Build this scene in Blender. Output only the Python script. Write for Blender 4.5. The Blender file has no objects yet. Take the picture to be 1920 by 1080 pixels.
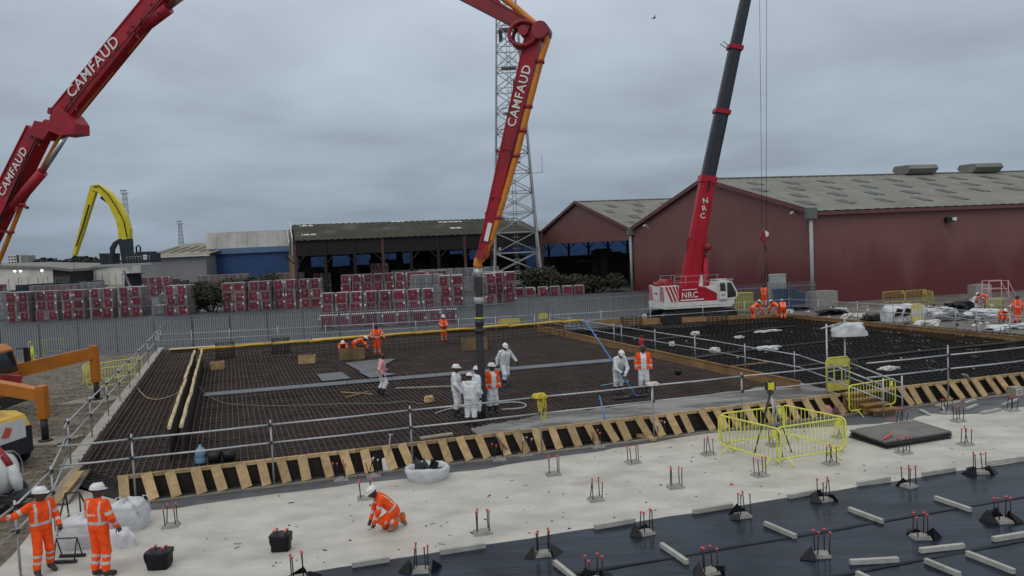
import bpy, bmesh, math, random
import numpy as np
from mathutils import Vector, Matrix, Euler
R = math.radians
rnd = random.Random(7)
sc = bpy.context.scene

# ---------------------------------------------------------------- camera
F, ROLL, CAMH = 1400.0, R(2.5), 6.3
PITCH = math.atan2(-((427-960)*math.sin(ROLL)+(485-540)*math.cos(ROLL)), F)
cam = bpy.data.cameras.new('camera'); camo = bpy.data.objects.new('camera', cam)
sc.collection.objects.link(camo); sc.camera = camo
cam.sensor_width = 36; cam.lens = 36*F/1920; cam.clip_end = 6000; cam.clip_start = .1
camo.matrix_world = Matrix.Translation((0, 0, CAMH)) @ Matrix.Rotation(R(90)-PITCH, 4, 'X') @ Matrix.Rotation(-ROLL, 4, 'Z')

def ray(px, py):
    x, y = px-960, py-540
    lx = x*math.cos(ROLL)-y*math.sin(ROLL); ly = x*math.sin(ROLL)+y*math.cos(ROLL)
    c, s = math.cos(PITCH), math.sin(PITCH)
    return Vector((lx, F*c-ly*s, -ly*c-F*s))
def G(px, py, z=0.0):                      # point of a photo pixel on the level z
    d = ray(px, py); t = (z-CAMH)/d.z
    return Vector((d.x*t, d.y*t, z))
def GY(px, py, Y):                         # point of a photo pixel at depth Y
    d = ray(px, py); t = Y/d.y
    return Vector((d.x*t, Y, CAMH+d.z*t))

# ---------------------------------------------------------------- world, sun
w = bpy.data.worlds.new('World'); sc.world = w; w.use_nodes = True
nt = w.node_tree; nt.nodes.clear(); N = nt.nodes.new; L = nt.links.new
out = N('ShaderNodeOutputWorld'); bg = N('ShaderNodeBackground'); L(bg.outputs[0], out.inputs[0])
SUN_EL, SUN_AZ = R(52), R(200)             # behind the camera, a little to the left; only a soft overcast glow
sky = N('ShaderNodeTexSky'); sky.sky_type = 'NISHITA'; sky.sun_disc = False
sky.sun_elevation = SUN_EL; sky.sun_rotation = SUN_AZ; sky.air_density = 1.5; sky.dust_density = 5
tc = N('ShaderNodeTexCoord'); sep = N('ShaderNodeSeparateXYZ'); L(tc.outputs['Generated'], sep.inputs[0])
def math_(op, a, b=None, clamp=False):
    n = N('ShaderNodeMath'); n.operation = op; n.use_clamp = clamp
    for i, v in enumerate((a, b)):
        if v is None: continue
        if isinstance(v, (int, float)): n.inputs[i].default_value = v
        else: L(v, n.inputs[i])
    return n.outputs[0]
s_el = math_('MAXIMUM', sep.outputs[2], 0.0)
# a cloud sheet seen in perspective: direction divided by its height
den = math_('ADD', s_el, .16)
cx, cy = math_('DIVIDE', sep.outputs[0], den), math_('DIVIDE', sep.outputs[1], den)
cmb = N('ShaderNodeCombineXYZ'); L(cx, cmb.inputs[0]); L(cy, cmb.inputs[1])
n1 = N('ShaderNodeTexNoise'); n1.inputs['Scale'].default_value = .75; n1.inputs['Detail'].default_value = 7
n1.inputs['Roughness'].default_value = .46; n1.inputs['Distortion'].default_value = .5; L(cmb.outputs[0], n1.inputs['Vector'])
n2 = N('ShaderNodeTexNoise'); n2.inputs['Scale'].default_value = 2.3; n2.inputs['Detail'].default_value = 5; L(cmb.outputs[0], n2.inputs['Vector'])
cl = math_('ADD', math_('MULTIPLY', math_('SUBTRACT', n1.outputs[0], .5), .98), math_('MULTIPLY', math_('SUBTRACT', n2.outputs[0], .5), .32))
lift = math_('ADD', math_('MULTIPLY', math_('MINIMUM', s_el, .35), .80), math_('MULTIPLY', math_('MAXIMUM', math_('SUBTRACT', s_el, .35), 0.0), .35))
lum = math_('MULTIPLY', math_('ADD', lift, .295), math_('ADD', cl, 1.0))
tint = N('ShaderNodeMix'); tint.data_type = 'RGBA'
L(math_('MULTIPLY', s_el, 1.15, True), tint.inputs[0])
tint.inputs[6].default_value = (.795, .99, 1.22, 1); tint.inputs[7].default_value = (1.03, 1.0, .97, 1)
vm = N('ShaderNodeVectorMath'); vm.operation = 'SCALE'; L(tint.outputs[2], vm.inputs[0]); L(lum, vm.inputs['Scale'])
vs = N('ShaderNodeVectorMath'); vs.operation = 'SCALE'; L(sky.outputs[0], vs.inputs[0]); vs.inputs['Scale'].default_value = .08
va = N('ShaderNodeVectorMath'); va.operation = 'ADD'
vc = N('ShaderNodeVectorMath'); vc.operation = 'SCALE'; L(vm.outputs[0], vc.inputs[0]); vc.inputs['Scale'].default_value = 10
L(vc.outputs[0], va.inputs[0]); L(vs.outputs[0], va.inputs[1])
L(va.outputs[0], bg.inputs['Color']); bg.inputs['Strength'].default_value = .1
sun = bpy.data.lights.new('sun', 'SUN'); sun.energy = 0.5; sun.angle = R(25); sun.color = (1, .97, .92)
suno = bpy.data.objects.new('sun', sun); sc.collection.objects.link(suno)
suno.location = (-20, -30, 60)
suno.rotation_euler = Vector((-math.sin(SUN_AZ)*math.cos(SUN_EL), -math.cos(SUN_AZ)*math.cos(SUN_EL), -math.sin(SUN_EL))).to_track_quat('-Z', 'Y').to_euler()
sc.view_settings.view_transform = 'Standard'; sc.view_settings.look = 'None'
sc.view_settings.exposure = 0.0; sc.view_settings.gamma = 1
sc.cycles.max_bounces = 6; sc.cycles.use_denoising = True

# ---------------------------------------------------------------- helpers
def link(o): sc.collection.objects.link(o); return o
def tag(o, label=None, cat=None, group=None, kind=None):
    if label: o['label'] = label
    if cat: o['category'] = cat
    if group: o['group'] = group
    if kind: o['kind'] = kind
    return o
ORG = {}
def thing(name, label, cat, loc=(0, 0, 0), group=None, rotz=0):
    o = bpy.data.objects.new(name, None); link(o); o.location = loc; o.rotation_euler = (0, 0, rotz); o.empty_display_size = .2
    ORG[o] = Matrix.Translation(Vector(loc)) @ Matrix.Rotation(rotz, 4, 'Z')
    return tag(o, label, cat, group)

def frame(d, up=(0, 0, 1)):
    d = Vector(d).normalized(); u = Vector(up)
    if abs(d.dot(u.normalized())) > .98: u = Vector((0, 1, 0)) if abs(d.y) < .9 else Vector((1, 0, 0))
    s = d.cross(u).normalized(); return s, s.cross(d).normalized()

class MB:
    def __init__(s): s.v = []; s.f = []; s.m = []; s.sm = []
    def add(s, vs, fs, m=0, smooth=False):
        b = len(s.v); s.v += [tuple(p) for p in vs]
        for f in fs: s.f.append([b+i for i in f]); s.m.append(m); s.sm.append(smooth)
        return s
    def box(s, c, d, m=0, rz=0, M=None):
        x, y, z = d[0]/2, d[1]/2, d[2]/2
        M = (M if M is not None else Matrix.Rotation(rz, 3, 'Z')); c = Vector(c)
        vs = [c+M @ Vector((a*x, b*y, e*z)) for a in (-1, 1) for b in (-1, 1) for e in (-1, 1)]
        return s.add(vs, [(0, 1, 3, 2), (4, 6, 7, 5), (0, 4, 5, 1), (2, 3, 7, 6), (0, 2, 6, 4), (1, 5, 7, 3)], m)
    def beam(s, p0, p1, a, b, m=0, up=(0, 0, 1), a1=None, b1=None):
        p0, p1 = Vector(p0), Vector(p1); sd, u = frame(p1-p0, up)      # a across, b along up
        a1 = a if a1 is None else a1; b1 = b if b1 is None else b1; vs = []
        for p, w_, h_ in ((p0, a, b), (p1, a1, b1)):
            for i, j in ((-1, -1), (1, -1), (1, 1), (-1, 1)): vs.append(p+sd*(i*w_/2)+u*(j*h_/2))
        return s.add(vs, [(0, 1, 2, 3), (7, 6, 5, 4), (0, 4, 5, 1), (1, 5, 6, 2), (2, 6, 7, 3), (3, 7, 4, 0)], m)
    def tube(s, pts, r, n=8, m=0, closed=False, caps=True):
        pts = [Vector(p) for p in pts]; k = len(pts); vs = []; fs = []
        u = None
        for i, p in enumerate(pts):
            d = (pts[(i+1) % k]-pts[i-1]) if closed else (pts[min(i+1, k-1)]-pts[max(i-1, 0)])
            d.normalize()
            if u is None: sd, u = frame(d)
            else:
                u = u-d*u.dot(d); u.normalize(); sd = d.cross(u)
            rr = r[i] if isinstance(r, (list, tuple)) else r
            for j in range(n):
                t = 2*math.pi*j/n; vs.append(p+sd*(math.cos(t)*rr)+u*(math.sin(t)*rr))
        for i in range(k if closed else k-1):
            a, b = i*n, ((i+1) % k)*n
            for j in range(n): fs.append((a+j, a+(j+1) % n, b+(j+1) % n, b+j))
        s.add(vs, fs, m, True)
        if caps and not closed:
            b = len(s.v)-len(vs)
            s.f.append([b+j for j in range(n)][::-1]); s.m.append(m); s.sm.append(False)
            s.f.append([b+(k-1)*n+j for j in range(n)]); s.m.append(m); s.sm.append(False)
        return s
    def lathe(s, prof, c=(0, 0, 0), n=16, m=0, M=None, smooth=True):
        c = Vector(c); vs = []; fs = []
        for r, z in prof:
            for j in range(n):
                t = 2*math.pi*j/n; p = Vector((r*math.cos(t), r*math.sin(t), z)); vs.append(c+(M @ p if M is not None else p))
        for i in range(len(prof)-1):
            for j in range(n): fs.append((i*n+j, i*n+(j+1) % n, (i+1)*n+(j+1) % n, (i+1)*n+j))
        return s.add(vs, fs, m, smooth)
    def prism(s, poly, ext, m=0, mside=None):
        a = [Vector(p) for p in poly]; e = Vector(ext); n = len(a)
        s.add(a+[p+e for p in a], [list(range(n))[::-1], [n+i for i in range(n)]], m)
        b = len(s.v)-2*n
        for i in range(n):
            s.f.append([b+i, b+(i+1) % n, b+n+(i+1) % n, b+n+i]); s.m.append(m if mside is None else mside); s.sm.append(False)
        return s
    def quad(s, a, b, c, d, m=0): return s.add([a, b, c, d], [(0, 1, 2, 3)], m)
    def build(s, name, mats, parent=None, root=None, local=False, fix=True):
        me = bpy.data.meshes.new(name)
        vs = s.v
        r = parent
        while r is not None and r not in ORG: r = r.parent
        if r is not None and not local:
            Mi = ORG[r].inverted(); vs = [Mi @ Vector(p) for p in vs]
        me.from_pydata([tuple(p) for p in vs], [], s.f)
        if not isinstance(mats, (list, tuple)): mats = [mats]
        for m in mats: me.materials.append(m)
        me.polygons.foreach_set('material_index', s.m); me.polygons.foreach_set('use_smooth', s.sm)
        if fix:
            bm = bmesh.new(); bm.from_mesh(me); bmesh.ops.recalc_face_normals(bm, faces=bm.faces[:]); bm.to_mesh(me); bm.free()
        me.update()
        o = bpy.data.objects.new(name, me); link(o)
        if parent is not None: o.parent = parent
        return o

def copy_tree(o, parent=None):
    c = o.copy(); link(c); c.parent = parent
    for ch in o.children: copy_tree(ch, c)
    return c
def place(o, loc, rotz=0, label=None, group=None):
    o.location = loc; o.rotation_euler = (0, 0, rotz)
    if label: o['label'] = label
    if group: o['group'] = group
    ORG[o] = Matrix.Translation(Vector(loc)) @ Matrix.Rotation(rotz, 4, 'Z')
    return o

# ---------------------------------------------------------------- materials
def mat(name, col, rough=.6, var=.12, scale=2.0, metal=0, bump=0.0, bscale=None, col2=None, rand=0.0, stretch=None, spec=.5, c2pos=(.5, .68), objc=False, rvar=0, detail=6):
    m = bpy.data.materials.new(name); m.use_nodes = True; t = m.node_tree; b = t.nodes['Principled BSDF']
    n_, l_ = t.nodes.new, t.links.new
    b.inputs['Roughness'].default_value = rough; b.inputs['Metallic'].default_value = metal
    b.inputs['Specular IOR Level'].default_value = spec
    if objc: co = n_('ShaderNodeTexCoord').outputs['Object']
    else: co = n_('ShaderNodeNewGeometry').outputs['Position']
    if stretch:
        mp = n_('ShaderNodeMapping'); mp.inputs['Scale'].default_value = stretch[:3]
        if len(stretch) > 3: mp.inputs['Rotation'].default_value = (0, 0, stretch[3])
        l_(co, mp.inputs['Vector']); co = mp.outputs[0]
    nz = n_('ShaderNodeTexNoise'); nz.inputs['Scale'].default_value = scale; nz.inputs['Detail'].default_value = detail; l_(co, nz.inputs['Vector'])
    mr = n_('ShaderNodeMapRange'); mr.inputs[1].default_value = .3; mr.inputs[2].default_value = .7
    mr.inputs[3].default_value = 1-var; mr.inputs[4].default_value = 1+var; l_(nz.outputs[0], mr.inputs[0])
    base = n_('ShaderNodeRGB'); base.outputs[0].default_value = (*col, 1); cur = base.outputs[0]
    if col2 is not None:
        n3 = n_('ShaderNodeTexNoise'); n3.inputs['Scale'].default_value = scale*.37; n3.inputs['Detail'].default_value = 8; n3.inputs['Roughness'].default_value = .65; l_(co, n3.inputs['Vector'])
        r3 = n_('ShaderNodeMapRange'); r3.inputs[1].default_value, r3.inputs[2].default_value = c2pos; l_(n3.outputs[0], r3.inputs[0])
        mx = n_('ShaderNodeMix'); mx.data_type = 'RGBA'; l_(r3.outputs[0], mx.inputs[0]); l_(cur, mx.inputs[6]); mx.inputs[7].default_value = (*col2, 1); cur = mx.outputs[2]
        if rvar:
            rr = n_('ShaderNodeMapRange'); rr.inputs[3].default_value = rough; rr.inputs[4].default_value = rough+rvar; l_(r3.outputs[0], rr.inputs[0]); l_(rr.outputs[0], b.inputs['Roughness'])
    vm_ = n_('ShaderNodeVectorMath'); vm_.operation = 'SCALE'; l_(cur, vm_.inputs[0]); l_(mr.outputs[0], vm_.inputs['Scale']); cur = vm_.outputs[0]
    if rand:
        oi = n_('ShaderNodeObjectInfo'); r2 = n_('ShaderNodeMapRange'); r2.inputs[3].default_value = 1-rand; r2.inputs[4].default_value = 1+rand; l_(oi.outputs['Random'], r2.inputs[0])
        v2 = n_('ShaderNodeVectorMath'); v2.operation = 'SCALE'; l_(cur, v2.inputs[0]); l_(r2.outputs[0], v2.inputs['Scale']); cur = v2.outputs[0]
    l_(cur, b.inputs['Base Color'])
    if bump:
        nb = n_('ShaderNodeTexNoise'); nb.inputs['Scale'].default_value = bscale or scale*4; nb.inputs['Detail'].default_value = 5; l_(co, nb.inputs['Vector'])
        bp = n_('ShaderNodeBump'); bp.inputs['Strength'].default_value = bump; bp.inputs['Distance'].default_value = .05; l_(nb.outputs[0], bp.inputs['Height']); l_(bp.outputs[0], b.inputs['Normal'])
    return m
M = {}
M['earth'] = mat('earth', (.16, .145, .12), .9, .2, .15)
M['asphalt'] = mat('asphalt', (.060, .066, .074), .6, .18, .5, col2=(.04, .044, .05), bump=.15, bscale=25, rvar=-.2)
M['gravel'] = mat('gravel', (.165, .145, .108), .85, .45, 3.2, col2=(.088, .068, .046), bump=.6, bscale=20, c2pos=(.40, .62), detail=12)
M['mud'] = mat('mud', (.145, .135, .12), .7, .3, 1.2, col2=(.075, .07, .065), bump=.6, bscale=6, rvar=-.3)
M['slab'] = mat('slab', (.49, .48, .435), .62, .14, 1.3, col2=(.345, .335, .30), stretch=(.75, 1.2, 1, R(-16)), bump=.12, bscale=14, c2pos=(.48, .72), rvar=-.15)
M['membrane'] = mat('membrane', (.008, .014, .026), .2, .45, 1.1, col2=(.021, .029, .045), spec=.2, bump=.5, bscale=1.5, c2pos=(.45, .65), rvar=.22, stretch=(.5, 2.2, 1, R(-16)))
M['membrane_dry'] = mat('membrane_dry', (.085, .098, .115), .5, .3, 1.2, col2=(.05, .055, .065), bump=.5, bscale=3, stretch=(.6, 2.2, 1, R(-16)))
M['flap'] = mat('flap', (.009, .010, .013), .42, .2, 3, bump=.3, bscale=12, spec=.22)
M['pitfloor'] = mat('pitfloor', (.018, .015, .014), .6, .3, 1)  # darkened floor: shade between the bars is put into the colour
M['rebar'] = mat('rebar', (.078, .058, .051), .75, .35, 1.3, col2=(.10, .06, .045), c2pos=(.5, .7))
M['rebar2'] = mat('rebar2', (.026, .021, .019), .75, .3, 1.3)  # darker bar colour; in the lower mat it carries the shade of the gaps
M['rebar_grey'] = mat('rebar_grey', (.011, .0105, .011), .8, .4, .6, col2=(.02, .0195, .0195), spec=.2)
M['wetconc'] = mat('wetconc', (.225, .228, .212), .42, .14, 1.0, col2=(.085, .086, .078), bump=.5, bscale=4, c2pos=(.49, .58), rvar=.2, stretch=(.7, 1.8, 1, R(-16)))
M['kerb'] = mat('kerb', (.33, .315, .28), .75, .2, 2, col2=(.22, .2, .175), bump=.2)
M['timber'] = mat('timber', (.43, .30, .148), .7, .18, 7, col2=(.30, .205, .10), rand=.26)
M['timber_brown'] = mat('timber_brown', (.27, .155, .06), .7, .2, 1.5, col2=(.18, .105, .05), rand=.1)
M['ply_box'] = mat('ply_box', (.20, .125, .065), .7, .2, 2, rand=.12)
M['timber_old'] = mat('timber_old', (.26, .23, .18), .8, .2, 3, rand=.15)
M['batten'] = mat('batten', (.40, .40, .36), .7, .15, 4, rand=.08, col2=(.30, .30, .27))
M['gap_dark_ply'] = mat('gap_dark_ply', (.022, .015, .012), .8, .3, 2)  # near-black: the dark of the gaps behind the boards is put into the colour
M['galv'] = mat('galv', (.40, .42, .44), .42, .18, 5, metal=.55, rand=.08)
M['galv_fence'] = mat('galv_fence', (.135, .155, .175), .55, .15, 2, metal=.2, rand=.1)
M['steel_dark'] = mat('steel_dark', (.035, .035, .038), .5, .2, 4, metal=.3)
M['tower_steel'] = mat('tower_steel', (.34, .35, .36), .55, .15, 1, metal=.2)
M['red'] = mat('red', (.35, .012, .025), .42, .2, 1.6, col2=(.235, .024, .03), spec=.35, c2pos=(.5, .72), detail=10)
M['crane_red'] = mat('crane_red', (.42, .010, .026), .45, .14, .7, col2=(.33, .009, .02), spec=.3)
M['red_dark'] = mat('red_dark', (.25, .016, .022), .5, .2, 2)
M['orange'] = mat('orange', (.50, .165, .016), .45, .12, 1.2, col2=(.42, .14, .02), spec=.35)
M['orange_pipe'] = mat('orange_pipe', (.62, .215, .02), .5, .15, 3, col2=(.42, .15, .03))
M['yellow'] = mat('yellow', (.66, .62, .03), .45, .1, 3, rand=.06)
M['barrier'] = mat('barrier', (.72, .72, .10), .45, .1, 4, rand=.06, col2=(.60, .60, .10))
M['barrier_old'] = mat('barrier_old', (.55, .50, .10), .5, .15, 4, rand=.06)
M['machine_yellow'] = mat('machine_yellow', (.68, .56, .015), .4, .1, 1)
M['machine_dark'] = mat('machine_dark', (.018, .022, .032), .45, .2, 1)
M['white'] = mat('white', (.68, .68, .66), .45, .08, 2)
M['letter'] = mat('letter', (.74, .74, .72), .5, .05, 2)
M['bag'] = mat('bag', (.56, .58, .60), .5, .14, 5, bump=.3, bscale=9)
M['black'] = mat('black', (.014, .014, .016), .5, .2, 4)
M['rubber'] = mat('rubber', (.02, .02, .02), .75, .2, 6, bump=.2)
M['hose'] = mat('hose', (.032, .033, .036), .6, .2, 3)
M['chrome'] = mat('chrome', (.5, .52, .55), .2, .05, 3, metal=.9)
M['glass'] = mat('glass', (.02, .025, .03), .08, .1, 1)
def clad(name, faded, deep, z0, z1):
    # paint bleached above, still deep red below, with a ragged tide line
    m = mat(name, faded, .55, .08, .3, detail=9); t = m.node_tree; n_, l_ = t.nodes.new, t.links.new
    g = n_('ShaderNodeNewGeometry'); sp = n_('ShaderNodeSeparateXYZ'); l_(g.outputs['Position'], sp.inputs[0])
    mp = n_('ShaderNodeMapping'); mp.inputs['Scale'].default_value = (.28, .28, .1); l_(g.outputs['Position'], mp.inputs['Vector'])
    nz = n_('ShaderNodeTexNoise'); nz.inputs['Scale'].default_value = 1; nz.inputs['Detail'].default_value = 8; l_(mp.outputs[0], nz.inputs['Vector'])
    ma_ = n_('ShaderNodeMath'); ma_.operation = 'MULTIPLY_ADD'; l_(nz.outputs[0], ma_.inputs[0]); ma_.inputs[1].default_value = 7.0; l_(sp.outputs[2], ma_.inputs[2])
    mr = n_('ShaderNodeMapRange'); mr.interpolation_type = 'SMOOTHSTEP'; mr.inputs[1].default_value = z0+3.5; mr.inputs[2].default_value = z1+3.5; mr.inputs[3].default_value = 1; mr.inputs[4].default_value = 0; l_(ma_.outputs[0], mr.inputs[0])
    b = t.nodes['Principled BSDF']; src = b.inputs['Base Color'].links[0].from_socket
    mx = n_('ShaderNodeMix'); mx.data_type = 'RGBA'; l_(mr.outputs[0], mx.inputs[0]); l_(src, mx.inputs[6]); mx.inputs[7].default_value = (*deep, 1); l_(mx.outputs[2], b.inputs['Base Color'])
    return m
M['clad_red'] = clad('clad_red', (.185, .078, .07), (.125, .024, .028), 1.2, 5.5)
M['clad_trim'] = mat('clad_trim', (.14, .05, .048), .5, .1, 1)
M['roof'] = mat('roof', (.185, .19, .168), .75, .14, .5, col2=(.14, .14, .12))
M['rooflight'] = mat('rooflight', (.045, .047, .042), .5, .2, .8)
M['moss_roof'] = mat('moss_roof', (.026, .027, .013), .9, .4, .6, col2=(.075, .072, .058), c2pos=(.52, .68))
M['shed_dark'] = mat('shed_dark', (.012, .010, .011), .8, .2, 1)  # near-black: the gloom inside the open sheds is put into the colour
M['rust_col'] = mat('rust_col', (.085, .035, .03), .7, .2, 1)
M['blue_clad'] = mat('blue_clad', (.020, .062, .175), .5, .1, .3)
M['blue_trim'] = mat('blue_trim', (.10, .17, .28), .5, .1, .3)
M['white_clad'] = mat('white_clad', (.62, .61, .57), .6, .12, .3, col2=(.43, .42, .38))
M['grey_clad'] = mat('grey_clad', (.22, .22, .225), .6, .1, .3)
M['fibre_roof'] = mat('fibre_roof', (.23, .21, .16), .8, .2, .4)
M['gutter'] = mat('gutter', (.12, .14, .135), .6, .1, 1)
M['pipe_grey'] = mat('pipe_grey', (.36, .38, .38), .5, .1, 1)
M['pack_red'] = mat('pack_red', (.15, .018, .034), .4, .3, 1.5, rand=.28, col2=(.10, .02, .03))
M['pack_wrap'] = mat('pack_wrap', (.195, .165, .172), .4, .25, 2.5, rand=.22, col2=(.135, .112, .12), bump=.2)
M['pack_top'] = mat('pack_top', (.52, .50, .50), .4, .15, 3, rand=.08)
M['pack_pink'] = mat('pack_pink', (.155, .12, .13), .4, .2, 2, rand=.15)
M['pack_grey'] = mat('pack_grey', (.17, .18, .19), .5, .2, 2, rand=.15)
M['paper'] = mat('paper', (.58, .58, .56), .6, .05, 3)
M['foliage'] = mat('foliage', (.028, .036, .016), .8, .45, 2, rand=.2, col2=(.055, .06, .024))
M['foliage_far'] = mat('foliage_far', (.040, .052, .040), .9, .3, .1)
M['bark'] = mat('bark', (.06, .05, .04), .9, .2, 4)
M['foam'] = mat('foam', (.55, .43, .25), .6, .15, 4, rand=.1)
M['foam_yellow'] = mat('foam_yellow', (.56, .36, .045), .55, .15, 3, rand=.12)
M['sheet_grey'] = mat('sheet_grey', (.105, .112, .128), .5, .15, 2, rand=.1)
M['mat_grey'] = mat('mat_grey', (.155, .15, .14), .7, .2, 2, col2=(.11, .105, .10))
M['blue_pole'] = mat('blue_pole', (.06, .22, .52), .4, .1, 3)
M['blue_plastic'] = mat('blue_plastic', (.16, .30, .42), .3, .1, 3)
M['hivis'] = mat('hivis', (.93, .095, .014), .75, .14, 10, bump=.9, bscale=11, rand=.06, col2=(.62, .07, .02), c2pos=(.56, .74), spec=.2)
M['reflect'] = mat('reflect', (.50, .50, .49), .4, .08, 10)
M['coverall'] = mat('coverall', (.70, .73, .75), .65, .14, 9, bump=1.0, bscale=9, rand=.05, col2=(.50, .51, .50), c2pos=(.55, .75))
M['coverall_pink'] = mat('coverall_pink', (.72, .36, .36), .65, .14, 7, bump=.6, bscale=11)
M['skin'] = mat('skin', (.06, .032, .022), .55, .1, 10)
M['skin2'] = mat('skin2', (.16, .085, .06), .55, .1, 10)
M['boot'] = mat('boot', (.03, .028, .028), .5, .3, 8)
M['boot_tan'] = mat('boot_tan', (.26, .15, .06), .6, .2, 8)
M['helmet'] = mat('helmet', (.70, .71, .71), .3, .05, 3)
M['helmet_black'] = mat('helmet_black', (.015, .015, .017), .35, .1, 3)
M['glove'] = mat('glove', (.02, .05, .22), .6, .1, 10)
M['glove_dark'] = mat('glove_dark', (.03, .03, .035), .6, .1, 10)
M['redcap'] = mat('redcap', (.62, .10, .09), .5, .1, 8)
M['whitecap'] = mat('whitecap', (.62, .60, .58), .5, .1, 8)
M['rope'] = mat('rope', (.60, .50, .05), .6, .2, 8)
M['green_door'] = mat('green_door', (.01, .16, .10), .5, .1, 1)
M['door_orange'] = mat('door_orange', (.7, .15, .03), .5, .1, 3)
M['pad'] = mat('pad', (.27, .265, .245), .8, .2, 6, bump=.3)
m = bpy.data.materials.new('lamp_glow'); m.use_nodes = True
m.node_tree.nodes['Principled BSDF'].inputs['Emission Color'].default_value = (1, .95, .9, 1); m.node_tree.nodes['Principled BSDF'].inputs['Emission Strength'].default_value = 4
M['lamp_glow'] = m

def text_obj(s, size, Mx, material, parent, name='lettering', bold=.02, ext=.004, align='CENTER', xs=1.0, shear=0.0):
    cu = bpy.data.curves.new('t', 'FONT'); cu.body = s; cu.size = size; cu.align_x = align; cu.align_y = 'CENTER'
    cu.offset = min(bold, .012)*size; cu.extrude = ext; cu.shear = shear; cu.space_character = 1.1; cu.resolution_u = 3
    ob = bpy.data.objects.new('t', cu); link(ob)
    dg = bpy.context.evaluated_depsgraph_get(); me = bpy.data.meshes.new_from_object(ob.evaluated_get(dg)); me.name = name
    bpy.data.objects.remove(ob); bpy.data.curves.remove(cu)
    r = parent
    while r is not None and r not in ORG: r = r.parent
    T = (ORG[r].inverted() if r is not None else Matrix()) @ Mx @ Matrix.Scale(xs, 4, (1, 0, 0))
    me.transform(T); me.materials.clear(); me.materials.append(material)
    o = bpy.data.objects.new(name, me); link(o); o.parent = parent
    return o
def basis(o, x, y):
    x = Vector(x).normalized(); y = Vector(y); y = (y-x*y.dot(x)).normalized(); z = x.cross(y)
    m_ = Matrix((x, y, z)).transposed().to_4x4(); m_.translation = o; return m_
def poly_sheet(name, pts, z, m, kind='structure', thick=0, **k):
    b = MB(); b.prism([Vector((p[0], p[1], z)) for p in pts], (0, 0, -thick)) if thick else b.add([(p[0], p[1], z) for p in pts], [list(range(len(pts)))])
    o = b.build(name, m, fix=bool(thick))
    if not thick:
        me = o.data; me.update()
        if me.polygons[0].normal.z < 0: me.flip_normals()
    return tag(o, kind=kind, **k)
# ================================================================ the setting
UX = Vector((.961, .276, 0)).normalized(); VX = Vector((-.355, .935, 0)).normalized(); UA = math.atan2(.276, .961)
FL, FR = Vector((-12.3, 19.05, 0)), Vector((24.5, 29.63, 0))        # line of the front edge form
FLd = (FR-FL).normalized(); FN = Vector((FLd.y, -FLd.x, 0))          # towards the slab
ZD = .55                                                              # top of the upper rebar mat
def on_front(t): return FL+FLd*t
def front_at_x(px, z=.6):
    # point of the front edge seen at photo column px
    lo, hi = 0., 38.
    for _ in range(40):
        mid = (lo+hi)/2; p = on_front(mid); c_ = project(Vector((p.x, p.y, z)))
        if c_[0] < px: lo = mid
        else: hi = mid
    return on_front(lo)
def project(P):
    X, Y, Z = P.x, P.y, P.z-CAMH; c, s = math.cos(PITCH), math.sin(PITCH)
    fw = Y*c-Z*s; up = Y*s+Z*c; lx = X/fw*F; ly = -up/fw*F
    return (960+lx*math.cos(ROLL)+ly*math.sin(ROLL), 540-lx*math.sin(ROLL)+ly*math.cos(ROLL))

poly_sheet('ground', [(-3000, -300), (3000, -300), (3000, 4000), (-3000, 4000)], -.3, M['earth'])
KA, KB = Vector((-12.72, 21.1, 0)), Vector((-23.3, 49.3, 0))           # kerb on the left of the pit
# left yard of trodden gravel
poly_sheet('gravel_yard', [(-60, 2), (-9.3, 2), (-10.2, 11.5), (-11.2, 16), (-12.0, 18.6), (-12.7, 20.4), (KB.x-.1, KB.y), (-24.5, 52.2), (-70, 49)], -.004, M['gravel'])
poly_sheet('asphalt_yard', [(-130, 46), (-24, 51.2), (3, 53.4), (10, 54.0), (10.5, 48.2), (21, 50.4), (25, 58), (26.5, 66), (15, 95), (4, 126), (60, 180), (-160, 200)], -.008, M['asphalt'])
poly_sheet('mud_yard', [(10.3, 48), (20.9, 54.0), (28.6, 38), (120, 60), (120, 110), (26.6, 66.3), (24.5, 60.5), (10, 60)], -.003, M['mud'])
sl = [Vector((-12.9, 21.05, 0)), FL+FLd*1.75+FN*.03, FR+FN*.03, Vector((60, 40, 0)), Vector((60, 4, 0)), Vector((-9.4, 3, 0)), Vector((-10.2, 11.5, 0)), Vector((-11.2, 16, 0))]
poly_sheet('concrete_slab', sl, 0, M['slab'], thick=.2)
# black membrane over the near half of the slab
ma, mb = G(560, 1077), G(1920, 865); md = (mb-ma).normalized()
a0, b0 = ma-md*2.6, mb+md*30
bmm = MB(); nx, ny = 90, 34; vs = []; fs = []
nrm = Vector((md.y, -md.x, 0))
for i in range(nx+1):
    for j in range(ny+1):
        p = a0+(b0-a0)*(i/nx)+nrm*(j/ny*17)
        edge = (rnd.uniform(-.03, .03) if j == 0 else 0)
        p = p+nrm*edge
        zz = .006+max(0, math.sin(p.x*1.7+p.y*.9)*math.sin(p.y*2.3-p.x*.6))*.012*(1 if j else .2)
        vs.append((p.x, p.y, zz))
for i in range(nx):
    for j in range(ny): fs.append((i*(ny+1)+j, (i+1)*(ny+1)+j, (i+1)*(ny+1)+j+1, i*(ny+1)+j+1))
bmm.add(vs, fs, 0, True); o = bmm.build('membrane_sheet', M['membrane'], fix=False)
if o.data.polygons[0].normal.z < 0: o.data.flip_normals()
tag(o, kind='structure'); mso = o
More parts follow.
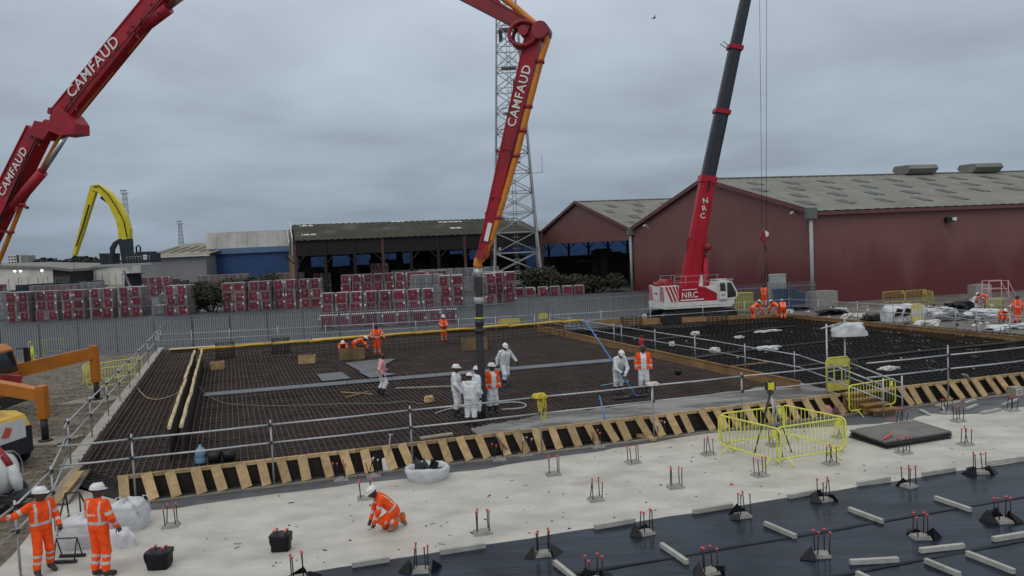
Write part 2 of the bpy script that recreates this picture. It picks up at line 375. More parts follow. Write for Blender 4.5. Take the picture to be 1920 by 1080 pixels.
for j in range(1, 8):                        # welded laps of the membrane rolls
    a, b = a0+nrm*(j*1.95+rnd.uniform(-.1, .1)), b0+nrm*(j*1.95+rnd.uniform(-.1, .1)); p = MB(); n_ = 40
    vs = []; fs = []
    for i in range(n_+1):
        q = a.lerp(b, i/n_)+nrm*rnd.uniform(-.02, .02)
        for w_, z_ in ((-.09, .0195), (.05, .0265), (.06, .017)): vs.append((q.x+nrm.x*w_, q.y+nrm.y*w_, z_))
    for i in range(n_):
        for k_ in range(2): fs.append((i*3+k_, (i+1)*3+k_, (i+1)*3+k_+1, i*3+k_+1))
    p.add(vs, fs, 0, True); so = p.build('lap_seam', M['membrane'], mso)
# dark membrane strip along the foot of the edge form, with a ragged near edge
edge_px = [(330, 953), (520, 925), (700, 903), (900, 881), (960, 869), (1100, 850), (1230, 828), (1345, 808), (1420, 806), (1560, 800), (1640, 795), (1700, 788), (1745, 776), (1800, 778), (1850, 775), (1880, 768), (1920, 763), (2050, 748)]
near = [G(x, y) for x, y in edge_px]
near2 = []
for a, b in zip(near, near[1:]):
    for k in range(5):
        p = a.lerp(b, k/5); near2.append(p+Vector((0, rnd.uniform(-.07, .07), 0)))
near2.append(near[-1])
far = [FL+FLd*1.8+FN*.05, FR+FN*.05]
poly_sheet('membrane_strip', [(p.x, p.y) for p in [FL+FLd*1.8+FN*.95]+near2+[far[1], far[0]]], .005, M['membrane_dry'])

# ---- pit: floor, kerb, upstands
pitL = [FL+FLd*1.7, FL+FLd*23.9, G(1010, 613, .3), Vector((-2, 51.5, 0)), KB+Vector((.1, 0, 0)), KA]
poly_sheet('pit_floor', [(p.x, p.y) for p in pitL], .012, M['pitfloor'])
RB = [FL+FLd*23.7, FR, Vector((28.2, 38.8, 0)), Vector((20.8, 54.2, 0)), Vector((1.9, 51.2, 0))]
poly_sheet('bay_floor', [(p.x, p.y) for p in RB], .03, mat('bay_floor', (.012, .012, .013), .7, .45, .9, col2=(.024, .024, .025), spec=.25, bump=.8, bscale=5, c2pos=(.5, .7), rvar=-.2, stretch=(.5, 2, 1, R(-16))))
kd = (KB-KA).normalized(); kn = Vector((-kd.y, kd.x, 0))
k = thing('concrete_kerb', 'pale concrete kerb beam along the gravel edge of the rebar pit', 'kerb', KA)
t0 = 0
while t0 < 31:
    l_ = 4.4
    a, b = KA+kd*t0, KA+kd*(min(t0+l_, 31)-.02)
    p = MB(); p.beam(a+kn*.19+Vector((0, 0, .27)), b+kn*.19+Vector((0, 0, .27)), .38+rnd.uniform(-.03, .03), .54, 0)
    p.build('kerb_segment', M['kerb'], k); t0 += l_
sp_ = MB(); t0 = .2
while t0 < 29:
    q = KA+kd*t0-kn*rnd.uniform(.05, .14); sp_.tube([q+Vector((0, 0, .03)), q+Vector((rnd.uniform(-.05, .05), rnd.uniform(-.05, .05), .60+rnd.uniform(-.05, .1)))], .013, 4); t0 += .09
tag(sp_.build('edge_bars', mat('edge_bar', (.05, .04, .036), .8, .3, 2), k, fix=False), kind='stuff')

# ---- rebar: upper mat as single bars, lower mat joined
def clip_line(p, d, poly):                   # parameters at which a line crosses a polygon
    ts = []
    for a, b in zip(poly, poly[1:]+poly[:1]):
        e = b-a; den_ = d.x*e.y-d.y*e.x
        if abs(den_) < 1e-9: continue
        t = ((a.x-p.x)*e.y-(a.y-p.y)*e.x)/den_; s_ = ((a.x-p.x)*d.y-(a.y-p.y)*d.x)/den_
        if 0 <= s_ <= 1: ts.append(t)
    ts.sort(); return ts
rb_root = thing('rebar_mat', 'rusty brown steel reinforcement mat filling the pit where the workers stand', 'rebar', (KA.x, KA.y, .05))
def bar_pts(a, b, z, wob=.012):
    n = 5; s_, u_ = frame(b-a)
    return [a.lerp(b, i/n)+s_*rnd.uniform(-wob, wob)*2+Vector((0, 0, z+rnd.uniform(-wob, wob))) for i in range(n+1)]
pin = [p.copy() for p in pitL]
o0 = FL
nbars = 0
for i in range(-20, 190):                    # bars running away from the camera
    p = o0+UX*(i*.185); ts = clip_line(p, VX, pin)
    if len(ts) < 2 or ts[-1]-ts[0] < 1: continue
    b_ = MB(); b_.tube(bar_pts(p+VX*(ts[0]+.1), p+VX*(ts[-1]-.1), ZD), .017, 5); b_.build('bar', M['rebar'], rb_root, fix=False); nbars += 1
for i in range(1, 190):
    p = o0+VX*(i*.2); ts = clip_line(p, FLd, pin)
    if len(ts) < 2 or ts[-1]-ts[0] < 1: continue
    if nbars >= 296: break
    b_ = MB(); b_.tube(bar_pts(p+FLd*(ts[0]+.1), p+FLd*(ts[-1]-.1), ZD-.034), .013, 5); b_.build('bar', M['rebar'], rb_root, fix=False); nbars += 1
lo = MB()
for i in range(-20, 130):
    p = o0+UX*(i*.36+.1); ts = clip_line(p, VX, pin)
    if len(ts) >= 2 and ts[-1]-ts[0] > 1: lo.tube(bar_pts(p+VX*(ts[0]+.1), p+VX*(ts[-1]-.1), .25), .016, 4)
for i in range(1, 120):
    p = o0+VX*(i*.3); ts = clip_line(p, FLd, pin)
    if len(ts) >= 2 and ts[-1]-ts[0] > 1: lo.tube(bar_pts(p+FLd*(ts[0]+.1), p+FLd*(ts[-1]-.1), .215), .016, 4)
tag(lo.build('lower_bars', M['rebar2'], rb_root, fix=False), kind='stuff')
# bay on the right: grey mat
bay = MB(); rbp = [p.copy() for p in RB]
for i in range(10, 160):
    p = o0+UX*(i*.3); ts = clip_line(p, VX, rbp)
    if len(ts) >= 2 and ts[-1]-ts[0] > .6: bay.tube(bar_pts(p+VX*(ts[0]+.15), p+VX*(ts[-1]-.15), .33), .015, 4)
for i in range(1, 90):
    p = o0+VX*(i*.4); ts = clip_line(p, FLd, rbp)
    if len(ts) >= 2 and ts[-1]-ts[0] > .6: bay.tube(bar_pts(p+FLd*(ts[0]+.15), p+FLd*(ts[-1]-.15), .36), .016, 4)
bo = bay.build('bay_rebar', M['rebar_grey'], fix=False)
tag(bo, 'dark grey reinforcement spread over the empty bay before the crane', 'rebar', kind='stuff')

# upstands: rows of vertical bars under a foam-capped pipe
def upstand(name, label, a, b, ztop, capm, double=0.0, spacing=.2, gapm='rebar2', cap_r=.06):
    a, b = Vector((a.x, a.y, 0)), Vector((b.x, b.y, 0)); d = (b-a).normalized(); n_ = Vector((-d.y, d.x, 0)); l_ = (b-a).length
    r = thing(name, label, 'rebar wall', (a.x, a.y, .05))
    for sgn in ((-1, 1) if double else (0,)):
        off = n_*(sgn*double/2); bars = MB(); t = 0
        while t < l_:
            p = a+d*t+off; j = Vector((rnd.uniform(-.02, .02), rnd.uniform(-.02, .02), 0))
            bars.tube([p+Vector((0, 0, .05)), p+j+Vector((0, 0, ztop-.04))], .014, 4); t += spacing
        for z in np.arange(ZD+.15, ztop-.1, .2): bars.tube([a+off+Vector((0, 0, z)), b+off+Vector((0, 0, z))], .013, 4)
        tag(bars.build('vertical_bars', M[gapm], r, fix=False), kind='stuff')
        t = 0
        while t < l_-.05:                    # capping lengths, butted, a little crooked
            e = min(t+rnd.uniform(1.6, 2.3), l_)
            z0, z1 = ztop+rnd.uniform(-.03, .03), ztop+rnd.uniform(-.03, .03)
            s0, s1 = n_*rnd.uniform(-.025, .025), n_*rnd.uniform(-.025, .025)
            c_ = MB(); c_.tube([a+d*t+off+s0+Vector((0, 0, z0)), a+d*((t+e)/2)+off+(s0+s1)/2+Vector((0, 0, (z0+z1)/2+.02)), a+d*(e-.03)+off+s1+Vector((0, 0, z1))], cap_r, 8)
            c_.build('cap_pipe', M[capm], r); t = e
    return r
ZU = 1.5
UA_, UB_ = G(328, 802, ZU), G(372, 657, ZU)
upstand('capped_rebar_wall', 'low rebar upstand topped with two lines of cream foam pipe crossing the pit', UA_, UB_, ZU, 'foam', .34, .08)
BA_, BB_ = G(372, 655, ZU), G(1097, 600, ZU)
upstand('capped_rebar_wall', 'long rebar upstand at the back of the pit capped with yellow pipe', BA_, BB_, ZU, 'foam_yellow', 0, .3, 'rebar2', .075)
# timber edge behind the back upstand
r = thing('scaffold_board_run', 'pale scaffold boards lying along the back edge of the pit', 'boards', (BA_.x, BA_.y+2, .02))
bk0, bk1 = G(318, 655, .75), G(1060, 604, .75)
for i in range(9):
    a, b = bk0.lerp(bk1, i/9), bk0.lerp(bk1, (i+.97)/9)
    p = MB(); p.beam(a, b, .5, .06); p.build('board', M['timber_old' if i % 3 else 'foam'], r)
    p = MB(); p.beam(a+Vector((0, .0, -.375)), b+Vector((0, .0, -.375)), .05, .68); p.build('ply_panel', M['ply_box'], r)

# ---- front edge form: top rail, ply face coloured as dark gap, leaning boards, sole plate
form = thing('edge_formwork', 'timber edge form of leaning yellow boards between the pit and the slab', 'formwork', (FL.x, FL.y, .01))
def edge_seg(t0_, t1_):
    p = MB(); p.beam(on_front(t0_)+Vector((0, 0, .31)), on_front(t1_)+Vector((0, 0, .31)), .04, .56); p.build('ply_face', M['gap_dark_ply'], form)
    p = MB(); p.beam(on_front(t0_)+Vector((0, 0, .63))+FN*.03, on_front(t1_)+Vector((0, 0, .63))+FN*.03, .09, .1); p.build('top_rail', M['timber'], form)
    p = MB(); p.beam(on_front(t0_)+FN*.50+Vector((0, 0, .035)), on_front(t1_)+FN*.50+Vector((0, 0, .035)), .09, .05); p.build('sole_plate', M['timber_old'], form)
LT = (FR-FL).length
t = 1.7
GAP0, GAP1 = (front_at_x(1592)-FL).length, (front_at_x(1662)-FL).length   # opening for the steps
while t < LT:
    e = min(t+3.1, LT)
    edge_seg(t, e-.01); t = e
t = 1.85; i = 0
while t < LT-.2:
    if not (GAP0-.1 < t < GAP1+.1):
        tt = t+rnd.uniform(-.07, .07); a = on_front(tt)+FN*.1+Vector((0, 0, .66+rnd.uniform(-.015, .05))); b = on_front(tt+rnd.uniform(.08, .26))+FN*.47+Vector((0, 0, .075))
        p = MB(); p.beam(a, b, .25+rnd.uniform(-.015, .025), .035, up=FLd.cross(b-a)); p.build('board', M['timber'], form); i += 1
    t += .57
# ---- poured wet concrete along the front right of the pit
top_px = [(880, 806), (905, 797), (960, 790), (1010, 778), (1065, 768), (1110, 770), (1165, 758), (1230, 752), (1300, 745), (1380, 733), (1440, 722), (1500, 716), (1545, 728)]
up_ = [G(x, y, ZD+.03) for x, y in top_px]
ragged = []
for a, b in zip(up_, up_[1:]):
    for q in range(6): ragged.append(a.lerp(b, q/6)+Vector((rnd.uniform(-.08, .08), rnd.uniform(-.16, .16), 0)))
ragged.append(up_[-1])
t_end = (front_at_x(1582)-FL).length; t_st = (front_at_x(905)-FL).length
fr = [on_front(t_end)-FN*.03, on_front(t_st)-FN*.03]
o = poly_sheet('poured_concrete', [(p.x, p.y) for p in ragged+fr], ZD+.035, M['wetconc'], thick=.3)

# ---- shutter boards round the right bay
def shutter(name, label, pts, z0, z1, m, seg=3.6, th=.05, ribs=False):
    r = thing(name, label, 'shutter', (pts[0].x, pts[0].y, .03))
    for a, b in zip(pts, pts[1:]):
        n_ = max(1, round((b-a).length/seg))
        for i in range(n_):
            p0, p1 = a.lerp(b, i/n_), a.lerp(b, (i+.995)/n_)
            p = MB(); p.beam(Vector((p0.x, p0.y, (z0+z1)/2)), Vector((p1.x, p1.y, (z0+z1)/2)), th, z1-z0); p.build('board', M[m], r)
            if ribs:
                p = MB(); p.beam(Vector((p0.x, p0.y, z1+.03)), Vector((p1.x, p1.y, z1+.03)), .1, .05); p.build('top_batten', M[m], r)
    return r
shutter('stop_end_board', 'brown timber stop board dividing the rebar pit from the dark bay', [G(1500, 722, .75), G(1008, 614, .75)], .02, .85, 'timber_brown', ribs=True)
shutter('edge_shutter', 'brown shutter boards along the far side of the bay in front of rubbish', [G(1488, 591, .55), G(1930, 634, .55)], .01, .55, 'timber_brown', ribs=True)
shutter('edge_shutter', 'dark brown shutter boards at the foot of the crane', [G(1120, 600, .4), G(1250, 598, .4), G(1488, 589, .45)], .01, .5, 'timber_brown')

# ================================================================ buildings
def corr_wall(name, a, b, z0, zt0, zt1, m, parent, pitch=.45, dep=.026, peak=None):
    # profiled sheet wall between a and b; zt0, zt1 top heights; peak = (t, z) of a gable
    a, b = Vector((a.x, a.y, 0)), Vector((b.x, b.y, 0)); d = (b-a); l_ = d.length; d.normalize(); n_ = Vector((d.y, -d.x, 0))
    ts = [0.0]; k_ = 0; off = [0]
    t = 0
    while t < l_:
        for dt, o_ in ((.0, 0), (pitch*.4, 0), (pitch*.5, 1), (pitch*.9, 1)):
            if 0 < t+dt < l_: ts.append(t+dt); off.append(o_)
        t += pitch
    ts.append(l_); off.append(0)
    if peak: 
        ts.append(peak[0]*l_); off.append(0); z_ = sorted(zip(ts, off)); ts = [q[0] for q in z_]; off = [q[1] for q in z_]
    vs = []; fs = []
    for t, o_ in zip(ts, off):
        f = t/l_
        if peak: zt = zt0+(peak[1]-zt0)*f/peak[0] if f <= peak[0] else peak[1]+(zt1-peak[1])*(f-peak[0])/(1-peak[0])
        else: zt = zt0+(zt1-zt0)*f
        p = a+d*t+n_*(o_*dep); zb = z0(f) if callable(z0) else z0
        vs += [(p.x, p.y, zb), (p.x, p.y, zt)]
    for i in range(len(ts)-1): fs.append((2*i, 2*i+2, 2*i+3, 2*i+1))
    p = MB(); p.add(vs, fs); return p.build(name, m, parent, fix=False)

# gable front line shared by the two red warehouses
CR = Vector((26.75, 66.3, 0)); CM = Vector((15.6, 94.8, 0)); CL = Vector((4.6, 124.5, 0))
gd = (CR-CM).normalized(); WD = Vector((math.cos(R(13)), math.sin(R(13)), 0))
def warehouse(label, A, B, eaveA, eaveB, ridge, length, open_front=0, vents=(), rl_seed=1, open_side=False):
    # A left foot, B right foot of the gable; body runs along WD
    mid = (A+B)/2
    r = thing('warehouse', label, 'warehouse', (B.x, B.y, -.3))
    d = (B-A).normalized(); w_ = (B-A).length
    corr_wall('gable_wall', A, B, (open_front or -.3), eaveA, eaveB, M['clad_red'], r, peak=(.5, ridge))
    e = WD*length
    corr_wall('side_wall', B, B+e, -.3, eaveB, eaveB, M['clad_red'], r)
    if not open_side: corr_wall('side_wall', A+e, A, -.3, eaveA, eaveA, M['clad_red'], r)
    ov = .35; u3 = Vector((0, 0, 1))
    for (P, ez, nm) in ((A, eaveA, 'a'), (B, eaveB, 'b')):
        top0 = mid+u3*ridge-WD*ov; dn = (P-mid); edge0 = P+dn.normalized()*.35+u3*(ez-.12)-WD*ov
        n_ = int((length+ov)/1.05); vs = []; fs = []
        for i in range(n_+1):
            for q, o_ in ((0, 0), (.5, .05)):
                s_ = WD*((i+q)*1.05)
                vs += [edge0+s_+u3*(o_+.06), top0+s_+u3*(o_+.06)]
        for i in range(len(vs)//2-1): fs.append((2*i, 2*i+2, 2*i+3, 2*i+1))
        p = MB(); p.add(vs, fs); rf = p.build('roof', M['roof'], r, fix=False)
        # rooflight panels in staggered rows
        q_ = random.Random(rl_seed)
        rows = 4
        for row in range(rows):
            f = .14+row*.2
            k_ = 0; s_ = 1.5+(row % 2)*1.9
            while s_ < length-2:
                if q_.random() > .1:
                    c0 = edge0.lerp(top0, f)+WD*s_+u3*.13; c1 = edge0.lerp(top0, f+.105)+WD*s_+u3*.13
                    p = MB(); p.quad(c0, c0+WD*1.05, c1+WD*1.05, c1); p.build('rooflight', M['rooflight'], rf, fix=False)
                s_ += 4.2
    p = MB(); p.beam(mid+u3*(ridge+.12)-WD*ov, mid+u3*(ridge+.12)+e, .5, .12); p.build('ridge_cap', M['roof'], r)
    # verge trims, gutters
    for P, ez in ((A, eaveA), (B, eaveB)):
        a_, b_ = P+u3*(ez+.02)-WD*(ov+.03), mid+u3*(ridge+.04)-WD*(ov+.03)
        p = MB(); p.beam(a_, b_, .12, .42); p.build('verge_trim', M['clad_trim'], r)
        p = MB(); gq = P+(P-mid).normalized()*.32+u3*(ez-.28); p.beam(gq-WD*.2, gq+e, .25, .3); p.build('gutter', M['clad_trim'], r)
    for s_ in vents:
        c = mid+WD*s_+u3*(ridge+.55)
        p = MB(); a_ = math.atan2(WD.y, WD.x)
        p.prism([c+d*x_+u3*z_-WD*1.9 for x_, z_ in ((-.7, -.5), (.7, -.5), (1.25, .05), (.95, .5), (-.95, .5), (-1.25, .05))], WD*3.8)
        p.build('ridge_vent', M['roof'], r)
    return r
w3 = warehouse('large red profiled-steel warehouse with grey roof behind the mobile crane', CM, CR, 7.75, 8.3, 12.5, 62, vents=(26.5, 35.5), rl_seed=3)
w2 = warehouse('smaller red gabled warehouse with open dark front beside the lattice mast', CL, CM+Vector((-.05, .15, 0)), 7.6, 7.75, 12.3, 30, open_front=6.4, rl_seed=5, open_side=True)
u3 = Vector((0, 0, 1))
def downpipe(P, z, parent):
    p = MB(); p.tube([P+u3*(-.25), P+u3*(z-.9)], .17, 8); p.build('downpipe', M['pipe_grey'], parent)
    p = MB(); p.box(P+u3*(z-.35), (.85, .7, .95)); p.build('hopper', M['gutter'], parent)
for P, z, pr in ((CR-gd*-.25-WD*.25, 8.4, w3), (CM-WD*.35, 7.9, w3), (CL-WD*.3, 7.7, w2)): downpipe(P, z, pr)
for px, py, Y in ((1492, 400, 68.0), (1214, 424, 90.5)):
    c = GY(px, py, Y)-WD*.35
    p = MB(); p.tube([c-Vector((.2, .1, -.02)), c+Vector((.25, .15, .14))], .1, 8); p.beam(c+Vector((.1, .1, 0)), c+WD*.4+Vector((.1, 0, -.2)), .06, .06); p.build('security_camera', M['white'], w3)
c = CR+WD*14.3+u3*7.0
p = MB(); p.box(c+Vector((0, -.35, 0)), (.7, .5, .45)); p.box(c+Vector((.25, -.65, .05)), (.35, .25, .3), 1); p.build('wall_light', [M['black'], M['white']], w3)
c = CR+WD*24.0+Vector((0, -.12, 0))
p = MB(); p.box(c+u3*1.3, (1.4, .12, 3.0)); p.build('door', M['green_door'], w3)
# interior of the open red warehouse: columns, dark stock and back wall with blue daylight openings
def columns(parent, A, B, n_, z, back, m='rust_col'):
    d = B-A
    for i in range(n_):
        P = A+d*((i+.5)/n_)+back
        p = MB(); p.beam(P-u3*.3, P+u3*z, .35, .35); p.build('column', M[m], parent)
        p = MB(); dd = d.normalized()
        p.beam(P+u3*(z-1.2), P+dd*1.2+u3*z, .14, .14); p.beam(P+u3*(z-1.2), P-dd*1.2+u3*z, .14, .14); p.build('knee_brace', M[m], parent)
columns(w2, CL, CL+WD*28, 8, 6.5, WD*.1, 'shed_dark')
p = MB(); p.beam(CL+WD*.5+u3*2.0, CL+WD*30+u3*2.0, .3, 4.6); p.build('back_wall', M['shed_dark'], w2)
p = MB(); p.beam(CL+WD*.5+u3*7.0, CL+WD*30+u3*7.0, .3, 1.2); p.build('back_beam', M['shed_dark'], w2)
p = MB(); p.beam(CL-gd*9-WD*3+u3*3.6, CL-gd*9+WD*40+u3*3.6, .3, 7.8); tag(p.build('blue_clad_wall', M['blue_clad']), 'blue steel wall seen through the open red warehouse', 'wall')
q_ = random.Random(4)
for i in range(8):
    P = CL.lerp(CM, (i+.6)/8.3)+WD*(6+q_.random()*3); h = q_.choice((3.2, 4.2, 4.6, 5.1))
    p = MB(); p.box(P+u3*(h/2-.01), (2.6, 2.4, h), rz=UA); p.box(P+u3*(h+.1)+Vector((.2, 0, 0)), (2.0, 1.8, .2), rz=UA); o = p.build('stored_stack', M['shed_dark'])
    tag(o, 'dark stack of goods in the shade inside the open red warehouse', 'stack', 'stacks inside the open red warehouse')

# ---- long open shed with mossy roof
SA, SB = GY(552, 447, 104), GY(1003, 432, 114.5)
SA = Vector((SA.x, SA.y, 0)); SB = Vector((SB.x, SB.y, 0)); sd = (SB-SA).normalized(); sn = Vector((-sd.y, sd.x, 0))
SBx = SB+sd*1.0
shed = thing('open_shed', 'long open-sided dark shed with mossy corrugated roof behind the brick packs', 'shed', (SA.x, SA.y, -.3))
EV, RG, SPAN = 8.4, 11.0, 12; BOFF = 33
def corr_roof(name, e0, e1, r0, r1, m, parent, pitch=1.0, dep=.07):
    l_ = (e1-e0).length; n_ = int(l_/pitch*2); vs = []; fs = []
    for i in range(n_+1):
        f = i/n_; o_ = u3*(dep if i % 2 else 0)
        vs += [e0.lerp(e1, f)+o_, r0.lerp(r1, f)+o_]
    for i in range(n_): fs.append((2*i, 2*i+2, 2*i+3, 2*i+1))
    p = MB(); p.add(vs, fs); return p.build(name, m, parent, fix=False)
for bay_ in range(2):
    e0 = SA+sn*(bay_*BOFF)+u3*EV; e1 = SBx+sn*(bay_*BOFF)+u3*EV
    r0, r1 = e0+sn*SPAN+u3*(RG-EV), e1+sn*SPAN+u3*(RG-EV); b0_, b1_ = e0+sn*SPAN*2, e1+sn*SPAN*2
    rf = corr_roof('roof', e0-sn*.4-u3*.1, e1-sn*.4-u3*.1, r0, r1, M['moss_roof'], shed, .9, .13)
    corr_roof('roof', b0_, b1_, r0, r1, M['moss_roof'], shed)
    if bay_ == 0:
        for f, h_ in ((.03, .85), (.03, .25), (.62, .8), (.67, .8), (.635, .35), (.93, .8), (.97, .75), (.42, .95)):
            c0 = e0.lerp(e1, f).lerp(r0.lerp(r1, f), h_)+u3*.1; up = (r0-e0)*.08
            p = MB(); p.quad(c0, c0+sd*2.0, c0+sd*2.0+up, c0+up); p.build('rooflight', M['pack_top'], rf, fix=False)
    # gable end panel with pale barge boards
    g = [e0-sn*.0-u3*.0, b0_, r0]
    p = MB(); p.add([x-sd*.15 for x in (e0-u3*2.2, b0_-u3*2.2, b0_, r0, e0)], [(0, 1, 2, 3, 4)]); p.build('gable_panel', M['grey_clad'], shed, fix=False)
    p = MB(); p.beam(e0-sd*.3-sn*.5, r0-sd*.3+u3*.15, .1, .7); p.beam(b0_-sd*.3, r0-sd*.3+u3*.15, .1, .7); p.build('barge_board', M['white_clad'], shed)
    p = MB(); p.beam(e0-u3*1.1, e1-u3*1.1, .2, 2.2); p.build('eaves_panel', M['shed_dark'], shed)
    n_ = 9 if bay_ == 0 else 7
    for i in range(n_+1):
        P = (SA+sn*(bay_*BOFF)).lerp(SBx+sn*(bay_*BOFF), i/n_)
        p = MB(); p.beam(P-u3*.3, P+u3*EV, .4, .4); p.build('column', M['rust_col' if i % 3 == 0 else 'shed_dark'], shed)  # most columns near-black, shed shade put into their colour
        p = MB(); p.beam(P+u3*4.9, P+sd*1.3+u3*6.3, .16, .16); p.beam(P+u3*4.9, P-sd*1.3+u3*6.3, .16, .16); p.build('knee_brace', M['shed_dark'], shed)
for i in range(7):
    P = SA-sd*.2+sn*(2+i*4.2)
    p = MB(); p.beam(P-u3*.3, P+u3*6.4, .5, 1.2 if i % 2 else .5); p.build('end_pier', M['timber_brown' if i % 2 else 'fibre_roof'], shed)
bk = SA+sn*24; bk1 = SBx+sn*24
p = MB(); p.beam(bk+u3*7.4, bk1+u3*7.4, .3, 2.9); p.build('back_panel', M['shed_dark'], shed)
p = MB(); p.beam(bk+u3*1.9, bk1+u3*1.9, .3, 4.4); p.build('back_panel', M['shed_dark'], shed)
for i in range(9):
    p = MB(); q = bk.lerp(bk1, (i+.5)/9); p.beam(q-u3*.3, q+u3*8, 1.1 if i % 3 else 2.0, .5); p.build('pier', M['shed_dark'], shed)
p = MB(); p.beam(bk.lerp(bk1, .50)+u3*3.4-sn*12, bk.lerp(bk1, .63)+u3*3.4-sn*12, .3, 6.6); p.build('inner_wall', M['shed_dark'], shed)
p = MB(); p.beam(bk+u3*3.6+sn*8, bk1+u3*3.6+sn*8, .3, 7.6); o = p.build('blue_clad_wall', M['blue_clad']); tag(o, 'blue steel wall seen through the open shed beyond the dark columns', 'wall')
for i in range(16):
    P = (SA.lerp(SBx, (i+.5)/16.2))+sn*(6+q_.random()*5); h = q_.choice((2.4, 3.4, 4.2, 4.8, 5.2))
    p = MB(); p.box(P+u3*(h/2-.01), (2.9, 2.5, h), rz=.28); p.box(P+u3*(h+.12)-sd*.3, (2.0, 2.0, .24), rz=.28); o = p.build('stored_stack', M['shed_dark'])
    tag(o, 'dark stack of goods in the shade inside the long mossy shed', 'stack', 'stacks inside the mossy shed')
for i in range(3):
    P = GY(1050+i*6, 425, 150+i*2)
# small pale building between shed and red warehouse
c0 = GY(1003, 440, 150)
p = MB(); b_ = Vector((c0.x, c0.y, 0))
p.box(b_+u3*4.0+Vector((4, 0, 0)), (14, 10, 8.6)); p.prism([b_+Vector((-3.4, -5.4, 8.3)), b_+Vector((11.4, -5.4, 8.3)), b_+Vector((11.4, -5.4, 8.7)), b_+Vector((-3.4, -5.4, 10))], (0, 10.8, 0))
tag(p.build('white_store', M['white_clad']), 'pale store building glimpsed between lattice mast and red warehouse', 'building')

# ---- blue and white building, grey fibre-roofed building, far-left stores, tower block
def px_building(name, label, x0, x1, ytop, ysplit, Y, depth, mtop, mlow, roof_slope=0, extra=None):
    a, b = GY(x0, ytop, Y), GY(x1, ytop, Y); zs = GY(x0, ysplit, Y).z
    r = thing(name, label, 'building', (a.x, Y, -.3))
    p = MB(); p.box(((a.x+b.x)/2, Y+depth/2, (zs-.3)/2), (b.x-a.x, depth, zs+.3)); p.build('lower_wall', mlow, r)
    zt = a.z
    p = MB(); p.prism([Vector((a.x-.1, Y-.1, zs+.004)), Vector((b.x+.1, Y-.1, zs+.004)), Vector((b.x+.1, Y-.1, zt)), Vector((a.x-.1, Y-.1, zt))], (0, depth, 0)); p.build('upper_wall', mtop, r)
    return r, a, b, zs, zt
r, a, b, zs, zt = px_building('blue_white_building', 'large building with white upper cladding over bright blue wall', 386, 540, 437, 468, 150, 30, M['white_clad'], M['blue_clad'])
p = MB(); p.box(((a.x+b.x)/2, 149.7, zs-.5), (b.x-a.x+.3, .5, 1.1)); p.build('blue_fascia', M['blue_trim'], r)
p = MB(); p.box((a.x-.9, 149.2, (zs-1.5)/2), (3.4, 2, zs-1.5)); p.build('blue_annex', M['blue_clad'], r)
for i in range(1, 8):
    x_ = a.x+(b.x-a.x)*i/8; p = MB(); p.box((x_, 149.85, (zs+zt)/2), (.06, .04, zt-zs-.2)); p.build('sheet_seam', M['white_clad'], r)
r = thing('grey_store', 'grey store with brown fibre-cement roof and dark rooflights', 'building', (GY(300, 500, 145).x, 145, -.3))
a, b = GY(262, 483, 145), GY(386, 483, 145); zr = GY(300, 459, 160).z
p = MB(); p.box(((a.x+b.x)/2, 160, (a.z-.3)/2), (b.x-a.x, 30, a.z+.3)); p.build('wall', M['grey_clad'], r)
p = MB(); x0_, x1_ = a.x+.2, b.x+1
p.prism([Vector((x0_-.6, 144.4, a.z+.02)), Vector((x0_+2.2, 160, zr)), Vector((x0_-.6, 175.6, a.z+.02))], (x1_-x0_, 0, 0)); rf = p.build('roof', M['fibre_roof'], r)
for i in range(6):
    x_ = x0_+1.6+i*2.0; p = MB(); dz = (zr-a.z); q0 = Vector((x_+.3, 144.4+15.6*.25, a.z+.1+dz*.25)); q1 = Vector((x_+.9, 144.4+15.6*.7, a.z+.1+dz*.7))
    p.quad(q0, q0+Vector((.8, 0, 0)), q1+Vector((.8, 0, 0)), q1); p.build('rooflight', M['rooflight'], rf, fix=False)
p = MB(); p.beam((x0_-.6, 144.3, a.z-.1), (x1_, 144.3, a.z-.1), .2, .25); p.build('gutter', M['white_clad'], r)
p = MB(); p.box((a.x+5.2, 144.9, 1.4), (4.5, .15, 2.8)); p.build('doorway', M['rust_col'], r)
# long low white stores on the far left
def low_store(label, x0, x1, yl, yr, Y, base, m, canopy=None):
    a, b = GY(x0, yl, Y), GY(x1, yr, Y)
    r = thing('low_store', label, 'building', (a.x, Y, -.3))
    p = MB(); p.prism([Vector((a.x, Y, -.3)), Vector((b.x, Y, -.3)), Vector((b.x, Y, b.z-.8)), Vector((a.x, Y, a.z-.8))], (0, 40, 0)); p.build('wall', m, r)
    p = MB(); p.prism([Vector((a.x-.5, Y-.6, a.z-.79)), Vector((b.x+.5, Y-.6, b.z-.79)), Vector((b.x+.5, Y-.6, b.z)), Vector((a.x-.5, Y-.6, a.z))], (0, 41, 0)); p.build('roof', M['roof'], r)
    for i in range(1, 9):
        x_ = a.x+(b.x-a.x)*i/9; p = MB(); p.box((x_, Y-.05, 1.5), (.12, .1, 3.4)); p.build('wall_post', M['grey_clad'], r)
    return r
low_store('long low white store with sloping roof at the far left', -60, 106, 496, 500, 230, 0, M['white_clad'])
low_store('low grey-green canopy store beside the long white store', 98, 132, 500, 504, 224, 0, M['shed_dark'])
low_store('white store with rising roofline behind the yellow material handler', 128, 240, 507, 489, 236, 0, M['white_clad'])
tb = thing('tower_block', 'distant pale tower block of flats above the trees', 'building', (GY(30, 490, 900).x, 900, -.3))
a, b, c_ = GY(14, 478, 900), GY(36, 478, 900), GY(45, 479, 900)
p = MB(); p.box(((a.x+b.x)/2, 908, a.z/2), (b.x-a.x, 16, a.z)); p.build('wall', M['white_clad'], tb)
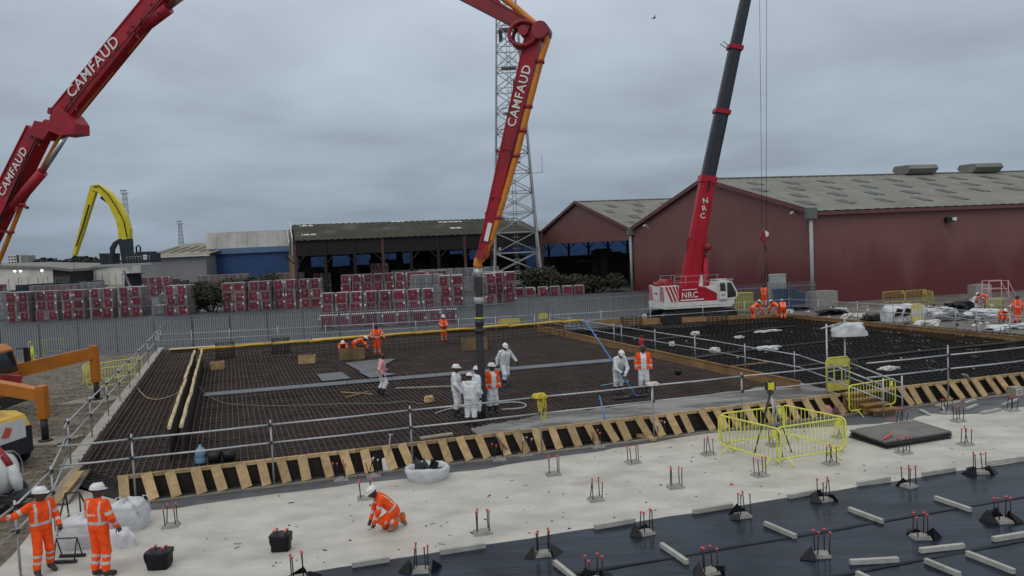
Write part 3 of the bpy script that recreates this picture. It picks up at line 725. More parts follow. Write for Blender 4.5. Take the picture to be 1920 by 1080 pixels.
p = MB(); p.box(((b.x+c_.x)/2+1, 911, c_.z/2), (c_.x-b.x+2, 14, c_.z)); p.build('wall', M['grey_clad'], tb)
for zi in range(6, 0, -1):
    for xi in range(4):
        p = MB(); p.box((a.x+(b.x-a.x)*(xi+.5)/4, 899.9, a.z*zi/6.6-.5), (1.9, .3, 1.5)); p.build('window', M['glass'], tb)
p = MB(); p.box((b.x-2, 899.8, a.z/2), (2.5, .4, a.z-1)); p.build('stair_strip', M['machine_dark'], tb)
# distant wood
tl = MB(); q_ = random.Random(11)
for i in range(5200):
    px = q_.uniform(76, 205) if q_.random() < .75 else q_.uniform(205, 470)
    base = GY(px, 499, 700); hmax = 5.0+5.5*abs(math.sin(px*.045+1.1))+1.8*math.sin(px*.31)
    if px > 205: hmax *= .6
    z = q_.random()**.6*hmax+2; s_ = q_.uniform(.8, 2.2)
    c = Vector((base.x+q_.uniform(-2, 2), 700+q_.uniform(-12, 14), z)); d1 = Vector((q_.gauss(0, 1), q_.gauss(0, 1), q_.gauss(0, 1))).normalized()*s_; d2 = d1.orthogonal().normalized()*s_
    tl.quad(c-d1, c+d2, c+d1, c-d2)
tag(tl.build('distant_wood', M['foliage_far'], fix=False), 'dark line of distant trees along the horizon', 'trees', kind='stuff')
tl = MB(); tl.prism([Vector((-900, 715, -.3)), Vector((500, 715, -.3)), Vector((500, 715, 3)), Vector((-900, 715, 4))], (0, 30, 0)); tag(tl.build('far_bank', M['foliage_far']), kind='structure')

# ---- shrubs
def shrub(label, px, py, Y, w_, d_, h_, n_, seed):
    q = random.Random(seed); c0 = GY(px, py, Y); r = thing('shrub', label, 'shrub', (c0.x, Y, -.02), 'shrubs behind the fence' if False else None)
    lv = MB(); blobs = [(q.uniform(-.42, .42)*w_, q.uniform(-.4, .4)*d_, q.uniform(.3, .78)*h_, q.uniform(.16, .26)*h_+.25) for _ in range(16)]
    for i in range(n_):
        bx, by, bz, br = q.choice(blobs); dv = Vector((q.gauss(0, 1), q.gauss(0, 1), q.gauss(0, 1))).normalized()*br*q.random()**.4*1.25
        p = Vector((c0.x+bx, Y+by, bz))+Vector((dv.x*1.25, dv.y, dv.z))
        if p.z < .05: p.z = .05+q.random()*.4
        s_ = q.uniform(.12, .27); d1 = Vector((q.gauss(0, 1), q.gauss(0, 1), q.gauss(0, 1))).normalized()*s_; d2 = d1.orthogonal().normalized()*s_*.6
        lv.quad(p-d1, p+d2, p+d1, p-d2)
    lv.build('foliage', M['foliage'], r, fix=False)
    for bx, by, bz, br in blobs[:9]:
        st = MB(); st.tube([(c0.x+bx*.2, Y+by*.2, 0), (c0.x+bx*.7, Y+by*.7, bz*.55), (c0.x+bx, Y+by, bz+.2)], [.07, .05, .02], 5); st.build('stem', M['bark'], r)
    return r
shrub('wide dark bramble thicket between the brick stacks', 400, 560, 90, 8, 4.0, 3.7, 4600, 1)
shrub('bushy thicket to the side of the wide bramble, topped by pale brick packs', 470, 560, 96, 7.5, 3.5, 4.2, 3600, 2)
shrub('green bush at the foot of the lattice mast', 1010, 540, 98, 5.0, 3, 3.3, 3000, 3)
shrub('dark bush in front of the open red warehouse beside the downpipe', 1120, 545, 95, 7, 3, 2.0, 3000, 4)
shrub('low bush behind the single row of brick packs', 1060, 545, 97, 5, 2.5, 2.2, 1900, 5)
# ================================================================ palisade fence
fpts = [Vector((-62, 50.2, 0)), Vector((-36.2, 52.3, 0)), Vector((-17.9, 54.0, 0)), Vector((-2.5, 55.8, 0)), Vector((10.5, 58.6, 0)), Vector((25.4, 62.2, 0))]
fence = thing('palisade_fence', 'grey galvanised palisade fence between the pit and the brick yard', 'fence', (-2.5, 55.8, -.02))
pale = MB(); hw = .030
pale.add([(-hw, 0, .08), (0, -.015, .08), (hw, 0, .08), (-hw, 0, 2.28), (0, -.015, 2.28), (hw, 0, 2.28), (0, -.01, 2.42)], [(0, 1, 4, 3), (1, 2, 5, 4), (3, 4, 6), (4, 5, 6)])
pale_me = None; rest = MB(); npale = 0
cand = []
for a, b in zip(fpts, fpts[1:]):
    l_ = (b-a).length; n_ = int(l_/.155); ang = math.atan2(b.y-a.y, b.x-a.x)
    for i in range(n_): cand.append((a.lerp(b, i/n_), ang))
order = sorted(range(len(cand)), key=lambda i: abs(project(cand[i][0])[0]-760))
single = set(order[:296])
for i, (p, ang) in enumerate(cand):
    lean = rnd.uniform(-.006, .006)
    if i in single:
        if pale_me is None:
            o = pale.build('pale', M['galv_fence'], None, fix=False); pale_me = o.data
        else: o = link(bpy.data.objects.new('pale', pale_me))
        o.parent = fence; o.location = p-Vector(fence.location); o.location.z = .02+rnd.uniform(-.012, .012); o.rotation_euler = (0, lean, ang)
    else:
        Mx = Matrix.Rotation(ang, 3, 'Z'); rest.add([p+Mx @ Vector(v) for v in pale.v], pale.f)
tag(rest.build('far_pales', M['galv_fence'], fence, fix=False), kind='stuff')
for a, b in zip(fpts, fpts[1:]):
    n_ = max(1, round((b-a).length/2.75)); nb = Vector((0, .05, 0))
    for i in range(n_):
        p0, p1 = a.lerp(b, i/n_), a.lerp(b, (i+1)/n_)
        for z in (.38, 2.02): q = MB(); q.beam(p0+nb+u3*z, p1+nb+u3*z, .04, .06); q.build('rail', M['galv'], fence)
        q = MB(); q.beam(p0+nb*2-u3*.02, p0+nb*2+u3*2.3, .07, .1); q.build('post', M['galv_fence'], fence)

# ================================================================ lattice mast and floodlight masts
def lattice(name, label, cat, base, h, w0, w1, bays, r_leg, r_br, m, waist=None, ladder=True):
    r = thing(name, label, cat, (base.x, base.y, -.05))
    def wid(z): return w0+(w1-w0)*min(1, (z/h)**.85)
    zs_ = [h*(1-(1-i/bays)**1.0) for i in range(bays+1)]
    cor = lambda z, k_: base+Vector(((1 if k_ in (1, 2) else -1)*wid(z)/2, (1 if k_ in (2, 3) else -1)*wid(z)/2, z))
    for k_ in range(4):
        p = MB(); p.tube([cor(z, k_) for z in zs_], [r_leg*(1-.5*z/h) for z in zs_], 6); p.build('leg', M[m], r)
    for i in range(bays):
        for k_ in range(4):
            a, b = cor(zs_[i], k_), cor(zs_[i], (k_+1) % 4); c, d = cor(zs_[i+1], k_), cor(zs_[i+1], (k_+1) % 4)
            for p0, p1 in ((a, b), (a, d), (b, c)) if i else ((a, d), (b, c)):
                p = MB(); p.tube([p0, p1], r_br, 4); p.build('brace', M[m], r, fix=False)
    if ladder:
        p = MB()
        for sx in (-.22, .22): p.tube([base+Vector((sx, 0, 0)), base+Vector((sx, 0, h))], .03, 4)
        z = .4
        while z < h: p.tube([base+Vector((-.22, 0, z)), base+Vector((.22, 0, z))], .02, 4); z += .6
        for zc in np.arange(3, h, 1.5): p.tube([base+Vector((math.cos(t_)*.5, math.sin(t_)*.5, zc)) for t_ in np.linspace(0, 2*math.pi, 9)[:-1]], .02, 4, closed=True)
        p.build('ladder', M[m], r, fix=False)
    return r
tc_ = GY(970, 500, 101); tbase = Vector((tc_.x, 101, 0))
tw = lattice('lattice_mast', 'tall grey steel lattice mast with ladder standing behind the brick packs', 'mast', tbase, 46, 6.6, 1.9, 17, .15, .055, 'tower_steel')
for z in (9.5, 17.5, 24, 30, 35):
    p = MB(); p.box(tbase+u3*z, (2.0, 2.0, .12)); 
    for sx in (-1, 1):
        p.beam(tbase+Vector((sx, -1, z+1)), tbase+Vector((sx, 1, z+1)), .05, .05); p.beam(tbase+Vector((-1, sx, z+1)), tbase+Vector((1, sx, z+1)), .05, .05)
        p.beam(tbase+Vector((sx, -1, z)), tbase+Vector((sx, -1, z+1)), .05, .05)
    p.build('platform', M['tower_steel'], tw)
for z, dx in ((27.5, .7), (34, -.9), (36.5, .8)):
    p = MB(); p.box(tbase+Vector((dx, -1, z)), (.5, .35, 1.5)); p.build('antenna', M['steel_dark'], tw)
p = MB(); p.tube([tbase+Vector((1.5, 0, 16.0)), tbase+Vector((3.9, 0, 16.0)), tbase+Vector((3.9, 0, 18.4))], .05, 5); p.build('whip_antenna', M['tower_steel'], tw)
for (px, pt, Y, lab) in ((233, 357, 260, 'taller floodlight mast rising behind the yellow material handler'), (337, 415, 300, 'shorter floodlight mast above the grey store roof')):
    t_ = GY(px, pt, Y); b_ = Vector((t_.x, Y, 0))
    r = lattice('floodlight_mast', lab, 'mast', b_, t_.z-1, 2.4, 1.1, 14, .09, .05, 'tower_steel', ladder=False)
    p = MB(); p.box((t_.x, Y, t_.z-.9), (2.2, 1.6, .2)); p.build('platform', M['tower_steel'], r)
    for dx in (-.85, -.28, .28, .85):
        p = MB(); p.box((t_.x+dx, Y-.6, t_.z-.1), (.42, .4, .6)); p.build('floodlight', M['pipe_grey'], r)
for px, py, Y in ((28, 509, 200), (39, 509, 200), (79, 508, 200)):
    c = GY(px, py, Y); r = thing('yard_lamp', 'lit lamp on a slim pole in front of the long white store', 'lamp', (c.x, Y, -.02), 'lit lamps in front of the white store')
    p = MB(); p.tube([(c.x, Y, -.02), (c.x, Y, c.z)], .06, 5); p.build('pole', M['galv'], r)
    p = MB(); p.lathe([(.02, -.25), (.3, -.12), (.32, .1), (.05, .25)], (c.x, Y-.1, c.z+.1), 8); p.build('lamp_head', M['lamp_glow'], r)

# ================================================================ brick packs
def pack_mesh(kind, var=0):
    b = MB(); w_, d_, h_ = 1.28, 1.12, 1.14; px_ = (-.05, .08, -.1, 0)[var]; pw_ = (.74, .66, .6, .8)[var]
    b.box((0, 0, .06), (w_*.9, d_*.9, .12), 4)
    b.prism([Vector((-w_/2, -d_/2, .1)), Vector((w_/2, -d_/2, .1)), Vector((w_/2, -d_/2, h_-.06)), Vector((w_/2-.05, -d_/2, h_)), Vector((-w_/2+.05, -d_/2, h_)), Vector((-w_/2, -d_/2, h_-.06))], (0, d_, 0), 1)
    b.box((0, 0, h_-.006), (w_*.93, d_*.98, .02), 2)
    if kind == 'red':
        for sy in (-1, 1):
            b.box((px_, sy*(d_/2+.002), h_/2+.03), (w_*pw_, .012, h_*(.9, .86, .92, .7)[var]), 0)
            if var == 3: continue
            b.box((px_, sy*(d_/2+.01), h_*.56), (.3, .008, .016), 3); b.box((px_, sy*(d_/2+.01), h_*.50), (.2, .008, .018), 3); b.box((px_, sy*(d_/2+.01), h_*.86), (.36, .008, .018), 3); b.box((px_, sy*(d_/2+.01), h_*.63), (.05, .008, .03), 3)
    else:
        b.box((0, -d_/2-.001, h_/2+.02), (.03, .012, h_*.84), 2)
    mats = {'red': [M['pack_red'], M['pack_wrap'], M['pack_top'], M['paper'], M['timber_old']],
            'pink': [M['pack_pink'], M['pack_pink'], M['pack_top'], M['paper'], M['timber_old']],
            'grey': [M['pack_grey'], M['pack_grey'], M['pack_top'], M['paper'], M['timber_old']]}[kind]
    o = b.build('brick_pack', mats, None, local=True); lab = None
    me = o.data; bpy.data.objects.remove(o); return me
PK = {k_: pack_mesh(k_) for k_ in ('pink', 'grey')}; PKR = [pack_mesh('red', v_) for v_ in range(4)]
lb = MB(); lb.box((0, 0, 0), (.2, .008, .24)); lo_ = lb.build('label_sheet', M['paper'], None, local=True); LBm = lo_.data; bpy.data.objects.remove(lo_)
npk = 0
def pack(x, y, z, rz, kind, label, group, lbl=True):
    global npk; npk += 1
    o = link(bpy.data.objects.new('brick_pack', rnd.choice(PKR) if kind == 'red' else PK[kind])); o.location = (x, y, z); o.rotation_euler = (0, 0, rz+rnd.uniform(-.03, .03)); tag(o, label, 'brick pack', group)
    if lbl and kind == 'red' and rnd.random() < .75:
        s_ = link(bpy.data.objects.new('label_sheet', LBm)); s_.parent = o; s_.location = (rnd.choice((-.52, .46, .5)), -.575, rnd.choice((.95, .9, .55)))
def stack(px, py, cols, high, deep, kind, label, group, rz=0.0, Y=None, pitch=1.31):
    p = G(px, py, 0) if Y is None else GY(px, py, Y)
    d = Vector((math.cos(rz), math.sin(rz), 0)); n_ = Vector((-d.y, d.x, 0))
    for c in range(cols):
        for dp in range(deep):
            for h in range(high):
                q = Vector((p.x, p.y, 0))+d*((c+.5)*pitch)+n_*(dp*1.22+.56)
                pack(q.x+rnd.uniform(-.04, .04), q.y+rnd.uniform(-.05, .05), h*1.16, rz, kind, label+({1: '', 2: (', bottom tier', ', top tier')[h % 2], 3: (', bottom tier', ', middle tier', ', top tier')[h % 3], 4: (', bottom tier', ', lower middle tier', ', upper middle tier', ', top tier')[h % 4]}[high]), group, dp == 0)
gA = 'three-high red brick packs along the yard edge'
lA = 'shrink-wrapped dark red brick pack in the three-high stacks along the yard edge'
for px, py, dp in ((14, 605, 2), (68, 602, 1), (118, 600, 1), (172, 597, 1), (226, 594, 2), (311, 592, 2)): stack(px, py, 2, 3, dp, 'red', lA, gA)
for px, py in ((418, 586), (467, 583), (515, 580), (563, 578)): stack(px, py, 2, 3, 1, 'red', lA, gA, rz=.03)
stack(-46, 603, 3, 3, 1, 'grey', 'grey wrapped brick pack at the end of the three-high stacks', 'grey packs beside the red stacks')
stack(288, 591, 1, 1, 1, 'grey', 'single low grey pack standing alone beside a red stack', None)
stack(300, 586, 1, 2, 1, 'grey', 'pale grey pack in the pair piled behind the low single pack', 'pair of pale packs')
gB = 'single row of brick packs behind the fence'; lB = 'wrapped brick pack in the single row just behind the palisade fence'
a, b = G(597, 618), G(872, 604); ang = math.atan2(b.y-a.y, b.x-a.x); l_ = (b-a).length
stack(597, 618, int(l_/1.36), 1, 1, 'red', lB, gB, rz=ang)
gC = 'two-high brick packs behind the single row'; lC = 'red brick pack in the two-high row behind the row at the fence'
a, b = G(600, 592), G(822, 582); ang = math.atan2(b.y-a.y, b.x-a.x); stack(600, 592, 8, 2, 1, 'red', lC, gC, rz=ang, pitch=1.5)
gD = 'high brick packs before the mossy shed'; lD = 'red and white wrapped brick pack in the tall rows before the mossy shed'
stack(640, 565, 10, 3, 1, 'red', lD, gD, rz=.06, pitch=1.42)
for px, py in ((825, 578), (888, 574), (925, 570)): stack(px, py, 2, 3, 2, 'red', lD, gD, rz=.06)
stack(770, 572, 3, 3, 1, 'grey', 'grey wrapped pack among the tall red rows before the mossy shed', 'grey packs among the tall rows', rz=.05)
stack(905, 566, 2, 3, 1, 'grey', 'grey wrapped pack among the tall red rows before the mossy shed', 'grey packs among the tall rows', rz=.05)
gE = 'single row of packs leading to the warehouse'; lE = 'red brick pack in the single low row leading towards the open red warehouse'
stack(916, 560, 8, 1, 1, 'red', lE, gE, rz=.02, pitch=1.5)
gF = 'packs stored at the back of the yard'; lF = 'pinkish wrapped brick pack far back in the yard'
for px, py, cols, hi, kind in ((-40, 552, 5, 2, 'red'), (55, 556, 8, 2, 'pink'), (150, 549, 4, 2, 'grey'), (240, 545, 6, 2, 'grey'), (255, 556, 5, 3, 'red'), (372, 553, 7, 3, 'pink'), (515, 551, 4, 3, 'pink'), (590, 556, 2, 3, 'red'), (630, 551, 3, 3, 'grey'), (697, 553, 2, 4, 'red'), (735, 551, 3, 3, 'grey'), (785, 551, 9, 3, 'grey')):
    lab = {'red': 'red wrapped brick pack far back in the yard', 'pink': lF, 'grey': 'pale grey block pack far back in the yard'}[kind]
    stack(px, py, cols, hi, 1, kind, lab, gF+' '+kind)

# ================================================================ concrete pump: truck and boom
BT, BP = Vector((-23.5, 30.6, 0)), Vector((-1.18, 24.7, 0))          # turret and hose foot
bpn = (BP-BT).normalized(); bn = Vector((bpn.y, -bpn.x, 0))           # bn faces the camera
def BPX(px, py, off=0.0):                                             # pixel on the boom's own vertical plane
    d = ray(px, py); o_ = Vector((0, 0, CAMH)); t = (BT+bn*off-o_).dot(bn)/d.dot(bn); return o_+d*t
pump = thing('concrete_pump_truck', 'orange concrete pump truck with long folding red boom and braced outriggers', 'pump truck', (BT.x, BT.y, 0))
def sect(name, a, b, h0, h1, wd, m='red', parent=pump, taper=None):
    p = MB(); p.beam(a, b, wd, h0, 0, up=(b-a).cross(bn), a1=taper or wd, b1=h1)
    # flange strips along the top and bottom edges
    for s_ in (-1, 1):
        sd_, up_ = frame(b-a, (b-a).cross(bn))
        p.beam(a+up_*(s_*h0/2), b+up_*(s_*h1/2), wd*1.14, .05, 0, up=(b-a).cross(bn), a1=(taper or wd)*1.14)
    return p.build(name, M[m], parent)
K0 = BPX(-78, 552); K1a = BPX(88, 238); K1b = BPX(118, 222); AP = BPX(478, -222); K3 = BPX(1016, 60); TIP = BPX(905, 478)
TOPK = BPX(66, 236)
s1 = sect('boom_section', K0, BPX(74, 246), .78, .70, .52)
p = MB(); pts = [BPX(x, y, .36) for x, y in ((54, 252), (64, 226), (98, 232), (97, 205), (108, 196), (128, 215), (139, 231), (140, 250), (112, 254), (92, 245), (80, 262))]
p.prism(pts, bn*-.72); p.build('knuckle', M['red'], pump)
s2 = sect('boom_section', BPX(114, 222), AP, .74, .6, .42)
s3 = sect('boom_section', AP, BPX(996, 54), .66, .36, .38, 'red_dark')
s4 = sect('boom_section', BPX(1003, 62), TIP, .50, .25, .3)
for c_, r_ in ((BPX(118, 225), .28), (BPX(100, 236), .2), (BPX(128, 240), .2), (K3, .27), (BPX(985, 62), .16), (TIP, .15), (AP, .5)):
    p = MB(); p.tube([c_+bn*.34, c_-bn*.34], r_, 14); p.build('pivot_pin', M['red_dark'], pump)
# hydraulic rams
def ram(a, m_, b, r0, r1):
    p = MB(); p.tube([a, m_], r0, 10); c = p.build('ram_barrel', M['red'], pump); p = MB(); p.tube([m_, b], r1, 10); p.build('ram_rod', M['chrome'], c)
ram(BPX(10, 404, .1), BPX(80, 322, .1), BPX(124, 254, .1), .2, .1)
ram(BPX(246, 66), BPX(316, 14), BPX(400, -48), .24, .1)
ram(BPX(860, -60), BPX(962, 40), BPX(990, 60), .16, .08)
# ring link at the last joint
p = MB(); ce = BPX(984, 66)
p.tube([ce+bpn*(math.cos(t_)*.46)+u3*(math.sin(t_)*.38)+bn*.25 for t_ in np.linspace(0, 2*math.pi, 15)[:-1]], .07, 6, closed=True)
p.tube([ce+bpn*(math.cos(t_)*.46)+u3*(math.sin(t_)*.38)-bn*.25 for t_ in np.linspace(0, 2*math.pi, 15)[:-1]], .07, 6, closed=True)
for t_ in np.linspace(0, 2*math.pi, 9)[:-1]:
    q = ce+bpn*(math.cos(t_)*.46)+u3*(math.sin(t_)*.38); p.tube([q+bn*.25, q-bn*.25], .04, 5)
p.build('link_ring', M['red_dark'], pump)
# delivery pipe in orange following the boom
for pl, r_ in (([(-70, 660), (0, 486), (42, 382), (106, 268), (130, 236), (156, 200), (218, 122), (330, -14), (498, -226)], .085), ([(498, -240), (700, -150), (900, -36), (962, 10), (1018, 58), (1026, 76), (1014, 112), (991, 200), (968, 292), (942, 380), (922, 446), (908, 482)], .105)):
    p = MB(); p.tube([BPX(x, y, .06 if r_ > .1 else -.1) for x, y in pl], r_, 10); p.build('delivery_pipe', M['orange_pipe'], pump)
for x, y, x1, y1 in ((968, 292, 930, 283), (1013, 116, 985, 110), (991, 200, 965, 196), (934, 408, 910, 400), (41, 384, 52, 390), (20, 435, -10, 432), (980, 245, 955, 238)):
    p = MB(); a, b = BPX(x, y, .06), BPX(x1, y1, .06); p.beam(a, b, .1, .1); p.tube([a-u3*.06, a+u3*.06], .135, 8); p.build('pipe_bracket', M['red_dark'], pump)
for c_ in ((250, 62), (262, 42), (94, 210), (33, 395)):
    q = BPX(*c_, .24); p = MB(); p.tube([q, q+bn*.06], .09, 8); p.box(q+u3*.06, (.12, .08, .2)); p.build('lug', M['red_dark'], pump)
# elbow and end hose
E0 = BPX(899, 492); HB = Vector((BP.x, BP.y, .62)); hx = BPX(897, 520); 
p = MB(); p.tube([BPX(908, 474), BPX(903, 484), BPX(897, 488), BPX(896, 497), Vector((hx.x, hx.y, BPX(897, 502).z))], [.13, .14, .15, .15, .14], 10); p.build('end_elbow', M['orange_pipe'], pump)
zt_ = BPX(897, 503).z
hz = [zt_-(zt_-HB.z)*i/10 for i in range(11)]
hp = [Vector((hx.x+(HB.x-hx.x)*(i/10)+.02*math.sin(i), hx.y+(HB.y-hx.y)*(i/10), z)) for i, z in enumerate(hz)]
p = MB(); p.tube(hp, .125, 12); hs = p.build('end_hose', M['hose'], pump)
for f0, f1, mm, r_ in ((0.0, .06, 'galv', .15), (.19, .235, 'pipe_grey', .165), (.325, .335, 'yellow', .14), (.34, .38, 'machine_dark', .145), (.40, .43, 'steel_dark', .155)):
    a, b = hp[0].lerp(hp[-1], f0), hp[0].lerp(hp[-1], f1); p = MB(); p.tube([a, b], r_, 12); p.build('hose_collar', M[mm], hs)
# hydraulic hoses, weld plates and bolts along the boom
def boom_hose(px, off, r_=.022):
    p = MB(); p.tube([BPX(x, y, off) for x, y in px], r_, 5); p.build('hydraulic_hose', M['black'], pump, fix=False)
boom_hose([(-20, 470), (12, 395), (40, 330), (66, 272), (84, 246), (112, 232), (128, 205), (160, 165), (230, 82), (300, 0), (380, -95)], .30)
boom_hose([(-24, 466), (8, 391), (36, 326), (62, 270), (82, 240), (112, 226), (124, 201), (156, 161)], .31)
boom_hose([(985, 40), (1004, 70), (996, 96), (975, 190), (948, 310), (915, 440)], -.2)
boom_hose([(968, 78), (972, 92), (982, 96), (988, 84)], .2, .015)
for sct, a, b, hh, off in ((s1, (-60, 517), (74, 246), .74, .272), (s2, (114, 222), (300, 4), .72, .222), (s4, (1003, 62), (905, 478), .4, .16)):
    for t_ in (.12, .3, .52, .74, .93):
        q = BPX(a[0]+(b[0]-a[0])*t_, a[1]+(b[1]-a[1])*t_, off); d = (BPX(*b, off)-BPX(*a, off)).normalized(); n2 = bn.cross(d)
        if (sct is s2 and .2 < t_ < .6) or (sct is s1 and .5 < t_ < .8) or (sct is s4 and .1 < t_ < .4): continue
        p = MB(); p.beam(q-n2*hh*.44, q+n2*hh*.44, .05, .03, up=bn); p.build('weld_rib', M['red_dark'], sct)
        for s_ in (-.3, .3):
            p = MB(); c = q+n2*hh*s_+d*.09; p.tube([c-bn*.01, c+bn*.03], .035, 6); p.build('bolt', M['steel_dark'], sct)
# lettering
def boom_text(s, a, b, size, off, parent, flip=False, xs=1.0):
    a, b = BPX(*a, off), BPX(*b, off); mid = (a+b)/2; x = (b-a).normalized(); nrm_ = bn; y = nrm_.cross(x)
    text_obj(s, size, basis(mid, x, y), M['letter'], parent, 'lettering', .018, .004, xs=xs)
boom_text('CAMFAUD', (138, 168), (210, 84), .60, .248, s2, xs=.98)
boom_text('CAMFAUD', (4, 360), (44, 284), .47, .305, s1, xs=.92)
boom_text('CAMFAUD', (961, 228), (987, 132), .40, .18, s4, xs=.98)
p = MB(); a, b = BPX(911, 452, .2), BPX(919, 418, .2); p.beam(a, b, .012, .14, up=(b-a).cross(bn)); p.build('data_plate', M['letter'], s4)
# truck: chassis, cab, wheels, turret, outriggers (cab front towards the pit)
td = Vector((.992, .12, 0)).normalized(); tn = Vector((td.y, -td.x, 0)); Ta = math.atan2(td.y, td.x)
TC = Vector((-21.8, 31.7, 0))                                        # front of cab, centreline
def TP(f, s_, z): return TC-td*f+tn*s_+u3*z                           # f behind cab front, s to the near side
p = MB(); p.beam(TP(.3, 0, 1.05), TP(10.5, 0, 1.05), .95, .35); p.build('chassis', M['steel_dark'], pump)
cab = MB()
prof = [(0.05, .75), (0, 1.7), (.22, 2.75), (.5, 2.98), (2.15, 3.0), (2.2, .75)]
cab.prism([TP(f, -1.2, z) for f, z in prof], tn*2.4); cabo = cab.build('cab', M['orange'], pump)
p = MB(); p.add([TP(.0, -1.05, 1.78)+td*.02, TP(0, 1.05, 1.78)+td*.02, TP(.2, 1.05, 2.68)+td*.02, TP(.2, -1.05, 2.68)+td*.02], [(0, 1, 2, 3)]); p.build('windscreen', M['glass'], cabo, fix=False)
for s_ in (-1, 1):
    p = MB(); q = [TP(f, s_*1.206, z) for f, z in ((.2, 1.75), (.38, 2.6), (1.05, 2.6), (1.15, 1.75))]; p.prism(q, tn*(s_*.01)); p.build('side_window', M['glass'], cabo)
    p = MB(); p.beam(TP(.1, s_*1.2, 2.72), TP(-.22, s_*1.5, 2.72), .05, .05); p.beam(TP(-.22, s_*1.5, 2.75), TP(-.22, s_*1.5, 1.9), .05, .05); p.box(TP(-.2, s_*1.5, 2.3), (.14, .3, .8), rz=Ta); p.build('mirror', M['black'], cabo)
    p = MB(); p.prism([TP(f, s_*1.21, z) for f, z in ((.3, .8), (.3, 1.7), (1.2, 1.7), (1.25, .8))], tn*(s_*.012)); p.build('door', M['orange'], cabo)
p = MB(); p.beam(TP(-.08, -1.2, .62), TP(-.08, 1.2, .62), .2, .45); p.build('bumper', M['steel_dark'], pump)
p = MB(); p.beam(TP(-.02, -1.0, 1.3), TP(-.02, 1.0, 1.3), .06, .5); p.build('grille', M['black'], cabo)
p = MB(); p.box(TP(1.3, .2, 3.06), (1.3, 1.9, .1), rz=Ta); p.build('roof_hatch', M['steel_dark'], cabo)
for f in (1.2, 3.1, 7.2, 8.6):
    for s_ in (-1, 1):
        c = TP(f, s_*1.05, .52); wo = MB(); Mr = Matrix((td, u3, tn)).transposed()
        wo.lathe([(.30, -.16), (.5, -.16), (.53, -.1), (.53, .1), (.5, .16), (.30, .16)], c, 20, M=Mr); o = wo.build('tyre', M['rubber'], pump)
        h_ = MB(); h_.lathe([(.0, .1*s_), (.12, .1*s_), (.16, .03*s_), (.27, .05*s_), (.31, .13*s_), (.31, -.13*s_)], c, 16, M=Mr); h_.build('rim', M['galv'], o)
p = MB(); p.lathe([(.75, 1.2), (.75, 1.9), (.55, 2.2), (.5, 4.0), (.3, 4.5)], (BT.x, BT.y, 0), 16); p.build('turret', M['orange'], pump)
p = MB(); p.box(TP(7.2, 0, 1.8), (5.2, 2.2, 1.2), rz=Ta); p.build('hopper_body', M['orange'], pump)
def outrigger(base, elbow, foot, hb, sec_h, m='orange'):
    p = MB(); p.beam(base, elbow, .34, sec_h, 0, b1=sec_h*.85); o = p.build('outrigger_arm', M[m], pump)
    p = MB(); p.beam(Vector((foot.x, foot.y, elbow.z+.32)), Vector((foot.x, foot.y, .9)), .3, .3); p.build('outrigger_leg', M['orange'], pump)
    p = MB(); p.tube([Vector((foot.x, foot.y, .95)), Vector((foot.x, foot.y, .1))], .12, 10); p.lathe([(.0, .16), (.22, .14), (.24, .09), (0, .085)], (foot.x, foot.y, 0), 12); p.build('outrigger_jack', M['black'], pump)
f1, f2 = G(183, 752), G(86, 831)
e1, e2 = Vector((f1.x, f1.y, 2.25)), Vector((f2.x, f2.y, 1.75))
outrigger(Vector((-23.2, 32.6, 1.55)), e1, f1, 0, .62); outrigger(Vector((-22.4, 28.7, 2.25)), e2, f2, 0, .5)
for s_, f in ((-1, 10), (1, 10)):
    ft = TP(10.5, s_*3.6, 0); outrigger(TP(10, s_*.6, 1.5), Vector((ft.x, ft.y, 1.6)), ft, 0, .45)
p = MB(); p.beam(Vector((-23.0, 28.9, 2.4)), Vector((-20.6, 30.9, 1.6)), .3, .4); p.build('outrigger_bracket', M['red_dark'], pump)
# spreader mats under the jacks
for fp, lab, sz in ((f1, 'stacked pale timber spreader mat under the far outrigger jack', (2.2, 1.5)), (f2, 'pale timber spreader mat under the near outrigger jack', (1.9, 1.3))):
    r = thing('spreader_mat', lab, 'mat', (fp.x, fp.y, -.003))
    for i in range(6):
        p = MB(); p.box(fp+Vector((-.1+(i-2.5)*sz[1]/6*.28, (i-2.5)*sz[1]/6, .04)), (sz[0], sz[1]/6-.012, .08), rz=UA*.4); p.build('plank', M['timber_old'], r)

# ================================================================ mobile crane
CY0 = 55.0; cd = Vector((math.cos(R(14)), math.sin(R(14)), 0)); cn = Vector((cd.y, -cd.x, 0))     # cn towards the camera
c0 = GY(1247, 588, CY0); CB = Vector((c0.x, CY0, 0))                  # near rear corner of the superstructure
def CP(f, s_, z): return CB+cd*f-cn*s_+u3*z                           # f forward, s away from the camera
crane = thing('mobile_crane', 'red and white mobile crane with tall black telescopic boom at the pit edge', 'crane', tuple(CP(2.6, 1.3, 0)))
p = MB(); 
for s_ in (-.1, 2.3):
    p.prism([CP(f, s_, z) for f, z in ((-.2, .25), (.1, .0), (5.6, .0), (5.9, .25), (5.9, .65), (5.6, .9), (.1, .9), (-.2, .65))], -cn*.55)
p.build('track', M['black'], crane)
p = MB(); p.box(CP(2.9, 1.35, .75), (4.2, 2.4, .5), rz=R(14)); p.build('undercarriage', M['steel_dark'], crane)
p = MB(); p.prism([CP(f, 0, z) for f, z in ((-.05, 1.15), (5.5, 1.05), (5.7, 1.3), (5.7, 1.55), (-.05, 1.62))], -cn*2.7); p.build('skirt', M['white'], crane)
p = MB(); p.prism([CP(f, 0, z) for f, z in ((0, 1.63), (1.15, 1.625), (1.15, 2.85), (0, 2.82))], -cn*2.7); cw = p.build('counterweight', M['white'], crane)
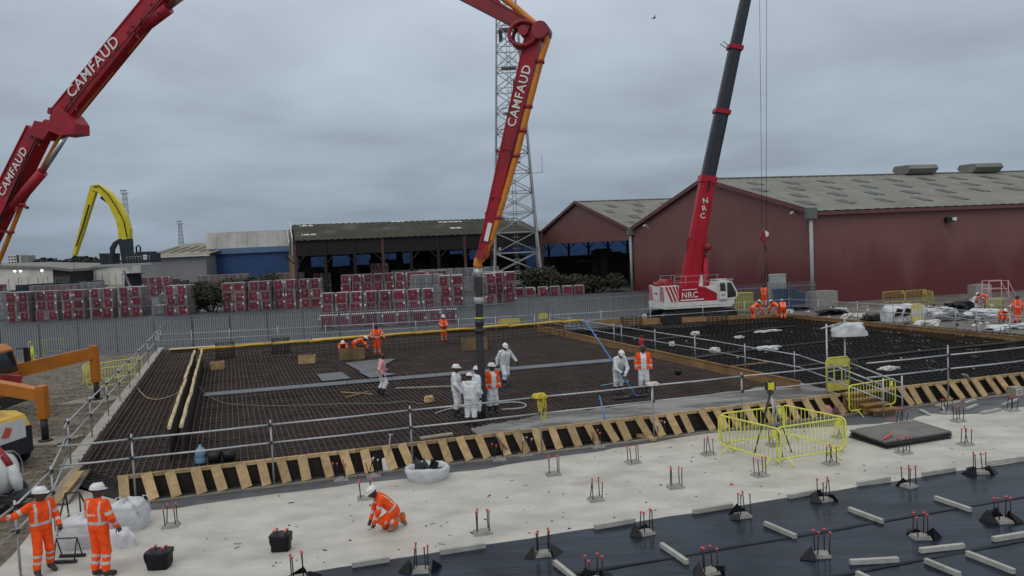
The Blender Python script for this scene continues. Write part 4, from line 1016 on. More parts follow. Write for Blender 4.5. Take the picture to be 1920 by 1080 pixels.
p = MB(); p.prism([CP(f, .03, z) for f, z in ((1.16, 1.62), (4.3, 1.58), (4.3, 2.1), (3.3, 2.62), (1.16, 2.72))], -cn*2.6); bodyo = p.build('engine_housing', M['crane_red'], crane)
p = MB(); p.prism([CP(f, .02, z) for f, z in ((4.3, 2.11), (4.3, 2.62), (3.3, 2.64))], -cn*2.6); p.build('housing_nose', M['white'], crane)
# red and white chevrons on the counterweight: side and rear
for i in range(4):
    f = .06+i*.29; p = MB(); p.prism([CP(f_, -.012, z) for f_, z in ((min(f+.0, 1.13), 2.8), (min(f+.15, 1.13), 2.8), (min(f+.62, 1.13), 1.68+max(0, f+.62-1.13)*1.2), (min(f+.47, 1.13), 1.68+max(0, f+.47-1.13)*1.2))], -cn*-.008); p.build('chevron', M['crane_red'], cw)
for sgn, s0_ in ((1, .0), (1, 1.95)):
    for i in range(3):
        s_ = s0_+.05+i*.24; p = MB(); p.prism([CP(-.012, q, z) for q, z in ((s_, 1.68), (s_+.12, 1.68), (min(s_+.3, s0_+.74), 2.78), (min(s_+.18, s0_+.7), 2.78))], -cd*.008); p.build('chevron', M['crane_red'], cw)
p = MB(); p.prism([CP(-.02, q, z) for q, z in ((.75, 1.75), (1.9, 1.75), (1.9, 2.4), (.75, 2.4))], -cd*.01); p.build('rear_plate', M['white'], cw)
for i, (t_, sz) in enumerate((('NRC', .26),)): text_obj(t_, sz, basis(CP(-.045, 1.3, 2.25-i*.26), -(-cn)*1.0, u3), M['crane_red'], cw, 'lettering', .02, .002)
text_obj('NRC', .62, basis(CP(2.05, -.0, 2.08), cd, u3), M['letter'], bodyo, 'lettering', .035, .004, xs=1.0)
text_obj('THE CRANE EXPERTS', .13, basis(CP(2.05, -.0, 2.5), cd, u3), M['letter'], bodyo, 'lettering', .015, .003, xs=.8) if False else None
p = MB(); p.box(CP(2.25, .01, 1.73), (1.9, .03, .09), rz=R(14)); p.build('logo_bar', M['letter'], bodyo)
p = MB(); p.box(CP(2.05, .01, 2.5), (1.2, .03, .06), rz=R(14)); p.build('logo_bar', M['letter'], bodyo)
# cab
CZ = lambda z: 1.58+(z-1.58)*.74
cabp = [(4.3, 1.6), (5.75, 1.56), (6.02, 1.9), (5.98, 2.35), (5.55, 3.42), (5.4, 3.5), (4.35, 3.5), (4.3, 3.3)]
p = MB(); p.prism([CP(f, -.02, CZ(z)) for f, z in cabp], -cn*1.15); cco = p.build('operator_cab', M['white'], crane)
for q in (((4.45, 2.5), (4.45, 3.3), (4.95, 3.3), (5.0, 2.45)), ((5.1, 1.75), (5.12, 3.3), (5.45, 3.32), (5.85, 2.35), (5.88, 1.85))):
    p = MB(); p.prism([CP(f, -.035, CZ(z)) for f, z in q], cn*.006); p.build('cab_window', M['glass'], cco)
p = MB(); p.prism([CP(f, -.1, CZ(z)) for f, z in ((4.42, 1.66), (4.42, 3.4), (4.48, 3.4), (4.48, 1.66))], -cn*-.05); p.prism([CP(f, -.1, CZ(z)) for f, z in ((5.0, 1.66), (5.0, 3.4), (5.07, 3.4), (5.07, 1.66))], cn*.05); p.prism([CP(f, -.1, CZ(z)) for f, z in ((4.48, 1.66), (4.48, 2.4), (5.0, 2.4), (5.0, 1.66))], cn*.05); p.build('cab_door', M['white'], cco)
text_obj('NRC', .17, basis(CP(4.74, -.17, 1.95), cd, u3), M['crane_red'], cco, 'lettering', .02, .002)
p = MB(); p.prism([CP(6.0, .1, CZ(2.0)), CP(6.0, 1.0, CZ(2.0)), CP(5.6, 1.0, CZ(3.35)), CP(5.6, .1, CZ(3.35))], cd*.02); p.build('windscreen', M['glass'], cco)
p = MB()
for s_ in (0.05, 1.0): p.tube([CP(4.3, s_, 3.1), CP(5.7, s_, 3.1)], .025, 5)
for f in (4.4, 5.0, 5.6): p.tube([CP(f, .05, 2.98), CP(f, .05, 3.1)], .02, 5); p.tube([CP(f, 1.0, 2.98), CP(f, 1.0, 3.1)], .02, 5)
p.build('roof_rail', M['white'], crane)
p = MB()
for z in (3.05, 3.5):
    p.tube([CP(.9, .1, z), CP(4.6, .1, z)], .02, 5); p.tube([CP(.9, 2.5, z), CP(4.6, 2.5, z)], .02, 5)
for f in (.9, 1.8, 3.4, 4.4):
    p.tube([CP(f, .1, 2.7), CP(f, .1, 3.5)], .02, 5); p.tube([CP(f, 2.5, 2.7), CP(f, 2.5, 3.5)], .02, 5)
p.build('handrail', M['tower_steel'], crane)
p = MB(); p.tube([CP(.75, .6, 2.95), CP(.75, 2.1, 2.95)], .36, 14); p.build('winch_drum', M['red_dark'], crane)
p = MB(); p.tube([CP(.2, .9, 2.88), CP(.2, 2.0, 2.88)], .22, 12); p.build('winch_drum', M['red_dark'], crane)
p = MB(); p.prism([CP(f, .9, z) for f, z in ((3.2, 2.65), (3.9, 2.65), (3.65, 3.5), (3.35, 3.5))], -cn*.08); p.build('boom_lug', M['white'], crane)
# boom in its own vertical plane through the slew centre
bxp = lambda px, py: GY(px, py, CY0+1.9)
b0, b1, b2, b3, b4 = bxp(1287, 558), bxp(1327, 332), bxp(1353, 210), bxp(1378, 90), bxp(1411, -62)
yv = Vector((0, -1, 0))
def bsec(a, b, h0, h1, m, wd): 
    p = MB(); sd_, up_ = frame(b-a, yv)
    prof = [(-1, -.75), (-.55, -1), (.55, -1), (1, -.75), (1, .6), (.7, 1), (-.7, 1), (-1, .6)]; vs = []
    for P, h in ((a, h0), (b, h1)):
        for x_, z_ in prof: vs.append(P+sd_*(x_*h/2)+Vector((0, 1, 0))*(z_*wd/2))
    fs = [list(range(8)), list(range(8, 16))]+[(i, (i+1) % 8, 8+(i+1) % 8, 8+i) for i in range(8)]
    p.add(vs, fs); return p.build('boom_section', m, crane)
bs = bsec(b0, b1, 1.32, 1.08, M['crane_red'], 1.1)
bsec(b1-(b1-b0)*.03, b2, 1.0, .98, M['machine_dark'], .9); bsec(b2-(b2-b1)*.03, b3, .9, .86, M['machine_dark'], .8); bsec(b3-(b3-b2)*.03, b4, .8, .7, M['machine_dark'], .7)
for q, h in ((b2, 1.1), (b3, 1.0)):
    p = MB(); d_ = (b3-b2).normalized(); p.beam(q-d_*.16, q+d_*.16, 1.05*h, 1.0*h, up=yv); p.build('boom_collar', M['crane_red'], crane)
p = MB(); d_ = (b1-b0).normalized(); p.beam(b1-d_*.45, b1+d_*.05, 1.2, 1.2, up=yv); p.build('boom_collar', M['crane_red'], crane)
q = b3; p = MB(); p.tube([q+Vector((-.5, 0, -.1)), q+Vector((-1.1, 0, .35)), q+Vector((-.8, 0, .5)), q+Vector((-.4, 0, .1))], .03, 5); p.build('hose_guide', M['steel_dark'], crane)
for k_ in range(3):
    p = MB(); q = b0.lerp(b1, .9+.03*k_)+Vector((.05, -.62, 0)); p.tube([q, q-Vector((0, .03, 0))], .12, 10); p.build('pin_hole', M['black'], bs)
for i, ch in enumerate('NRC'):
    q = b0.lerp(b1, .80-i*.062)+Vector((.0, -.575, 0)); text_obj(ch, .56, basis(q, Vector((1, 0, .12)), Vector((-.17, 0, 1))), M['letter'], bs, 'lettering', .03, .004)
lr0 = bxp(1322, 548); lr1 = bxp(1321, 482); lr2 = bxp(1324, 415); lr3 = b0.lerp(b1, .68)+Vector((.25, 0, 0))
p = MB(); p.tube([lr0-u3*.6, lr1], .24, 10); c = p.build('luffing_ram', M['crane_red'], crane); p = MB(); p.tube([lr1, lr3], .14, 10); p.build('ram_rod', M['chrome'], c)
p = MB(); q = b0.lerp(b1, .44); p.beam(q-Vector((.8, .3, 0)), q+Vector((.8, -.3, -.1)), 1.25, .12, up=yv); p.lathe([(.0, -.05), (.28, -.05), (.28, .05), (0, .05)], q+Vector((.75, -.7, -.2)), 12, M=Matrix.Rotation(R(90), 3, 'X')); p.build('cable_guide', M['red_dark'], crane)
# head sheaves and hoist rope
bh = b4; p = MB(); p.box(bh+Vector((.35, 0, .1)), (1.5, .8, .5)); p.lathe([(0, -.2), (.45, -.2), (.38, 0), (.45, .2), (0, .2)], bh+Vector((.75, 0, -.1)), 16, M=Matrix.Rotation(R(90), 3, 'X')); p.build('boom_head', M['machine_dark'], crane)
hk = bxp(1433, 442); 
for dx, top in ((-.16, .6), (.16, 1.15)):
    p = MB(); p.tube([Vector((hk.x+dx, hk.y, hk.z+.3)), Vector((bh.x+top-.1, hk.y, bh.z+.1))], .016, 5); p.build('hoist_rope', M['steel_dark'], crane)
p = MB(); p.prism([hk+Vector((x_, -.14, z_)) for x_, z_ in ((-.22, .38), (0, .5), (.28, .35), (.34, .0), (.15, -.45), (-.1, -.5), (-.32, -.1))], (0, .28, 0)); hb = p.build('hook_block', M['red_dark'], crane)
p = MB(); p.prism([hk+Vector((x_, -.15, z_)) for x_, z_ in ((-.02, .4), (.26, .28), (.3, .02), (.08, -.12))], (0, -.02, 0)); p.build('block_plate', M['letter'], hb)
p = MB(); p.tube([hk+Vector((0, 0, -.5)), hk+Vector((0, 0, -.75)), hk+Vector((.12, 0, -.95)), hk+Vector((.05, 0, -1.12)), hk+Vector((-.1, 0, -1.05))], .06, 6); p.build('hook', M['steel_dark'], hb)
sg = bxp(1434, 536)
p = MB()
for dx in (-.35, -.05, .25): p.tube([hk+Vector((.02, 0, -1.05)), hk+Vector((.1+dx*.3, 0, -2.6)), Vector((sg.x+dx, sg.y, sg.z+.3))], .05, 5)
tag(p.build('lifting_chain', M['rust_col']), 'rusty lifting chains hanging from the crane hook block', 'chain')

# ================================================================ yellow material handler 
HY = 108; hpx = lambda px, py: GY(px, py, HY)
hb_ = hpx(248, 500); hand = thing('material_handler', 'yellow material handler with curved boom and raised dark cab on a pedestal', 'material handler', (hb_.x, HY, -.02))
p = MB(); p.lathe([(2.2, -.02), (2.2, .8), (1.3, 1.0), (1.1, 4.6), (1.5, 4.8)], (hb_.x, HY, 0), 14); p.build('pedestal', M['machine_dark'], hand)
p = MB(); a = hpx(236, 519); p.beam(Vector((a.x+2.2, HY-1.6, .5)), Vector((a.x+.6, HY-1.6, 5.2)), .6, .08); p.build('access_ladder', M['galv'], hand)
a, b = hpx(250, 497), hpx(292, 474); p = MB(); p.box(((a.x+b.x)/2, HY, (a.z+b.z)/2), (b.x-a.x, 3.0, b.z-a.z)); p.box(((a.x+b.x)/2+.3, HY, b.z+.1), (2.0, 2.4, .25)); up = p.build('upper_body', M['machine_dark'], hand)
p = MB(); q = hpx(282, 482); p.box((q.x, HY-1.55, q.z), (.55, .06, .7)); p.build('body_label', M['white'], up)
p = MB(); a, b = hpx(194, 496), hpx(294, 496); p.box(((a.x+b.x)/2, HY, a.z-.15), (b.x-a.x, 3.2, .3)); p.build('platform', M['galv'], hand)
p = MB()
for i in range(9): x_ = a.x+4.3+i*.4; p.tube([(x_, HY-1.65, a.z), (x_, HY-1.65, a.z+.95)], .03, 4)
p.tube([(a.x+4.2, HY-1.65, a.z+.95), (b.x, HY-1.65, a.z+.95)], .03, 4); p.build('handrail', M['galv'], hand)
p = MB(); q = [hpx(x, y) for x, y in ((194, 475), (220, 475), (219, 496), (197, 496))]; p.prism([v-Vector((0, 1.2, 0)) for v in q], (0, 2.0, 0)); hc = p.build('operator_cab', M['machine_dark'], hand)
p = MB(); q = [hpx(x, y)-Vector((0, 1.23, 0)) for x, y in ((198, 479), (208, 479), (208, 494), (200, 494))]; p.prism(q, (0, -.02, 0)); p.build('cab_window', M['glass'], hc)
def strip(cent, wds, dep, m, name, parent):
    p = MB(); pts = [hpx(x, y) for x, y in cent]; vs = []
    for i, P in enumerate(pts):
        d = (pts[min(i+1, len(pts)-1)]-pts[max(i-1, 0)]).normalized(); s_ = Vector((d.z, 0, -d.x)); w_ = wds[i]/2
        vs += [P+s_*w_-Vector((0, dep/2, 0)), P-s_*w_-Vector((0, dep/2, 0)), P-s_*w_+Vector((0, dep/2, 0)), P+s_*w_+Vector((0, dep/2, 0))]
    fs = [(0, 1, 2, 3), tuple(len(vs)-4+i for i in range(4))]
    for i in range(len(pts)-1):
        for j in range(4): fs.append((i*4+j, i*4+(j+1) % 4, (i+1)*4+(j+1) % 4, (i+1)*4+j))
    p.add(vs, fs); return p.build(name, m, parent)
bm_ = strip([(235, 448), (235, 430), (229, 408), (217, 385), (203, 366), (185, 352), (175, 353)], [1.55, 1.6, 1.55, 1.4, 1.2, 1.0, .8], 1.0, M['machine_yellow'], 'boom', hand)
strip([(178, 350), (166, 390), (152, 440), (140, 478)], [.95, .85, .62, .42], .7, M['machine_yellow'], 'stick', hand)
strip([(235, 449), (239, 470), (243, 490)], [1.7, 1.3, 1.2], 1.1, M['machine_dark'], 'boom_foot', hand)
strip([(228, 452), (231, 475), (234, 494)], [.6, .5, .5], .6, M['machine_dark'], 'lift_ram', hand)
strip([(211, 475), (211, 466), (217, 456), (228, 450)], [.5, .6, .55, .5], .5, M['machine_dark'], 'cab_riser', hand)
strip([(190, 370), (203, 378), (212, 388)], [.35, .45, .45], .5, M['machine_dark'], 'stick_ram', hand)
strip([(170, 384), (158, 425), (146, 462)], [.22, .22, .18], .85, M['machine_dark'], 'stick_hose', hand)
p = MB(); p.tube([hpx(*q)+Vector((0, -.6, 0)) for q in ((180, 351), (190, 349), (206, 364), (222, 388), (236, 415), (242, 445))], .07, 5); p.build('hydraulic_hose', M['black'], hand)
p = MB(); q = hpx(138, 486); p.tube([hpx(140, 478), q], .16, 6); p.box(q, (.5, .4, .4)); p.tube([q-u3*.2, q-u3*2.0], .03, 4); p.build('grab_link', M['black'], hand)
p = MB(); q = hpx(256, 470); p.tube([q-u3*.3, q+u3*.5, q+Vector((.35, 0, .8)), q+Vector((.6, 0, .4)), q+Vector((.5, 0, -.3))], .13, 6); p.build('exhaust_loop', M['black'], hand)
# ================================================================ people
def rcone(P, a, b, ra, rb):
    ab = b-a; l2 = float(ab @ ab)+1e-9; t = np.clip(((P-a) @ ab)/l2, 0, 1)
    d = np.linalg.norm(P-(a+t[..., None]*ab), axis=-1)
    return d-(ra+(rb-ra)*t), t
def surface_nets(prims, res, k=.035):
    A = np.array([p[0] for p in prims]); B = np.array([p[1] for p in prims]); rm = max(max(p[2], p[3]) for p in prims)
    lo_ = np.minimum(A.min(0), B.min(0))-rm-3*res; hi_ = np.maximum(A.max(0), B.max(0))+rm+3*res
    n = np.ceil((hi_-lo_)/res).astype(int)+1
    gx, gy, gz = [lo_[i]+np.arange(n[i])*res for i in range(3)]
    P = np.stack(np.meshgrid(gx, gy, gz, indexing='ij'), -1)
    D = None
    for a, b, ra, rb, reg in prims:
        d, _ = rcone(P, np.array(a), np.array(b), ra, rb)
        if D is None: D = d
        else:
            h = np.clip(.5+.5*(d-D)/k, 0, 1); D = d*(1-h)+D*h-k*h*(1-h)
    S = D < 0
    c = [(i, j, l) for i in (0, 1) for j in (0, 1) for l in (0, 1)]
    m_ = n-1
    sub = lambda Arr, o_: Arr[o_[0]:o_[0]+m_[0], o_[1]:o_[1]+m_[1], o_[2]:o_[2]+m_[2]]
    cnt = sum(sub(S, o_).astype(int) for o_ in c); act = (cnt > 0) & (cnt < 8)
    acc = np.zeros(tuple(m_)+(3,)); num = np.zeros(tuple(m_))
    for i, o0_ in enumerate(c):
        for ax in range(3):
            if o0_[ax]: continue
            o1_ = list(o0_); o1_[ax] = 1; o1_ = tuple(o1_)
            d0, d1 = sub(D, o0_), sub(D, o1_); x = (d0 < 0) != (d1 < 0)
            t = np.where(x, d0/np.where(np.abs(d0-d1) < 1e-9, 1, d0-d1), 0)
            for a_ in range(3): acc[..., a_] += np.where(x, o0_[a_]+(t if a_ == ax else 0), 0)
            num += x
    idx = -np.ones(tuple(m_), int); ii = np.argwhere(act); idx[act] = np.arange(len(ii))
    V = lo_+(ii+acc[act]/num[act][:, None])*res
    Fs = []
    for ax in range(3):
        o1_, o2_ = (ax+1) % 3, (ax+2) % 3
        s0 = [slice(1, m_[q]) for q in range(3)]; s0[ax] = slice(0, m_[ax]); s1 = list(s0); s1[ax] = slice(1, m_[ax]+1)
        a_, b_ = S[tuple(s0)], S[tuple(s1)]; x = np.argwhere(a_ != b_)
        if not len(x): continue
        inside = a_[tuple(x.T)]; x = x+np.array([0 if q == ax else 1 for q in range(3)])
        def g(d1_, d2_):
            y = x.copy(); y[:, o1_] -= d1_; y[:, o2_] -= d2_; return idx[tuple(y.T)]
        f = np.stack([g(0, 0), g(1, 0), g(1, 1), g(0, 1)], 1); f[~inside] = f[~inside][:, ::-1]; Fs.append(f)
    return V, np.concatenate(Fs)

def hand_mb(W, d, pn, s_=1.0, curl=.5, thumb=1):
    # W wrist, d direction of the hand, pn palm normal: palm, four fingers and a thumb
    h = MB(); d = Vector(d).normalized(); pn = Vector(pn); pn = (pn-d*pn.dot(d)).normalized(); x = d.cross(pn)*thumb
    h.tube([W-d*.02, W+d*.02*s_, W+d*.05*s_, W+d*.09*s_], [.026*s_, .033*s_, .040*s_, .036*s_], 7)
    for i, l_ in enumerate((.072, .082, .076, .058)):
        b_ = W+d*.08*s_+x*((1.5-i)*.020*s_); a1 = d*math.cos(curl*.6)+pn*math.sin(curl*.6); a2 = d*math.cos(curl*1.7)+pn*math.sin(curl*1.7)
        h.tube([b_, b_+a1*l_*.5*s_, b_+(a1*.5+a2*.5)*l_*s_], [.0105*s_, .0095*s_, .008*s_], 5)
    b_ = W+d*.02*s_+x*.03*s_; h.tube([b_, b_+(x*.75+d*.6+pn*.3)*.035*s_, b_+(x*.75+d*1.4+pn*.5)*.05*s_], [.012*s_, .011*s_, .009*s_], 5)
    return h

def person(label, foot, face, outfit, h=1.76, res=.028, lean=0, arms=None, legs=None, pelvis=None, hat='helmet', hat_m=None, glove=None, head=(0, 0), sway=0, group=None, boots='boot', near=False, text=None):
    """foot: world point under the body; face: world angle the person faces; arms/legs: joints in the body's own frame (x right, y forward)"""
    k = h/1.76; rz = face-math.pi/2
    r = thing('person', label, 'person', tuple(foot), group, rz)
    V3 = lambda x, y, z: np.array((x*k, y*k, z*k))
    pel = V3(*(pelvis or (0, 0, .93)))
    cl, sl_ = math.cos(lean), math.sin(lean)
    def up_(x, y, z):                        # a point given in the standing frame, carried by the lean about the hips
        v = np.array((x, y, z-.93))*k; return pel+np.array((v[0]+sway*v[2], v[1]*cl+v[2]*sl_, -v[1]*sl_+v[2]*cl))
    sh = {s: up_(s*.19, 0, 1.42) for s in (-1, 1)}
    A = arms or {}; Lg = legs or {}
    el = {}; wr = {}
    for s in (-1, 1):
        if s in A: el[s], wr[s] = [V3(*q) for q in A[s]]
        else: el[s], wr[s] = up_(s*.26, -.03, 1.13), up_(s*.28, .07, .89)
    kn = {}; an = {}; to = {}
    for s in (-1, 1):
        if s in Lg: kn[s], an[s], to[s] = [V3(*q) for q in Lg[s]]
        else: kn[s], an[s], to[s] = V3(s*.11, .03, .5), V3(s*.12, -.02, .10), V3(s*.15, .14, .045)
    hp_ = {s: pel+np.array((s*.09*k, 0, -.02*k)) for s in (-1, 1)}
    hd = up_(0, .03, 1.62); hp0, hy0 = head
    hq = Matrix.Rotation(hy0, 3, 'Z') @ Matrix.Rotation(-(lean*.75+hp0), 3, 'X')
    hv = lambda x, y, z: hd+np.array(hq @ Vector((x, y, z)))*k
    baggy = 1.22 if outfit in ('white', 'pink', 'ow') else 1.05
    P = []
    def ad(a, b, ra, rb, reg): P.append((a, b, ra*k, rb*k, reg))
    for s in (-1, 1):
        ad(up_(s*.07, 0, .97), up_(s*.085, .01, 1.30), .118*baggy, .125*baggy, 'torso')
        ad(hp_[s], kn[s], .098*baggy, .078*baggy, 'thigh%d' % s); ad(kn[s], an[s]+np.array((0, 0, .10*k)), .078*baggy, .068*baggy, 'shin%d' % s)
        ad(an[s]+np.array((0, 0, .16*k)), an[s], .058, .055, 'boot'); ad(an[s], to[s], .056, .047, 'boot')
        ad(sh[s], el[s], .072*baggy, .060*baggy, 'upper%d' % s); ad(el[s], wr[s], .060*baggy, .043*baggy, 'fore%d' % s)
    ad(up_(-.13, 0, 1.40), up_(.13, 0, 1.40), .085, .085, 'torso'); ad(up_(0, 0, 1.25), up_(0, .0, 1.45), .12, .08, 'torso')
    ad(up_(0, .01, 1.44), hv(0, -.01, -.06), .058, .056, 'neck')
    ad(hv(0, -.015, .035), hv(0, .02, -.02), .098, .082, 'head'); ad(hv(0, .03, -.06), hv(0, .055, -.085), .055, .035, 'head')
    ad(hv(0, .10, .0), hv(0, .118, -.025), .012, .018, 'head')
    for s in (-1, 1): ad(hv(s*.088, -.01, .0), hv(s*.09, -.015, -.03), .018, .014, 'head')
    if outfit in ('white', 'pink', 'ow'): ad(up_(-.07, -.06, 1.46), up_(.07, -.06, 1.46), .055, .055, 'torso')
    V, Fc = surface_nets(P, res)
    C = V[Fc].mean(1); ds = []; tsA = []
    for a, b, ra, rb, reg in P:
        d, t = rcone(C, a, b, ra, rb); ds.append(d); tsA.append(t)
    best = np.argmin(np.array(ds), 0); tb_ = np.array(tsA)[best, np.arange(len(C))]
    torso_m = {'white': 'coverall', 'pink': 'coverall_pink', 'ow': 'coverall', 'hivis': 'hivis'}[outfit]
    leg_m = {'white': 'coverall', 'pink': 'coverall', 'ow': 'coverall', 'hivis': 'hivis'}[outfit]
    arm_m = {'white': 'coverall', 'pink': 'coverall_pink', 'ow': 'hivis', 'hivis': 'hivis'}[outfit]
    names = ['hivis', 'reflect', 'coverall', 'coverall_pink', 'skin', boots, 'steel_dark']; ix = {n_: i for i, n_ in enumerate(names)}
    # torso frame for the bands
    inv = np.linalg.inv(np.array([[1, 0, 0], [0, cl, sl_], [0, -sl_, cl]]))
    T = ((C-pel) @ inv.T)/k; mi = []
    for f in range(len(C)):
        reg = P[best[f]][4]; t = tb_[f]; m_ = torso_m
        if reg == 'torso':
            m_ = torso_m; x, y, z = T[f]; z += .93
            if outfit == 'ow' and (abs(x) > .095 or y < -.03): m_ = 'hivis'
            if m_ == 'hivis' and z < 1.47:
                if 1.03 < z < 1.085 or (outfit == 'hivis' and .115 < abs(x) < .155 and z > 1.085): m_ = 'reflect'
            if outfit == 'white' and 1.125 < z < 1.14 and y < 0: m_ = 'coverall'
        elif reg.startswith(('upper', 'fore')):
            m_ = arm_m
            if m_ == 'hivis' and ((reg[0] == 'u' and .55 < t < .75) or (reg[0] == 'f' and .35 < t < .58)): m_ = 'reflect'
            if reg[0] == 'f' and t > .985: m_ = 'skin'
        elif reg.startswith('thigh'): m_ = leg_m; 
        elif reg.startswith('shin'):
            m_ = leg_m
            if outfit != 'hivis' and t > .66: m_ = boots
            if m_ == 'hivis' and (.2 < t < .36 or .62 < t < .8): m_ = 'reflect'
        elif reg == 'boot': m_ = boots
        else: m_ = 'skin'
        mi.append(ix[m_])
    me = bpy.data.meshes.new('body'); me.from_pydata(V.tolist(), [], Fc.tolist())
    for n_ in names: me.materials.append(M[n_])
    me.polygons.foreach_set('material_index', mi); me.polygons.foreach_set('use_smooth', [True]*len(Fc)); me.update()
    o = link(bpy.data.objects.new('body', me)); o.parent = r
    for s in (-1, 1):
        d = wr[s]-el[s]; W = Vector(wr[s]); inward = Vector((-s, .3, 0))
        hm = hand_mb(W, d, inward, k*1.02, .7 if s in A else .5, -s)
        hm.build('glove' if glove else 'hand', M[glove or 'skin'], r, local=True, fix=False)
    if hat:
        hm = MB(); n_ = 18; prof = [(1.0, 0), (.99, .25), (.9, .55), (.7, .82), (.38, .97), (.03, 1.0)]; vs = []; fs = []
        def hat_pt(rx, ry, z, t): return Vector(hv(rx*math.cos(t), -.005+ry*math.sin(t), z))
        for q, (pr, pz) in enumerate(prof):
            for j in range(n_): vs.append(hat_pt(.112*pr, .138*pr, .055+.105*pz, 2*math.pi*j/n_))
        for q in range(len(prof)-1):
            for j in range(n_): fs.append((q*n_+j, q*n_+(j+1) % n_, (q+1)*n_+(j+1) % n_, (q+1)*n_+j))
        hm.add(vs, fs, 0, True); vs = []; fs = []
        for j in range(n_):
            t = 2*math.pi*j/n_; e = .006+.045*max(0, math.sin(t))**2
            for rr, zz in ((0, .062), (e, .05), (e, .042), (-.006, .045)): vs.append(hat_pt(.112+rr*.8, .138+rr, zz, t))
        for j in range(n_):
            for q in range(3): fs.append((j*4+q, ((j+1) % n_)*4+q, ((j+1) % n_)*4+q+1, j*4+q+1))
        hm.add(vs, fs, 0, True)
        a_, b_ = hv(0, -.1, .165), hv(0, .1, .165); hm.beam(Vector(hv(0, -.09, .15)), Vector(hv(0, .09, .15)), .03, .03)
        hm.build('hard_hat', M[hat_m or 'helmet'], r, local=True)
    if text:
        q = up_(0, -.185, 1.24); Mx = basis(Vector(q), Vector((1, 0, 0)), Vector((0, -sl_*0, 1))); 
        Mx = ORG[r] @ basis(Vector(q), Vector((1, 0, 0)), Vector((0, 0, 1)))
        text_obj(text, .068, Mx, M['letter'], r, 'lettering', .02, .002)
    return r
ZP = ZD+.02
FC = lambda deg: R(deg)
# the two in the near left corner
person('worker in orange hi-vis suit and white helmet resting an arm on the railing', G(84, 1074), FC(-35), 'hivis', 1.80, .02, lean=.04, near=True,
       arms={1: ((.46, -.02, 1.30), (.74, .05, 1.36)), -1: ((-.28, .02, 1.13), (-.26, .2, .93))}, legs={-1: ((-.12, .02, .5), (-.14, -.06, .10), (-.16, .1, .045)), 1: ((.13, .10, .5), (.17, .1, .10), (.2, .27, .045))}, glove='glove_dark', head=(.05, .9))
person('worker seen from behind in orange CAREYS jacket and white helmet', G(192, 1082), FC(75), 'hivis', 1.90, .02, glove='glove', text='CAREYS', arms={1: ((.30, .0, 1.14), (.30, .14, .92)), -1: ((-.32, .1, 1.15), (-.22, .3, 1.02))}, head=(.15, -.3))
person('worker kneeling low on the slab in orange jacket and tan boots', G(742, 992), FC(200), 'hivis', 1.72, .026, lean=.75, pelvis=(0, 0, .46),
       arms={-1: ((-.24, .42, .55), (-.16, .52, .26)), 1: ((.24, .42, .55), (.14, .55, .26))}, legs={-1: ((-.14, .36, .30), (-.13, .02, .12), (-.13, .16, .05)), 1: ((.13, .22, .08), (.13, -.2, .12), (.13, -.26, .05))}, boots='boot_tan')
# around the hose
person('worker in white coveralls with hood down, standing beside the hose with arms low', G(858, 782, ZP), FC(-10), 'white', 1.80, arms={1: ((.26, .04, 1.13), (.25, .22, .93))}, glove='glove_dark', head=(.05, 0))
person('worker in white coveralls seen from behind, nearest the form boards by the hose', G(884, 799, ZP), FC(80), 'white', 1.72, glove='glove', arms={1: ((.28, .02, 1.13), (.30, .16, .92)), -1: ((-.28, .08, 1.13), (-.2, .25, .98))}, head=(.25, -.2))
person('worker in white coveralls mostly hidden behind his colleague at the hose', G(897, 786, ZP), FC(20), 'white', 1.78, glove='glove', head=(.15, 0))
person('worker in orange jacket over white coveralls standing against the hose', G(925, 776, ZP), FC(-60), 'ow', 1.76, glove='glove', head=(0, .75))
person('worker in white coveralls striding over the walkway plates with head bowed', G(948, 724, ZP), FC(-62), 'white', 1.78, lean=.12, glove='glove_dark', head=(.35, 0),
       arms={1: ((.30, -.05, 1.15), (.34, -.02, .90)), -1: ((-.36, .05, 1.18), (-.48, .16, .98))}, legs={1: ((.11, .2, .52), (.12, .16, .12), (.14, .32, .07)), -1: ((-.11, .0, .5), (-.12, -.24, .13), (-.13, -.12, .05))})
person('worker in pink stained jacket and bare dark head walking across the rebar', G(717, 742, ZP), FC(15), 'pink', 1.72, hat=None, glove='glove', lean=.08, arms={1: ((.26, -.1, 1.13), (.27, .04, .90)), -1: ((-.26, .08, 1.14), (-.28, .26, .98))},
       legs={1: ((.1, .16, .52), (.12, .02, .12), (.13, .18, .05)), -1: ((-.1, .06, .5), (-.11, -.14, .12), (-.12, .02, .05))}, head=(.1, .3))
person('worker in grey-white coveralls bowed over a long blue float pole', G(1160, 738, ZP), FC(-70), 'white', 1.74, lean=.42, glove='glove', head=(.35, .1),
       arms={1: ((.24, .30, 1.02), (.05, .40, .86)), -1: ((-.25, .32, 1.0), (-.02, .46, .72))})
person('worker in orange jacket over white coveralls wearing a black cap, beside the float pole', G(1208, 737, ZP), FC(-92), 'ow', 1.80, hat_m='helmet_black', glove='glove', head=(.15, -.2))
